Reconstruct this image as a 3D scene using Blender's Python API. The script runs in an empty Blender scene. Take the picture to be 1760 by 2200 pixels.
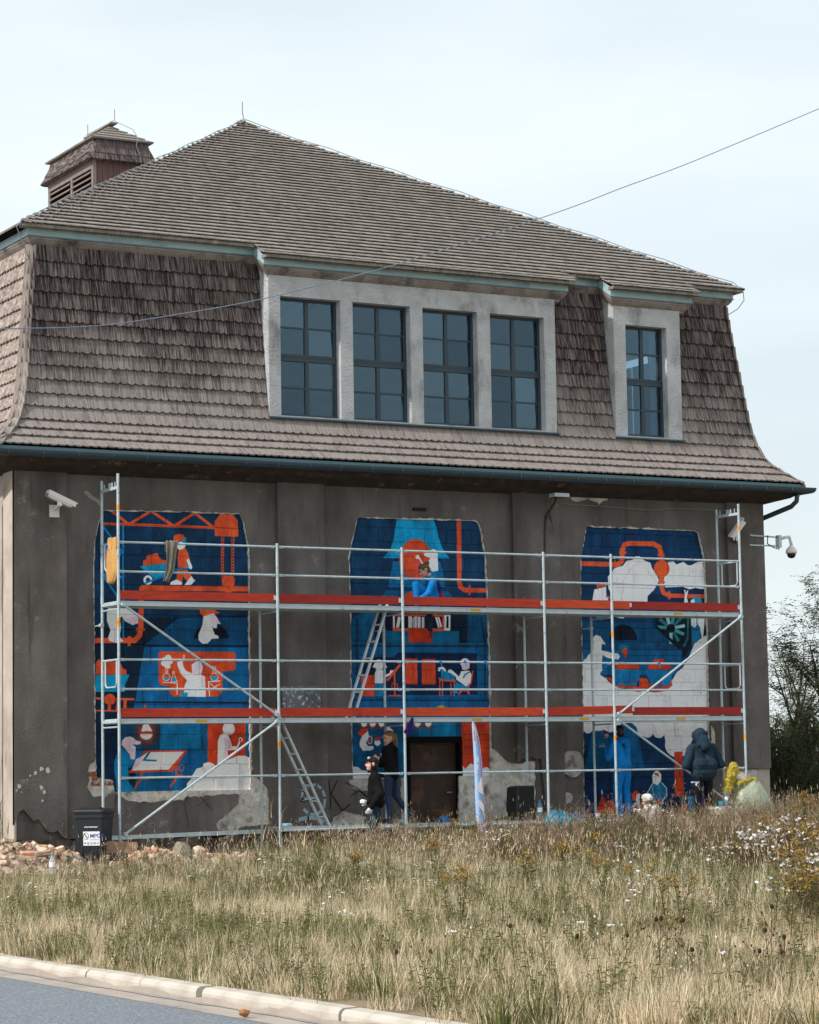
import bpy, bmesh, math, random
import numpy as np
from mathutils import Vector, Matrix
from mathutils.geometry import tessellate_polygon
rnd = random.Random(11)
SC = bpy.context.scene
COL = SC.collection
R_ = math.radians

# ------------------------------------------------------------------ camera
F_PX = 5528.353
YAW, PITCH, ROLL = 0.50604025, 0.10206346, -0.01679187
CAM = Vector((-16.7811964, -41.5496889, 0.96256574))
def _axes():
    f = Vector((math.sin(YAW) * math.cos(PITCH), math.cos(YAW) * math.cos(PITCH), math.sin(PITCH)))
    r = Vector((math.cos(YAW), -math.sin(YAW), 0)); u = r.cross(f)
    return (r * math.cos(ROLL) + u * math.sin(ROLL), u * math.cos(ROLL) - r * math.sin(ROLL), f)
CR, CU, CF = _axes()
cam_d = bpy.data.cameras.new('camera'); cam = bpy.data.objects.new('camera', cam_d); COL.objects.link(cam)
cam_d.sensor_fit = 'HORIZONTAL'; cam_d.sensor_width = 36.0; cam_d.lens = 36.0 * F_PX / 1760.0
cam_d.clip_start = 0.5; cam_d.clip_end = 3000
cam.matrix_world = Matrix(((CR.x, CU.x, -CF.x, CAM.x), (CR.y, CU.y, -CF.y, CAM.y), (CR.z, CU.z, -CF.z, CAM.z), (0, 0, 0, 1)))
SC.camera = cam

# ------------------------------------------------------------------ light
SUN_EL, SUN_AZ = R_(38), R_(-94)      # azimuth from +Y towards +X: the sun stands to the left, a touch in front of the facade
sdir = Vector((math.sin(SUN_AZ) * math.cos(SUN_EL), math.cos(SUN_AZ) * math.cos(SUN_EL), math.sin(SUN_EL)))
sun_d = bpy.data.lights.new('sun', 'SUN'); sun_d.energy = 2.5; sun_d.angle = R_(2.5); sun_d.color = (1.0, 0.955, 0.90)
sun = bpy.data.objects.new('sun', sun_d); COL.objects.link(sun)
sun.rotation_euler = (-sdir).to_track_quat('-Z', 'Y').to_euler()
W = bpy.data.worlds.new('World'); SC.world = W; W.use_nodes = True
nt = W.node_tree; nt.nodes.clear()
wo = nt.nodes.new('ShaderNodeOutputWorld'); bg = nt.nodes.new('ShaderNodeBackground')
sky = nt.nodes.new('ShaderNodeTexSky'); sky.sky_type = 'NISHITA'; sky.sun_disc = False
sky.sun_elevation = SUN_EL; sky.sun_rotation = SUN_AZ; sky.air_density = 1.0; sky.dust_density = 3.0; sky.ozone_density = 1.5
tc = nt.nodes.new('ShaderNodeTexCoord'); mp = nt.nodes.new('ShaderNodeMapping'); mp.inputs['Scale'].default_value = (1.4, 1.4, 6.5)
no = nt.nodes.new('ShaderNodeTexNoise'); no.inputs['Scale'].default_value = 1.7; no.inputs['Detail'].default_value = 6; no.inputs['Roughness'].default_value = 0.5
ra = nt.nodes.new('ShaderNodeMapRange'); ra.inputs['From Min'].default_value = 0.3; ra.inputs['From Max'].default_value = 0.72
ra.inputs['To Min'].default_value = 0.62; ra.inputs['To Max'].default_value = 0.97
mx = nt.nodes.new('ShaderNodeMix'); mx.data_type = 'RGBA'
mx.inputs['B'].default_value = (6.9, 7.55, 7.7, 1)         # thin high overcast, the same over the whole sky
nt.links.new(tc.outputs['Generated'], mp.inputs['Vector']); nt.links.new(mp.outputs['Vector'], no.inputs['Vector'])
nt.links.new(no.outputs['Fac'], ra.inputs['Value']); nt.links.new(ra.outputs['Result'], mx.inputs['Factor'])
nt.links.new(sky.outputs['Color'], mx.inputs['A']); nt.links.new(mx.outputs['Result'], bg.inputs['Color'])
bg.inputs['Strength'].default_value = 0.1
nt.links.new(bg.outputs['Background'], wo.inputs['Surface'])
SC.view_settings.view_transform = 'Standard'; SC.view_settings.look = 'None'
SC.view_settings.exposure = 0.54; SC.view_settings.gamma = 1.0; SC.view_settings.use_curve_mapping = False

# ------------------------------------------------------------------ helpers
def at(px, py, y=None, x=None, z=None):
    """point of the place where the sight line of a photo pixel meets a plane y=, x= or z="""
    d = CF + CR * ((px - 880) / F_PX) - CU * ((py - 1100) / F_PX)
    if y is not None: t = (y - CAM.y) / d.y
    elif x is not None: t = (x - CAM.x) / d.x
    else: t = (z - CAM.z) / d.z
    return CAM + d * t
def zm(ox, oy, s): return lambda x, y: (ox + x / s, oy + y / s)

def lin(c):
    return tuple((v / 255 / 12.92) if v / 255 <= 0.04045 else ((v / 255 + 0.055) / 1.055) ** 2.4 for v in c)

def nd(t, kind, **kw):
    n = t.nodes.new(kind)
    for k, v in kw.items():
        if k in n.inputs: n.inputs[k].default_value = v
        else: setattr(n, k, v)
    return n

def mat(name, col, rough=0.8, spec=0.3, metal=0.0, vary=0.18, scale=6.0, stretch=(1, 1, 1), bump=0.0, bscale=80.0, bstretch=None,
        col2=None, detail=6, each=0.0, stain=None, stain_scale=1.0, stain_lo=0.5, stain_hi=0.65, transmission=0.0, bdist=0.01, stain_stretch=(1, 1, 1), extra=()):
    """procedural principled material: noise between two tones, optional per-object tone, stains and bump"""
    m = bpy.data.materials.new(name); m.use_nodes = True; t = m.node_tree; L = t.links
    b = t.nodes['Principled BSDF']
    b.inputs['Roughness'].default_value = rough; b.inputs['Metallic'].default_value = metal
    b.inputs['Specular IOR Level'].default_value = spec
    if transmission: b.inputs['Transmission Weight'].default_value = transmission
    tcn = nd(t, 'ShaderNodeTexCoord'); mpn = nd(t, 'ShaderNodeMapping'); mpn.inputs['Scale'].default_value = stretch
    oi = nd(t, 'ShaderNodeObjectInfo'); gi = nd(t, 'ShaderNodeNewGeometry')
    off = nd(t, 'ShaderNodeMath', operation='MULTIPLY'); off.inputs[1].default_value = 37.0
    add = nd(t, 'ShaderNodeVectorMath', operation='ADD')
    addr = nd(t, 'ShaderNodeMath', operation='ADD')
    L.new(oi.outputs['Random'], addr.inputs[0]); L.new(gi.outputs['Random Per Island'], addr.inputs[1])
    frac = nd(t, 'ShaderNodeMath', operation='FRACT'); L.new(addr.outputs[0], frac.inputs[0])
    L.new(tcn.outputs['Object'], add.inputs[0])
    if each:
        L.new(frac.outputs[0], off.inputs[0]); L.new(off.outputs[0], add.inputs[1])
    L.new(add.outputs[0], mpn.inputs['Vector'])
    n1 = nd(t, 'ShaderNodeTexNoise', Scale=scale, Detail=detail, Roughness=0.6); L.new(mpn.outputs[0], n1.inputs['Vector'])
    ramp = nd(t, 'ShaderNodeValToRGB'); c2 = col2 or tuple(min(1, c * (1 + vary)) for c in col)
    c1 = col if col2 else tuple(c * (1 - vary) for c in col)
    ramp.color_ramp.elements[0].position = 0.3; ramp.color_ramp.elements[1].position = 0.7
    ramp.color_ramp.elements[0].color = (*c1, 1); ramp.color_ramp.elements[1].color = (*c2, 1)
    L.new(n1.outputs['Fac'], ramp.inputs['Fac']); out = ramp.outputs['Color']
    if each:
        mr = nd(t, 'ShaderNodeMapRange'); mr.inputs['To Min'].default_value = 1 - each; mr.inputs['To Max'].default_value = 1 + each
        L.new(frac.outputs[0], mr.inputs['Value'])
        mu = nd(t, 'ShaderNodeVectorMath', operation='SCALE'); L.new(out, mu.inputs[0]); L.new(mr.outputs[0], mu.inputs['Scale']); out = mu.outputs[0]
    for stain, stain_scale, stain_stretch, stain_lo, stain_hi in ([(stain, stain_scale, stain_stretch, stain_lo, stain_hi)] if stain else []) + list(extra):
        smp = nd(t, 'ShaderNodeMapping'); smp.inputs['Scale'].default_value = stain_stretch; L.new(tcn.outputs['Object'], smp.inputs['Vector'])
        sn = nd(t, 'ShaderNodeTexNoise', Scale=stain_scale, Detail=8, Roughness=0.65); L.new(smp.outputs[0], sn.inputs['Vector'])
        sr = nd(t, 'ShaderNodeMapRange'); sr.inputs['From Min'].default_value = stain_lo; sr.inputs['From Max'].default_value = stain_hi
        L.new(sn.outputs['Fac'], sr.inputs['Value'])
        sm = nd(t, 'ShaderNodeMix', data_type='RGBA'); sm.inputs['B'].default_value = (*stain, 1)
        L.new(sr.outputs[0], sm.inputs['Factor']); L.new(out, sm.inputs['A']); out = sm.outputs['Result']
    L.new(out, b.inputs['Base Color'])
    if bump:
        bm_ = nd(t, 'ShaderNodeMapping'); bm_.inputs['Scale'].default_value = bstretch or (1, 1, 1); L.new(add.outputs[0], bm_.inputs['Vector'])
        n2 = nd(t, 'ShaderNodeTexNoise', Scale=bscale, Detail=4, Roughness=0.6); L.new(bm_.outputs[0], n2.inputs['Vector'])
        bp = nd(t, 'ShaderNodeBump', Strength=bump, Distance=bdist); L.new(n2.outputs['Fac'], bp.inputs['Height'])
        L.new(bp.outputs['Normal'], b.inputs['Normal'])
    return m

class MB:
    """collects faces; build() links them as ONE mesh object"""
    def __init__(s): s.v = []; s.f = []; s.m = []
    def add(s, vs, fs, mi=0):
        o = len(s.v); s.v += [tuple(v) for v in vs]; s.f += [tuple(i + o for i in f) for f in fs]; s.m += [mi] * len(fs); return s
    def box(s, x0, x1, y0, y1, z0, z1, mi=0, M=None):
        vs = [Vector((x, y, z)) for x in (x0, x1) for y in (y0, y1) for z in (z0, z1)]
        if M is not None: vs = [M @ v for v in vs]
        return s.add(vs, [(0, 1, 3, 2), (4, 6, 7, 5), (0, 4, 5, 1), (2, 3, 7, 6), (0, 2, 6, 4), (1, 5, 7, 3)], mi)
    def bar(s, a, b, w, h=None, up=(0, 0, 1), mi=0):
        """rectangular bar from a to b"""
        a, b = Vector(a), Vector(b); h = h or w; d = (b - a).normalized(); up = Vector(up)
        if abs(d.dot(up)) > 0.95: up = Vector((0, 1, 0))
        sx = d.cross(up).normalized() * w / 2; sz = sx.cross(d).normalized() * h / 2
        vs = [p + i * sx + j * sz for p in (a, b) for i, j in ((-1, -1), (1, -1), (1, 1), (-1, 1))]
        return s.add(vs, [(3, 2, 1, 0), (4, 5, 6, 7), (0, 1, 5, 4), (1, 2, 6, 5), (2, 3, 7, 6), (3, 0, 4, 7)], mi)
    def tube(s, pts, r, n=8, mi=0, caps=True, closed=False):
        pts = [Vector(p) for p in pts]; k = len(pts); rs = r if isinstance(r, (list, tuple)) else [r] * k
        rings = []; prev = None
        for i, p in enumerate(pts):
            if closed: d = pts[(i + 1) % k] - pts[i - 1]
            else: d = pts[min(i + 1, k - 1)] - pts[max(i - 1, 0)]
            d = d.normalized() if d.length > 1e-9 else Vector((0, 0, 1))
            if prev is None:
                ref = Vector((0, 0, 1)) if abs(d.z) < 0.9 else Vector((1, 0, 0)); u = d.cross(ref).normalized()
            else: u = (prev - d * prev.dot(d)).normalized()
            prev = u; w = d.cross(u)
            rings.append([p + (u * math.cos(2 * math.pi * j / n) + w * math.sin(2 * math.pi * j / n)) * rs[i] for j in range(n)])
        vs = [v for rg in rings for v in rg]; fs = []
        for i in range(k if closed else k - 1):
            i2 = (i + 1) % k
            for j in range(n): fs.append((i * n + j, i * n + (j + 1) % n, i2 * n + (j + 1) % n, i2 * n + j))
        if caps and not closed:
            fs.append(tuple(range(n - 1, -1, -1))); fs.append(tuple((k - 1) * n + j for j in range(n)))
        return s.add(vs, fs, mi)
    def lathe(s, prof, c=(0, 0, 0), n=16, mi=0, M=None):
        """profile of (r, z) about the z axis at c"""
        vs = []; fs = []; k = len(prof)
        for r, z in prof:
            for j in range(n):
                a = 2 * math.pi * j / n; v = Vector((r * math.cos(a), r * math.sin(a), z))
                vs.append((M @ v if M is not None else v) + Vector(c))
        for i in range(k - 1):
            for j in range(n): fs.append((i * n + j, i * n + (j + 1) % n, (i + 1) * n + (j + 1) % n, (i + 1) * n + j))
        if prof[0][0] > 1e-6: fs.append(tuple(range(n - 1, -1, -1)))
        if prof[-1][0] > 1e-6: fs.append(tuple((k - 1) * n + j for j in range(n)))
        return s.add(vs, fs, mi)
    def ball(s, c, r, n=10, k=6, mi=0, M=None):
        rr = r if isinstance(r, (tuple, list)) else (r, r, r); vs = []; fs = []
        for i in range(k + 1):
            th = math.pi * i / k
            for j in range(n):
                a = 2 * math.pi * j / n
                v = Vector((rr[0] * math.sin(th) * math.cos(a), rr[1] * math.sin(th) * math.sin(a), rr[2] * math.cos(th)))
                vs.append((M @ v if M is not None else v) + Vector(c))
        for i in range(k):
            for j in range(n): fs.append((i * n + j, (i + 1) * n + j, (i + 1) * n + (j + 1) % n, i * n + (j + 1) % n))
        return s.add(vs, fs, mi)
    def cap(s, a, b, ra, rb, n=10, mi=0):
        """capsule with tapering radius"""
        a, b = Vector(a), Vector(b); d = b - a
        if d.length < 1e-6: d = Vector((0, 0, 1e-4))
        d.normalize(); pts = []; rs = []
        for i in range(0, 4):
            th = math.pi / 2 * (1 - i / 3.0) ; pts.append(a - d * ra * math.sin(th)); rs.append(max(ra * math.cos(th), ra * 0.02))
        for i in range(0, 4):
            th = math.pi / 2 * i / 3.0; pts.append(b + d * rb * math.sin(th)); rs.append(max(rb * math.cos(th), rb * 0.02))
        return s.tube(pts, rs, n, mi)
    def plate(s, outline, n, t, mi=0):
        """flat outline (3D points, planar) given thickness t towards -n; front faces n"""
        pts = [Vector(p) for p in outline]; n = Vector(n).normalized(); k = len(pts)
        tris = tessellate_polygon([pts]); back = [p - n * t for p in pts]; fs = []
        for a, b, c in tris:
            nn = (pts[b] - pts[a]).cross(pts[c] - pts[a])
            if nn.length < 1e-14: continue
            if nn.dot(n) < 0: a, b, c = a, c, b
            fs.append((a, b, c)); fs.append((c + k, b + k, a + k))
        for i in range(k): fs.append((i, i + k, (i + 1) % k + k, (i + 1) % k))
        return s.add(pts + back, fs, mi)
    def build(s, name, mats, parent=None, smooth=False, fix=True, label=None):
        me = bpy.data.meshes.new(name); me.from_pydata(s.v, [], s.f)
        for m in (mats if isinstance(mats, (list, tuple)) else [mats]): me.materials.append(m)
        me.polygons.foreach_set('material_index', s.m)
        if smooth: me.polygons.foreach_set('use_smooth', [True] * len(me.polygons))
        if fix:
            bm = bmesh.new(); bm.from_mesh(me); bmesh.ops.recalc_face_normals(bm, faces=bm.faces); bm.to_mesh(me); bm.free()
        me.update()
        o = bpy.data.objects.new(name, me); COL.objects.link(o)
        if parent is not None: o.parent = parent
        if label: o['label'] = label
        return o
def tag(o, label=None, cat=None, group=None, kind=None):
    if label: o['label'] = label
    if cat: o['category'] = cat
    if group: o['group'] = group
    if kind: o['kind'] = kind
    return o
def empty(name, label, cat, loc=(0, 0, 0), group=None):
    o = bpy.data.objects.new(name, None); COL.objects.link(o); o.empty_display_size = 0.2
    return tag(o, label, cat, group)           # origin at the world origin: parts hold world coordinates
def stuff_part(o): o['kind'] = 'stuff'; return o
def copy_tree(src, M, label=None, group=None):
    """a thing with its parts and sub-parts, moved by matrix M"""
    def cp(o, par):
        c = o.copy(); COL.objects.link(c); c.parent = par
        for ch in list(o.children): cp(ch, c)
        return c
    c = cp(src, None); c.matrix_world = M
    if label: c['label'] = label
    if group: c['group'] = group
    return c
def sweep(path, prof, closed=False, mi=0, mb=None):
    """profile (outward offset, up) along a plan path of (x, y, z); outward = right of the direction of travel... mitred"""
    mb = mb or MB(); P = [Vector(p) for p in path]; k = len(P); m = len(prof); vs = []
    for i, p in enumerate(P):
        ns = []
        for a, b in ((i - 1, i), (i, i + 1)):
            if not closed and (a < 0 or b >= k): continue
            d = (P[b % k] - P[a % k]); d.z = 0; d.normalize(); ns.append(Vector((d.y, -d.x, 0)))
        if len(ns) == 1: off = ns[0]
        else:
            off = (ns[0] + ns[1]); off = off / max(0.2, off.dot(ns[0]))
        for o, h in prof: vs.append(p + off * o + Vector((0, 0, h)))
    fs = []
    for i in range(k if closed else k - 1):
        i2 = (i + 1) % k
        for j in range(m): fs.append((i * m + j, i * m + (j + 1) % m, i2 * m + (j + 1) % m, i2 * m + j))
    if not closed: fs.append(tuple(range(m))); fs.append(tuple((k - 1) * m + j for j in range(m - 1, -1, -1)))
    return mb.add(vs, fs, mi)
def sheet_with_holes(outer, holes, y0, depth, jag=0.0):
    """wall sheet in the XZ plane at y0 with holes; edges run back by depth. -> MB"""
    bm = bmesh.new(); loops = []
    for lp in [outer] + holes:
        vs = [bm.verts.new((x, y0, z)) for x, z in lp]; loops.append(vs)
        for i in range(len(vs)): bm.edges.new((vs[i], vs[(i + 1) % len(vs)]))
    bmesh.ops.triangle_fill(bm, edges=bm.edges[:], use_beauty=True, use_dissolve=False, normal=(0, -1, 0))
    bm.verts.ensure_lookup_table(); bm.verts.index_update()
    mb = MB(); V = [v.co.copy() for v in bm.verts]; idx = {v: i for i, v in enumerate(bm.verts)}
    def inside(x, z, lp):
        c = False; n = len(lp)
        for i in range(n):
            x1, z1 = lp[i]; x2, z2 = lp[(i + 1) % n]
            if (z1 > z) != (z2 > z) and x < (x2 - x1) * (z - z1) / (z2 - z1) + x1: c = not c
        return c
    fs = []
    for f in bm.faces:
        q = f.calc_center_median()
        if any(inside(q.x, q.z, h) for h in holes): continue
        ii = [idx[v] for v in f.verts]
        if f.normal.y > 0: ii.reverse()
        fs.append(tuple(ii))
    mb.add(V, fs)
    for vs in loops:
        k = len(vs); a = [v.co.copy() for v in vs]; b = [p + Vector((0, depth, 0)) for p in a]
        mb.add(a + b, [(i, (i + 1) % k, (i + 1) % k + k, i + k) for i in range(k)])
    bm.free(); return mb
def jagged(lp, step=0.06, amp=0.012, seed=1):
    """subdivide an outline and push its points about"""
    r = random.Random(seed); out = []
    for i in range(len(lp)):
        a = Vector(lp[i]); b = Vector(lp[(i + 1) % len(lp)]); d = b - a; n = max(1, int(d.length / step)); nn = Vector((d.y, -d.x)).normalized() if d.length > 0 else Vector((0, 0))
        for j in range(n):
            p = a + d * (j / n) + nn * r.uniform(-amp, amp); out.append((p.x, p.y))
    return out
# ------------------------------------------------------------------ materials
def S(r, g, b): return lin((r, g, b))
M_plaster = mat('roughcast_plaster', S(113, 107, 104), 0.95, 0.1, vary=0.22, scale=1.3, bump=1.0, bscale=34, bdist=0.022, extra=[(S(62, 56, 55), 1.0, (4.5, 1, .42), .60, .76), (S(150, 143, 139), 1.0, (9, 1, .5), .70, .76), (S(134, 126, 120), 2.6, (1, 1, 1), .62, .68)], stain=S(74, 67, 65), stain_scale=0.9, stain_stretch=(1.1, 1, 0.26), stain_lo=0.42, stain_hi=0.72)
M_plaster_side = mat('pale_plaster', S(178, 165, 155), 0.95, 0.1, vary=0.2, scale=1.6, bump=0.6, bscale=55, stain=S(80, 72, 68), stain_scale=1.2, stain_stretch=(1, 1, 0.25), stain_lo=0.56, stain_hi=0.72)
M_coat = mat('bare_render', S(206, 199, 191), 0.97, 0.1, vary=0.3, scale=5, bump=1.0, bscale=18, bdist=0.03, stain=S(128, 120, 112), stain_scale=3.5, stain_lo=0.52, stain_hi=0.66)
M_plinth = mat('old_concrete', S(98, 90, 84), 0.97, 0.1, vary=0.35, scale=3, bump=1.0, bscale=9, bdist=0.05, stain=S(58, 52, 48), stain_scale=2.5, stain_lo=0.45, stain_hi=0.65)
M_lime = mat('lime_render_lump', S(176, 170, 164), 0.95, 0.1, vary=0.15, scale=7, bump=1.0, bscale=14, bdist=0.03, stain=S(120, 112, 104), stain_scale=4)
M_dorm = mat('dormer_plaster', S(187, 188, 190), 0.95, 0.1, vary=0.14, scale=3, bump=1.0, bscale=24, bdist=0.035, stain=S(118, 116, 116), stain_scale=1.6, stain_stretch=(1, 1, 0.6), stain_lo=0.52, stain_hi=0.72)
M_corn = mat('cornice_render', S(146, 136, 130), 0.95, 0.1, vary=0.2, scale=4, bump=0.7, bscale=40, stain=S(84, 78, 76), stain_scale=2.2, stain_lo=0.48, stain_hi=0.66)
M_fascia = mat('painted_sheet_metal', S(162, 186, 190), 0.55, 0.4, vary=0.06, scale=1.5, stain=S(128, 150, 156), stain_scale=1.3, stain_stretch=(1, 1, 2))
M_gutter = mat('gutter_metal', S(44, 62, 72), 0.4, 0.5, vary=0.1, scale=2)
M_flash = mat('flashing_metal', S(92, 122, 134), 0.45, 0.5, vary=0.08, scale=2)
M_bracket = mat('gutter_strap_metal', S(70, 92, 102), 0.45, 0.5)
M_soffit = mat('soffit_render', S(70, 62, 58), 0.95, 0.1, vary=0.3, scale=4, bump=0.6, bscale=20, stain=S(120, 104, 92), stain_scale=3, stain_lo=0.6, stain_hi=0.66)
M_frame = mat('window_frame_paint', S(50, 66, 76), 0.5, 0.4, vary=0.06)
M_sill = mat('sill_metal', S(66, 88, 98), 0.5, 0.4, vary=0.08)
M_room = mat('room_wall', S(120, 128, 138), 0.9, 0.1, vary=0.05)
M_cup = mat('cupola_boards', S(104, 82, 78), 0.85, 0.2, vary=0.25, scale=5, stretch=(5, 5, 0.4))
M_louvre = mat('louvre_wood', S(132, 120, 114), 0.85, 0.2, vary=0.2, scale=6)
M_dark = mat('dark_void', S(26, 24, 24), 0.95, 0.05)
M_rust = mat('rusty_steel', S(62, 46, 38), 0.7, 0.35, vary=0.35, scale=3, stain=S(116, 74, 48), stain_scale=3, stain_lo=0.54, stain_hi=0.75, bump=0.2)
M_wire = mat('conductor_wire', S(130, 136, 150), 0.5, 0.4)

def wood_shingle(name, c_dark, c_light, c_moss, moss_lo, moss_hi, moss_scale=0.7, band=None, tone=0.24, grain=3.0):
    """weathered shingle: fine grain along the slope, each shingle its own tone, grey weathering and moss in patches"""
    m = bpy.data.materials.new(name); m.use_nodes = True; t = m.node_tree; L = t.links
    b = t.nodes['Principled BSDF']; b.inputs['Roughness'].default_value = 0.85; b.inputs['Specular IOR Level'].default_value = 0.2
    g = nd(t, 'ShaderNodeNewGeometry'); oi = nd(t, 'ShaderNodeObjectInfo')
    ad = nd(t, 'ShaderNodeMath', operation='ADD'); L.new(g.outputs['Random Per Island'], ad.inputs[0]); L.new(oi.outputs['Random'], ad.inputs[1])
    fr = nd(t, 'ShaderNodeMath', operation='FRACT'); L.new(ad.outputs[0], fr.inputs[0])
    mpp = nd(t, 'ShaderNodeMapping'); mpp.inputs['Scale'].default_value = (46, 4, 2.2)
    sh = nd(t, 'ShaderNodeMath', operation='MULTIPLY'); sh.inputs[1].default_value = 9.0; L.new(fr.outputs[0], sh.inputs[0])
    av = nd(t, 'ShaderNodeVectorMath', operation='ADD'); L.new(g.outputs['Position'], av.inputs[0]); L.new(sh.outputs[0], av.inputs[1])
    L.new(av.outputs[0], mpp.inputs['Vector'])
    n1 = nd(t, 'ShaderNodeTexNoise', Scale=1.0, Detail=5, Roughness=0.65); L.new(mpp.outputs[0], n1.inputs['Vector'])
    # large weathering patches
    n2 = nd(t, 'ShaderNodeTexNoise', Scale=moss_scale, Detail=6, Roughness=0.6); L.new(g.outputs['Position'], n2.inputs['Vector'])
    f = nd(t, 'ShaderNodeMath', operation='MULTIPLY_ADD'); L.new(fr.outputs[0], f.inputs[0]); f.inputs[1].default_value = tone
    gr = nd(t, 'ShaderNodeMath', operation='MULTIPLY_ADD'); L.new(n1.outputs['Fac'], gr.inputs[0]); gr.inputs[1].default_value = grain; gr.inputs[2].default_value = .5 - grain * .57
    L.new(gr.outputs[0], f.inputs[2])
    mxx = nd(t, 'ShaderNodeMix', data_type='RGBA'); mxx.inputs['A'].default_value = (*c_dark, 1); mxx.inputs['B'].default_value = (*c_light, 1)
    fin = f.outputs[0]
    if band:          # paler and greyer towards the foot of the slope: (z where it starts, z where complete, amount)
        sp = nd(t, 'ShaderNodeSeparateXYZ'); L.new(g.outputs['Position'], sp.inputs[0])
        zz = nd(t, 'ShaderNodeMath', operation='MULTIPLY_ADD'); L.new(n2.outputs['Fac'], zz.inputs[0]); zz.inputs[1].default_value = 4.2; L.new(sp.outputs['Z'], zz.inputs[2])
        mr = nd(t, 'ShaderNodeMapRange'); mr.inputs['From Min'].default_value = band[0] + 2.1; mr.inputs['From Max'].default_value = band[1] + 2.1
        mr.inputs['To Min'].default_value = -0.16; mr.inputs['To Max'].default_value = band[2]; L.new(zz.outputs[0], mr.inputs['Value'])
        a2 = nd(t, 'ShaderNodeMath', operation='ADD'); L.new(fin, a2.inputs[0]); L.new(mr.outputs[0], a2.inputs[1]); a2.use_clamp = True; fin = a2.outputs[0]
    L.new(fin, mxx.inputs['Factor'])
    ms = nd(t, 'ShaderNodeMapRange'); ms.inputs['From Min'].default_value = moss_lo; ms.inputs['From Max'].default_value = moss_hi; ms.inputs['To Max'].default_value = 0.6
    n3 = nd(t, 'ShaderNodeTexNoise', Scale=0.9, Detail=7, Roughness=0.7)
    L.new(g.outputs['Position'], n3.inputs['Vector']); L.new(n3.outputs['Fac'], ms.inputs['Value'])
    m2 = nd(t, 'ShaderNodeMix', data_type='RGBA'); m2.inputs['B'].default_value = (*c_moss, 1); L.new(ms.outputs[0], m2.inputs['Factor']); L.new(mxx.outputs['Result'], m2.inputs['A'])
    L.new(m2.outputs['Result'], b.inputs['Base Color'])
    bp = nd(t, 'ShaderNodeBump', Strength=0.8, Distance=0.012); L.new(n1.outputs['Fac'], bp.inputs['Height']); L.new(bp.outputs['Normal'], b.inputs['Normal'])
    return m
M_shingle = wood_shingle('mansard_shingle_wood', S(48, 32, 35), S(150, 140, 135), S(104, 98, 80), 0.60, 0.76, band=(8.9, 7.5, 0.52))
M_shingle_side = wood_shingle('bleached_shingle_wood', S(122, 106, 99), S(184, 172, 163), S(128, 118, 96), 0.62, 0.8)  # side faces: sunlight put into the colour, a lighter copy of the mansard wood
M_roof = wood_shingle('roof_shingle_wood', S(84, 78, 74), S(172, 163, 154), S(104, 99, 80), 0.56, 0.78, tone=.26, grain=1.5)

# ------------------------------------------------------------------ building
BLD = empty('building', 'old plastered building with shingled mansard roof, dormers and three painted wall panels', 'building')
XL, XR, YB = -1.42, 14.317, 31.0
WL, WR = -1.517, 14.317            # wall corners
Z4 = zm(1480, 600, 4.146)
# mansard curve: (offset outward from the wall line, height) at the bottom of each course
ROWS = [(-.434, 10.29), (-.407, 10.025), (-.377, 9.752), (-.343, 9.466), (-.308, 9.18), (-.276, 8.936), (-.245, 8.665), (-.212, 8.399), (-.18, 8.144),
        (-.146, 7.885), (-.095, 7.628), (-.025, 7.386), (.083, 7.132), (.229, 6.947), (.414, 6.785), (.624, 6.608)]
DORM = [(3.386, 9.524), (10.88, 12.453)]
OPEN = [(3.622, 4.855), (5.112, 6.328), (6.593, 7.784), (8.066, 9.275), (11.157, 12.126)]
OZ0, OZ1 = 7.50, 9.70

# --- murals' niches (photo outlines on the wall plane)
A_ = zm(180, 1000, 3.92045); B_ = zm(180, 1380, 3.92045); C_ = zm(700, 1080, 4.3125); D_ = zm(700, 1380, 4.3125)
E_ = zm(1200, 1090, 3.75); G_ = zm(1200, 1400, 3.45); H_ = zm(560, 1500, 3.3173); K_ = zm(1060, 1560, 2.4643); T_ = zm(0, 1650, 3.92045)
def wall(pts, y=0.0): return [(lambda q: (q.x, q.z))(at(*p, y=y)) for p in pts]
N1 = wall([A_(160, 380), A_(700, 388), A_(1325, 408), A_(1350, 470), A_(1372, 600), A_(1393, 690), A_(1397, 1000), B_(1400, 100), B_(1408, 700), B_(1412, 1240),
           B_(800, 1252), B_(265, 1265), B_(250, 1160), B_(112, 1145), B_(105, 900), B_(98, 400), A_(95, 1300), A_(92, 900), A_(98, 650), A_(128, 500)])
N2 = wall([C_(300, 138), C_(700, 150), C_(1390, 165), C_(1425, 190), C_(1440, 240), C_(1462, 380), C_(1482, 470), C_(1500, 800), C_(1508, 1000), D_(1520, 0), D_(1530, 600), D_(1533, 1230),
           D_(1245, 1240), D_(1242, 1800), D_(705, 1800), D_(705, 1262), D_(258, 1262), D_(250, 900), D_(243, 500), D_(240, 150), C_(238, 1000), C_(232, 800), C_(222, 520), C_(248, 380)])
N3 = wall([E_(232, 152), E_(700, 172), E_(1115, 190), E_(1132, 205), E_(1152, 290), E_(1180, 410), E_(1190, 600), E_(1205, 1000), G_(1112, 200), G_(1120, 560), G_(1124, 900), G_(1128, 1300),
           G_(205, 1300), G_(195, 1000), G_(190, 400), G_(182, 0), E_(190, 800), E_(186, 440), E_(196, 370)])
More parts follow.
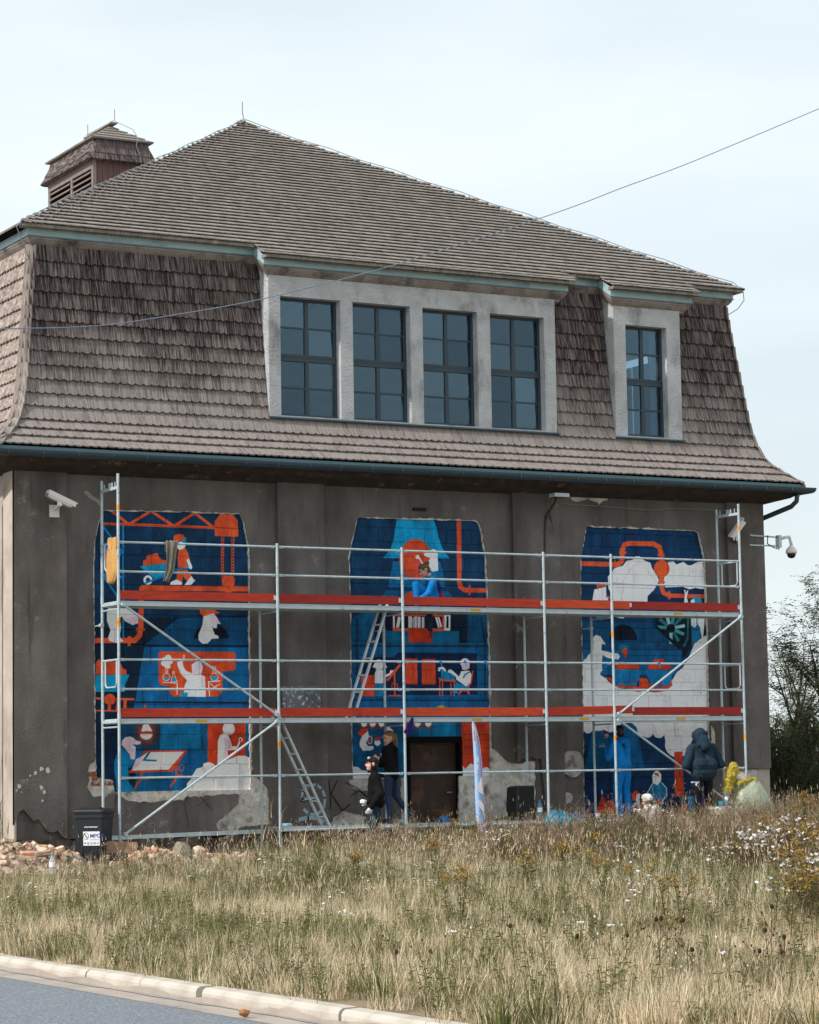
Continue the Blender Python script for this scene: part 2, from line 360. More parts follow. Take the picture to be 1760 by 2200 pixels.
# places where the plaster has come off (bare render shows)
P_holes = [
    wall([B_(110, 1012), B_(60, 1022), B_(28, 1075), B_(35, 1125), B_(58, 1165), B_(22, 1225), B_(80, 1300), B_(180, 1302), B_(252, 1270), B_(258, 1268), B_(246, 1166), B_(118, 1150)]),
    wall([B_(275, 1274), B_(800, 1262), B_(1405, 1250), B_(1422, 1130), B_(1480, 1140), B_(1535, 1210), B_(1562, 1330), B_(1555, 1530), B_(1300, 1565), B_(1200, 1605), B_(1125, 1580), B_(1112, 1535), B_(1200, 1450), B_(1300, 1360),
          B_(1310, 1290), B_(1250, 1275), B_(1100, 1290), B_(870, 1302), B_(840, 1330), B_(700, 1335), B_(480, 1342), B_(380, 1335), B_(320, 1295)]),
    wall([D_(1542, 975), D_(1590, 1010), D_(1640, 1065), D_(1725, 1120), K_(80, 195), K_(150, 202), K_(200, 182), K_(225, 185), K_(228, 360), K_(220, 450), K_(100, 470), H_(1640, 880), H_(1425, 880), D_(1250, 1800), D_(1252, 1250), D_(1540, 1240)]),
    wall([D_(215, 1275), D_(252, 1270), D_(415, 1272), D_(420, 1370), D_(300, 1376), D_(235, 1345)]),
    wall([H_(520, 850), H_(590, 805), H_(680, 830), H_(770, 850), H_(770, 905), H_(500, 905)]),
    wall([G_(1132, 540), G_(1160, 565), G_(1168, 640), G_(1160, 730), G_(1136, 700)]),
    wall([zm(1160, 560, 2.875)(170, 1446), zm(1160, 560, 2.875)(290, 1440), zm(1160, 560, 2.875)(445, 1447), zm(1160, 560, 2.875)(425, 1480), zm(1160, 560, 2.875)(370, 1507), zm(1160, 560, 2.875)(300, 1468), zm(1160, 560, 2.875)(245, 1490), zm(1160, 560, 2.875)(200, 1478)]),
]
NICHES = [N1, N2, N3]
def grow(lp, d):
    c = []
    n = len(lp); area = sum(lp[i][0] * lp[(i + 1) % n][1] - lp[(i + 1) % n][0] * lp[i][1] for i in range(n)); sg = 1 if area > 0 else -1
    for i in range(n):
        a, b, e = Vector(lp[i - 1]), Vector(lp[i]), Vector(lp[(i + 1) % n]); d1 = (b - a).normalized(); d2 = (e - b).normalized()
        nn = Vector((d1.y + d2.y, -d1.x - d2.x)); nn = nn.normalized() if nn.length > 1e-6 else Vector((d1.y, -d1.x)); c.append(tuple(b + nn * d * sg))
    return c
ZP = -0.02          # plaster ends here, plinth below
outer = [(WL + .02, ZP), (WR - .02, ZP), (WR - .02, 6.35), (WL + .02, 6.35)]
def merged_holes(polys, res=.016, lo=ZP + .03):
    """outlines of the union of several outlines (mask on a fine grid, then its contours)"""
    nx = int((WR - WL) / res); nz = int((6.3 - ZP) / res); mask = np.zeros((nz, nx), bool)
    gx = WL + (np.arange(nx) + .5) * res; gz = ZP + (np.arange(nz) + .5) * res
    for P in polys:
        P = np.array(P); i0, i1 = np.searchsorted(gx, (P[:, 0].min(), P[:, 0].max())); j0, j1 = np.searchsorted(gz, (P[:, 1].min(), P[:, 1].max()))
        X, Z = np.meshgrid(gx[i0:i1], gz[j0:j1]); ins = np.zeros(X.shape, bool)
        for k in range(len(P)):
            xa, za = P[k - 1]; xb, zb = P[k]
            if za != zb: ins ^= ((za > Z) != (zb > Z)) & (X < (xb - xa) * (Z - za) / (zb - za) + xa)
        mask[j0:j1, i0:i1] |= ins
    mask[gz < lo] = False; mask[:2] = False; mask[-2:] = False; mask[:, :3] = False; mask[:, -3:] = False
    nxt = {}
    for j, i in zip(*np.nonzero(mask)):
        for (dj, di, p, q) in ((-1, 0, (i, j), (i + 1, j)), (0, 1, (i + 1, j), (i + 1, j + 1)), (1, 0, (i + 1, j + 1), (i, j + 1)), (0, -1, (i, j + 1), (i, j))):
            if not mask[j + dj, i + di]: nxt.setdefault(p, []).append(q)
    out = []
    while nxt:
        st = next(iter(nxt)); lp = [st]; cur = st; prev = None
        while True:
            opts = nxt[cur]
            if len(opts) > 1 and prev is not None:       # keep to the left so that corners touching diagonally stay apart
                d = (cur[0] - prev[0], cur[1] - prev[1]); opts.sort(key=lambda q: -(d[0] * (q[1] - cur[1]) - d[1] * (q[0] - cur[0])))
            q = opts.pop(0)
            if not opts: del nxt[cur]
            prev, cur = cur, q
            if cur == st: break
            lp.append(cur)
        P = np.array(lp, float); area = .5 * np.sum(P[:, 0] * np.roll(P[:, 1], -1) - np.roll(P[:, 0], -1) * P[:, 1])
        if area < 25: continue
        for _ in range(2): P = (np.roll(P, 1, 0) + 2 * P + np.roll(P, -1, 0)) / 4
        P = P[::3]; out.append([(WL + x * res, ZP + z * res) for x, z in P])
    return out
front = sheet_with_holes(outer, merged_holes([jagged(grow(n, 0.022), 0.05, 0.016, i) for i, n in enumerate(NICHES)] + [jagged(p, 0.07, 0.02, 40 + i) for i, p in enumerate(P_holes)]), 0.0, 0.03)
o_wall = front.build('wall', M_plaster, BLD)
coat = sheet_with_holes(outer, merged_holes([jagged(grow(n, -0.004), 0.06, 0.006, 80 + i) for i, n in enumerate(NICHES)]), 0.026, 0.05)
coat.build('bare_render', M_coat, BLD)
core = MB(); core.box(WL + .05, 6.14, 0.10, 0.5, -0.7, 6.3); core.box(7.31, WR - .05, 0.10, 0.5, -0.7, 6.3); core.box(6.14, 7.31, 0.10, 0.5, 1.67, 6.3); core.build('masonry_core', M_plinth, BLD)
# pilasters with ragged lower ends
def pilaster(x0, x1, low, seed):
    pts = [(x0, 6.34)] + [(x0 + (x1 - x0) * i / (len(low) - 1), z) for i, z in enumerate(low)] + [(x1, 6.34)]
    pts = [pts[0]] + [q for q in pts[1:-1]] + [pts[-1]]
    MB().plate([(x, -0.075, z) for x, z in pts], (0, -1, 0), 0.073).build('pilaster', M_plaster, BLD)
pilaster(WL, -0.56, [.24, .46, .50, .40, .30, .33, .22, .12, .10, .13, .02, -.02], 1)
pilaster(3.49, 4.44, [.02, .015, .018, .02], 2)
pilaster(8.44, 9.48, [1.18, 1.24, 1.22, 1.28, 1.22, 1.24, .02, .015, .02, .018, .02], 3)
pilaster(13.42, WR, [.99, .99, .985, .992, .99], 4)
# side walls
sd = MB(); sd.box(WL - 0.0, WL + .04, -0.073, 0.46, -0.02, 6.34); sd.build('corner_pier', M_plaster_side, BLD)
sw = MB(); sw.box(WL + .06, WL + .3, 0.46, YB, -0.7, 6.34); sw.box(WR - .3, WR - .001, -0.02, YB, -0.7, 6.34); sw.build('side_wall', M_plaster_side, BLD)
pl = MB()
r2 = random.Random(5)
def plinth(x0, x1, y0):
    n = max(3, int((x1 - x0) / .25)); top = [ZP + .015 + r2.uniform(-.06, .03) for _ in range(n + 1)]; fr_ = [y0 + r2.uniform(-.03, .03) for _ in range(n + 1)]
    vs = []; fs = []
    for i in range(n + 1):
        x = x0 + (x1 - x0) * i / n
        vs += [(x, fr_[i] - .03, -.8), (x, fr_[i] - r2.uniform(0, .03), -.3), (x, fr_[i], top[i] - .03), (x, 0.12, top[i])]
    for i in range(n):
        for j in range(3): fs.append((i * 4 + j, i * 4 + j + 4, i * 4 + j + 5, i * 4 + j + 1))
    pl.add(vs, fs)
plinth(WL - .02, -.5, -.06); plinth(-.5, 6.15, -.035); plinth(7.3, 14.2, -.03); pl.build('plinth', M_plinth, BLD)
# crumbled corner at the right foot of the wall
cr = MB(); cr.plate([(13.5, -.012, .02), (14.2, -.012, .02), (14.22, -.012, .3), (14.17, -.012, .55), (14.25, -.012, .8), (14.27, -.012, .97), (13.5, -.012, .97)], (0, -1, 0), .2); cr.build('crumbled_corner', M_coat, BLD)
# two pale lumps of lime left of the right-hand panel
for nm, (cx_, cy_, rx_, rz_) in (('lime_patch', (108, 830, 82, 100)), ('lime_patch', (65, 1085, 40, 42))):
    pts = []
    for i in range(22):
        a = 2 * math.pi * i / 22; k = 1 + r2.uniform(-.07, .07); pts.append(G_(cx_ + rx_ * k * math.cos(a), cy_ + rz_ * k * math.sin(a)))
    MB().plate([(x, -.05, z) for x, z in wall(pts, -.05)], (0, -1, 0), .06).build(nm, M_lime, BLD)
# bricks laid bare in the hole at the left panel's foot
M_oldbrick = mat('old_brick', S(140, 78, 56), 0.95, 0.1, vary=0.3, scale=8, bump=0.8, bscale=30, stain=S(190, 178, 165), stain_scale=9, stain_lo=0.5, stain_hi=0.62, each=0.2)
for i, (a0, a1, b0, b1) in enumerate(((62, 150, 1178, 1208), (156, 248, 1172, 1204), (70, 150, 1140, 1168), (40, 108, 1090, 1130))):
    (x0, z1), (x1, z0) = wall([B_(a0, b0), B_(a1, b1)], .02)
    MB().box(x0, x1, .012, .05, z0, z1).build('brick', M_oldbrick, BLD)
# doorway: dark recess and rusty steel leaf
(dx0, dz1), (dx1, _) = wall([H_(1066, 326), H_(1418, 332)], .2)
rec = MB(); rec.box(6.15, 6.20, .03, .28, -.7, 1.66); rec.box(7.25, 7.30, .03, .28, -.7, 1.66); rec.box(6.2, 7.25, .09, .3, 1.56, 1.66); rec.build('door_jamb', M_dark, BLD)
door = MB(); door.box(6.203, 7.247, .2, .25, -.55, 1.55)
d_o = door.build('door', M_rust, BLD)
for zz in (.35, .95): MB().box(6.22, 7.23, .19, .2, zz, zz + .03).build('door_rail', M_rust, d_o)
MB().box(6.24, 6.28, .185, .2, -.5, 1.5).build('door_rail', M_rust, d_o)
MB().tube([(7.12, .19, .62), (7.12, .14, .64), (7.02, .14, .64)], .012, 6).build('handle', M_wire, d_o)
# dark band over the door (lintel)
lz = wall([D_(705, 888), D_(1200, 938)], .05)
MB().box(6.2, 7.25, .045, .088, 1.555, 1.662).build('lintel', M_dark, BLD)

# --- eaves: soffit cove, flashing, gutter
path_e = [(XL, YB, 0), (XL, 0, 0), (XR, 0, 0), (XR, YB, 0)]
def ring_path(off, z, yb=YB): return [(XL - off, yb, z), (XL - off, -off, z), (XR + off, -off, z), (XR + off, yb, z)]
def osweep(prof, z=0.0):     # prof in (outward, height); plan path round the three visible sides
    mb = MB(); P = [(XL, YB), (XL, 0), (XR, 0), (XR, YB)]; sg = [(-1, 0), (-1, -1), (1, -1), (1, 0)]; m = len(prof); vs = []
    for (x, y), (sx, sy) in zip(P, sg):
        for o, h in prof: vs.append((x + sx * o, y + sy * o, h + z))
    fs = []
    for i in range(3):
        for j in range(m): fs.append((i * m + j, i * m + (j + 1) % m, (i + 1) * m + (j + 1) % m, (i + 1) * m + j))
    return mb.add(vs, fs)
osweep([(-.1, 6.24), (.02, 6.25), (.2, 6.30), (.42, 6.36), (.56, 6.44), (.6, 6.46), (.6, 6.58), (-.1, 6.62)]).build('soffit', M_soffit, BLD)
osweep([(.615, 6.52), (.635, 6.52), (.645, 6.615), (.60, 6.625), (.60, 6.615)]).build('eaves_flashing', M_flash, BLD)
gp = []
for i in range(9):
    a = math.pi * i / 8; gp.append((.71 - .085 * math.cos(a), 6.53 - .095 * math.sin(a)))
gp2 = [(.71 - .077 * math.cos(math.pi * i / 8), 6.53 - .087 * math.sin(math.pi * i / 8)) for i in range(8, -1, -1)]
osweep([(.795, 6.545)] + gp[::-1] + gp2[::-1] + [(.785, 6.545)]).build('gutter', M_gutter, BLD)
for i in range(27):
    x = XL - .45 + i * .63
    pts = [(x, -(.71 - .09 * math.cos(math.pi * k / 8)), 6.53 - .1 * math.sin(math.pi * k / 8)) for k in range(9)]
    s = MB()
    for a, b in zip(pts[:-1], pts[1:]): s.bar(a, b, .022, .006, up=(1, 0, 0))
    s.build('gutter_bracket', M_bracket, BLD)
MB().tube([(XR + .42, -.66, 6.44), (XR + .42, -.62, 6.28), (XR + .36, -.52, 6.18), (XR + .12, .2, 5.98), (XR + .07, .3, 5.85), (XR + .07, .3, .1)], .05, 10).build('downpipe', M_gutter, BLD, smooth=True)
dp = MB().tube([(XL - .45, .05, 6.42), (XL - .45, .1, 6.25), (XL - .22, .48, 5.95), (WL - .07, .62, 5.8), (WL - .07, .62, -.5)], .05, 10).build('downpipe', M_gutter, BLD, smooth=True)
for zz in (5.2, 3.4, 1.4): MB().tube([(WL - .07, .62, zz), (WL - .07, .62, zz + .03)], .062, 10).build('pipe_clip', M_wire, dp)

# --- mansard
def prof_pt(i): return ROWS[i]
ms = MB()
def mquad(sg_pts): ms.add(sg_pts, [(0, 1, 2, 3)])
for i in range(len(ROWS) - 1):
    (c0, z0), (c1, z1) = ROWS[i], ROWS[i + 1]; c0 -= .02; c1 -= .02
    xs = [XL - c1]
    zmid = (z0 + z1) / 2
    for a, b in DORM:
        if zmid > 7.45: xs += [a + .02, b - .02]
    xs.append(XR + c1)
    for k in range(0, len(xs), 2):
        xa, xb = xs[k], xs[k + 1]
        xa0 = XL - c0 if k == 0 else xa; xb0 = XR + c0 if k + 2 >= len(xs) else xb
        mquad([(xa0, -c0, z0), (xb0, -c0, z0), (xb, -c1, z1), (xa, -c1, z1)])
    mquad([(XL - c0, -c0, z0), (XL - c0, YB, z0), (XL - c1, YB, z1), (XL - c1, -c1, z1)])
    if 7.386 < zmid < 9.752:
        for ya, yb in ((None, 3.3), (5.1, YB)):
            mquad([(XR + c0, -c0 if ya is None else ya, z0), (XR + c0, yb, z0), (XR + c1, yb, z1), (XR + c1, -c1 if ya is None else ya, z1)])
    else: mquad([(XR + c0, -c0, z0), (XR + c0, YB, z0), (XR + c1, YB, z1), (XR + c1, -c1, z1)])
MANS = ms.build('mansard_roof', M_dark, BLD, fix=False)
def shingle_mb(L, w, over, nfan=0, scal=0.02, th=0.014):
    """shingle in local x (width), y (down the slope), z (outward): scalloped lower end"""
    h = w / 2 - .002; k = 7
    pts = [(-h, -over)]
    for i in range(k):
        u = -1 + 2 * i / (k - 1); pts.append((h * u, L - scal * abs(u) ** 2.2 * 1.6))
    pts.append((h, -over))
    return pts
def clip2(P, a, b, c):
    """keep the side a*x + b*y + c >= 0 of a 2D outline"""
    out = []
    for i in range(len(P)):
        p, q = P[i - 1], P[i]; dp = a * p[0] + b * p[1] + c; dq = a * q[0] + b * q[1] + c
        if (dp >= 0) != (dq >= 0):
            t = dp / (dp - dq); out.append((p[0] + (q[0] - p[0]) * t, p[1] + (q[1] - p[1]) * t))
        if dq >= 0: out.append(q)
    return out
jobs = []          # (size in the photo, matrix, row length, width, row, outline or None)
side_jobs = []; rs = random.Random(3)
def course(length_axis, P0, d, n, lo0, lo1, hi0, hi1, Lr, row, cuts, want):
    """one course along +axis from lo to hi (at its top 0 and bottom 1), with vertical cuts [(a, b)] left out"""
    x = min(lo0, lo1) - rs.uniform(0, .14)
    dd = (d + n * (.042 / Lr)).normalized(); nn = (n - d * (.042 / Lr)).normalized(); ax = length_axis
    while x < max(hi0, hi1):
        w = .153 * rs.uniform(.86, 1.12); xc = x + w / 2; x += w
        pts = shingle_mb(Lr, w, .05); dj = rs.uniform(-.004, .005); rot = rs.uniform(-.006, .006); lift = rs.uniform(.006, .012); full = True
        segs = [pts]
        def cutl(P, a, b, c): return clip2(P, a, b, c)
        g0 = (lo1 - lo0) / Lr; g1 = (hi1 - hi0) / Lr
        segs = [cutl(cutl(P, 1, -g0, xc - lo0), -1, g1, hi0 - xc) for P in segs]
        for a, b in cuts:
            if xc + w / 2 > a and xc - w / 2 < b:
                s2 = []
                for P in segs:
                    if len(P) > 2: s2 += [cutl(P, -1, 0, a - xc), cutl(P, 1, 0, xc - b)]
                segs = s2
        M = Matrix(((ax.x, dd.x, nn.x, 0), (ax.y, dd.y, nn.y, 0), (ax.z, dd.z, nn.z, 0), (0, 0, 0, 1))); M.translation = P0 + ax * xc
        M = M @ Matrix.Translation((0, dj, lift)) @ Matrix.Rotation(rot, 4, 'Z')
        for P in segs:
            if len(P) < 3 or max(p[0] for p in P) - min(p[0] for p in P) < .012: continue
            whole = abs((max(p[0] for p in P) - min(p[0] for p in P)) - (w - .004)) < 1e-4 and len(P) == 9
            pos = M.translation; size = Lr * w * abs((pos - CAM).normalized().dot(nn)) / (pos - CAM).length ** 2
            (jobs if want else side_jobs).append((size if (whole and want) else 0, M, Lr, w, row, None if whole else P))
for i in range(len(ROWS) - 1):
    (c0, z0), (c1, z1) = ROWS[i], ROWS[i + 1]; zmid = (z0 + z1) / 2
    d = Vector((0, -(c1 - c0), z1 - z0)); Lr = d.length; d.normalize(); n = Vector((0, -abs(d.z), abs(d.y) if c1 > c0 else -abs(d.y)))
    n = Vector((1, 0, 0)).cross(d); n = n if n.y < 0 else -n
    course(Vector((1, 0, 0)), Vector((0, -c0, z0)), d, n, XL - c0 + .01, XL - c1 + .01, XR + c0 - .01, XR + c1 - .01, Lr, i, [(a - .015, b + .015) for a, b in DORM] if zmid > 7.40 else [], True)
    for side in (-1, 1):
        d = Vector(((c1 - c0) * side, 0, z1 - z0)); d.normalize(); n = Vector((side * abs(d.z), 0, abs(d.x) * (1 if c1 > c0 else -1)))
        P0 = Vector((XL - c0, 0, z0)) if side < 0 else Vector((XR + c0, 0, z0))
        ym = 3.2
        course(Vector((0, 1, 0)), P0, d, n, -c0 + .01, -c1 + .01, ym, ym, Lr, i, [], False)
        # boards capping the corner
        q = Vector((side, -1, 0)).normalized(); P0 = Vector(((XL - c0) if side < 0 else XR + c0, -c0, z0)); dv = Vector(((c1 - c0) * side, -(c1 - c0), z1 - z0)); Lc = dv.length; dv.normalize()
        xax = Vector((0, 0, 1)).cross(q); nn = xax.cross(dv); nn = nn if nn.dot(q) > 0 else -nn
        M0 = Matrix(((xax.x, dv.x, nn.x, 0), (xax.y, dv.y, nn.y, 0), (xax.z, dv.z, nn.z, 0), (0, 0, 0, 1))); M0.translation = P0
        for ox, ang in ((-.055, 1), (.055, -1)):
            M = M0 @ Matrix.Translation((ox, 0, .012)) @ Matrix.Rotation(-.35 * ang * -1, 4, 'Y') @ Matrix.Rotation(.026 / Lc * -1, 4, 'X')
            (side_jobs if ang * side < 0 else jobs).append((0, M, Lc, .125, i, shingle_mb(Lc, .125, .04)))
jobs.sort(key=lambda j: -j[0])
sm_rest = MB(); row_me = {}
def shingle_geo(pts, M, mb, th=.024):
    k = len(pts); V = [Vector((p[0], p[1], th)) for p in pts] + [Vector((p[0], p[1], 0)) for p in pts]
    if M is not None: V = [M @ v for v in V]
    return mb.add(V, [tuple(range(k))] + [(i, (i + 1) % k, (i + 1) % k + k, i + k) for i in range(k)])
for q, (size, M, Lr, w, row, P) in enumerate(jobs):
    if q < 300 and P is None:
        if row not in row_me:
            mb = MB(); shingle_geo(shingle_mb(Lr, .153, .05), None, mb); o = mb.build('shingle', M_shingle, MANS); row_me[row] = o.data
        else:
            o = bpy.data.objects.new('shingle', row_me[row]); COL.objects.link(o); o.parent = MANS
        o.matrix_world = M @ Matrix.Diagonal((w / .153, 1, 1, 1))
    else: shingle_geo(P or shingle_mb(Lr, w, .05), M, sm_rest)
stuff_part(sm_rest.build('shingle_field', M_shingle, MANS))
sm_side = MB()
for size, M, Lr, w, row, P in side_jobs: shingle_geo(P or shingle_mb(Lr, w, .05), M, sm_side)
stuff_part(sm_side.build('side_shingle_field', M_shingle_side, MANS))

# --- dormers
XS = [(3.386, 9.524), (10.88, 12.453)]
for k, (xa, xb) in enumerate(XS):
    ops = OPEN[:4] if k == 0 else OPEN[4:]
    hs = [[(a, OZ0), (b, OZ0), (b, OZ1), (a, OZ1)] for a, b in ops]
    w_ = sheet_with_holes([(xa, 7.47), (xb, 7.47), (xb, 10.3), (xa, 10.3)], hs, 0.0, .20)
    for xx, sg in ((xa, 1), (xb, -1)):    # cheeks run back into the mansard
        w_.add([(xx, .2, 7.47), (xx, .2, 10.3), (xx, .75, 10.3), (xx, .35, 7.47)], [(0, 1, 2, 3)])
    w_.build('dormer_wall', M_dorm, BLD)
    for xx, sg in ((xa, -1), (xb, 1)):
        MB().plate([(xx + sg * .012, .03, 7.5), (xx + sg * .012, .40, 10.25), (xx + sg * .012, .47, 10.25), (xx + sg * .012, .10, 7.5)][::1], (sg, 0, 0), .01).build('cheek_flashing', M_flash, BLD)
    MB().box(xa - .03, xb + .03, -.06, .2, 7.44, 7.468).build('window_ledge', M_sill, BLD)
M_glass = bpy.data.materials.new('window_glass'); M_glass.use_nodes = True
t = M_glass.node_tree; t.nodes.clear(); L = t.links
g_o = nd(t, 'ShaderNodeOutputMaterial'); g_t = nd(t, 'ShaderNodeBsdfTransparent'); g_t.inputs['Color'].default_value = (.52, .62, .70, 1)
g_g = nd(t, 'ShaderNodeBsdfGlossy'); g_g.inputs['Roughness'].default_value = 0.04; g_g.inputs['Color'].default_value = (.62, .86, 1, 1)
g_f = nd(t, 'ShaderNodeFresnel'); g_f.inputs['IOR'].default_value = 1.55; g_m = nd(t, 'ShaderNodeMixShader')
g_n = nd(t, 'ShaderNodeTexNoise', Scale=1.6, Detail=2); g_b = nd(t, 'ShaderNodeBump', Strength=0.12, Distance=0.08); L.new(g_n.outputs['Fac'], g_b.inputs['Height'])
L.new(g_b.outputs['Normal'], g_g.inputs['Normal'])
g_mul = nd(t, 'ShaderNodeMath', operation='MULTIPLY_ADD'); g_mul.inputs[2].default_value = .02; L.new(g_f.outputs[0], g_mul.inputs[0])
g_oi = nd(t, 'ShaderNodeObjectInfo'); g_mr = nd(t, 'ShaderNodeMapRange'); g_mr.inputs['To Min'].default_value = .7; g_mr.inputs['To Max'].default_value = 1.75; L.new(g_oi.outputs['Random'], g_mr.inputs['Value']); L.new(g_mr.outputs[0], g_mul.inputs[1])
L.new(g_mul.outputs[0], g_m.inputs['Fac']); L.new(g_t.outputs[0], g_m.inputs[1]); L.new(g_g.outputs[0], g_m.inputs[2]); L.new(g_m.outputs[0], g_o.inputs['Surface'])
def window(x0, x1, z0, z1, y=.17, parent=BLD, axis='x'):
    """two-leaf window with a heavy transom; frame bars in one mesh, eight panes"""
    T = (lambda a, b, c, d, e, f: (a, b, c, d, e, f))
    fr = MB(); zt = z0 + (z1 - z0) * .50; xm = (x0 + x1) / 2
    def bx(xa, xb, ya, yb, za, zb, mb=fr):
        if axis == 'x': mb.box(xa, xb, ya, yb, za, zb)
        else: mb.box(ya, yb, xa, xb, za, zb)
    bx(x0 + .002, x0 + .05, y, y + .06, z0, z1); bx(x1 - .05, x1 - .002, y, y + .06, z0, z1); bx(x0 + .05, x1 - .05, y, y + .06, z1 - .05, z1 - .002); bx(x0 + .05, x1 - .05, y, y + .06, z0 + .002, z0 + .06)
    bx(x0 + .05, x1 - .05, y - .012, y + .055, zt - .065, zt + .065); bx(x0 + .05, x1 - .05, y - .02, y + .05, zt + .015, zt + .03)
    for za, zb in ((z0 + .06, zt - .065), (zt + .065, z1 - .05)):
        bx(xm - .035, xm + .035, y - .004, y + .05, za, zb); zc = (za + zb) / 2
        for xa, xb in ((x0 + .05, xm - .035), (xm + .035, x1 - .05)):
            bx(xa, xb, y + .006, y + .045, zc - .016, zc + .016)
            bx(xa, xa + .012, y + .004, y + .05, za, zc - .016); bx(xb - .012, xb, y + .004, y + .05, za, zc - .016)
    wf = fr.build('window', M_frame, parent)
    for za, zb in ((z0 + .06, zt - .065), (zt + .065, z1 - .05)):
        zc = (za + zb) / 2
        for xa, xb in ((x0 + .05, xm - .035), (xm + .035, x1 - .05)):
            for zza, zzb in ((za, zc - .016), (zc + .016, zb)):
                p = MB(); bx(xa, xb, y + .022, y + .026, zza, zzb, p); p.build('pane', M_glass, wf)
    return wf
for a, b in OPEN: window(a, b, OZ0, OZ1)
window(3.35, 4.15, 7.45, 9.65, y=XR - .22, axis='y'); window(4.25, 5.05, 7.45, 9.65, y=XR - .22, axis='y')
# attic room behind the glass
rm = MB(); rm.box(-1, 14.0, 6.2, 6.3, 7.0, 10.4); rm.box(-1.0, 14.05, .25, 6.2, 7.18, 7.25); rm.box(-.9, 13.88, .47, 6.2, 10.2, 10.26)
rm.box(10.2, 10.3, .6, 6.2, 7.25, 10.2); rm.build('attic_room', M_room, BLD)
M_curtain = mat('thin_curtain', S(214, 220, 222), .9, .1, vary=.05)
cu = MB()
for i in range(14): cu.tube([(11.95 + i * .014, .33 + .015 * (i % 2), 9.6), (11.93 + i * .014, .34 + .015 * (i % 2), 7.55)], .012, 6)
cu.build('curtain', M_curtain, BLD)
# bright sheets standing on the third window's ledge inside
for x0_, x1_, zt_ in ((6.75, 6.93, 7.60), (7.18, 7.30, 7.76)): MB().box(x0_, x1_, .36, .37, 7.25, zt_).build('paper_sheet', M_curtain, BLD)

# --- cornice and fascia, stepping out and down over the dormers
YF, YD = .32, -.12; XFL, XFR = XL + .30, XR - .30
D1 = (3.242, 9.770); D2 = (10.750, 12.686)
cpath = [(XFL, YB - .5, 10.46), (XFL, YF, 10.46), (D1[0], YF, 10.46), (D1[0], YD, 10.215), (D1[1], YD, 10.215), (D1[1], YF, 10.46),
         (D2[0], YF, 10.46), (D2[0], YD, 10.20), (D2[1], YD, 10.20), (D2[1], YF, 10.46), (XFR, YF, 10.46), (XFR, YB - .5, 10.46)]
sweep(cpath, [(0, 0), (0, .2), (-.04, .2), (-.04, 0)]).build('fascia', M_fascia, BLD)
sweep(cpath, [(.012, .0), (.012, .018), (.0, .018), (0, .0)]).build('fascia_drip', M_flash, BLD)
sweep(cpath, [(-.015, -.001), (-.015, -.035), (-.03, -.05), (-.055, -.085), (-.10, -.13), (-.125, -.145), (-.125, -.18), (-.34, -.18), (-.34, -.001)]).build('cornice', M_corn, BLD)
# --- main roof: front hip slope in shingle courses
AP = Vector((6.45, 7.489, 14.954)); EY, EZ = .17, 10.64; EXL, EXR = -1.28, 14.18
sl = Vector((0, AP.y - EY, AP.z - EZ)); SLN = sl.length; sl.normalize(); sn = Vector((0, -sl.z, sl.y))
rb = MB()
e0 = Vector((0, EY, EZ)); lo = -.05
BK = YB - .17
rb.add([(EXL, EY, EZ - .04), (EXR, EY, EZ - .04), (AP.x, AP.y, AP.z - .04), (AP.x, BK - 7.32, AP.z - .04), (EXL, BK, EZ - .04), (EXR, BK, EZ - .04)],
       [(0, 1, 2), (1, 5, 3, 2), (5, 4, 3), (4, 0, 2, 3), (0, 4, 5, 1)])
for a, b in (D1, D2):
    t0 = (YD - .16 - EY) / sl.y; q = e0 + sl * t0
    rb.add([(a - .02, EY, EZ - .045), (b + .06, EY, EZ - .045), (b + .06, q.y, q.z - .045), (a - .02, q.y, q.z - .045)], [(0, 1, 2, 3)])
ROOF = rb.build('roof', M_dark, BLD)
rf = MB(); rr = random.Random(9); STEP = .2; NC = int(SLN / STEP)
def roof_row(tt, xl, xr, fan_l=False, fan_r=False, thick=.017):
    x = xl + rr.uniform(-.05, 0)
    while x < xr:
        w = rr.uniform(.10, .17); xc = x + w / 2; x += w
        if xc > xr + .02: break
        base = e0 + sl * (tt + rr.uniform(-.003, .003)); base.x = xc
        rot = rr.uniform(-.01, .01)
        if fan_l and xc - xl < .75: rot -= (1 - (xc - xl) / .75) * .5
        if fan_r and xr - xc < .6: rot += (1 - (xr - xc) / .6) * .4
        up = (sl * math.cos(rot) + Vector((1, 0, 0)) * -math.sin(rot)); sx = (Vector((1, 0, 0)) * math.cos(rot) + sl * math.sin(rot))
        b0 = base + sn * (.056 + rr.uniform(-.0015, .0015)); b1 = base + up * .30 + sn * .004; hw = sx * (w / 2 - .0008)
        v = [b0 - hw, b0 + hw, b1 + hw, b1 - hw]; v += [p - sn * thick for p in v]
        rf.add(v, [(0, 1, 2, 3), (0, 4, 5, 1), (1, 5, 6, 2), (3, 7, 4, 0)])
for k in range(NC + 1):
    tt = k * STEP; f = min(1, tt / SLN)
    xl = EXL + (AP.x - EXL) * f; xr = EXR + (AP.x - EXR) * f
    if xr - xl < .15: break
    roof_row(tt, xl, xr, True, True)
for (a, b) in (D1, D2):
    t0 = (YD - .16 - EY) / sl.y
    tt = -STEP
    while tt > t0 - .02: roof_row(tt, a - .03, b + .08); tt -= STEP
    roof_row(t0, a - .03, b + .08)
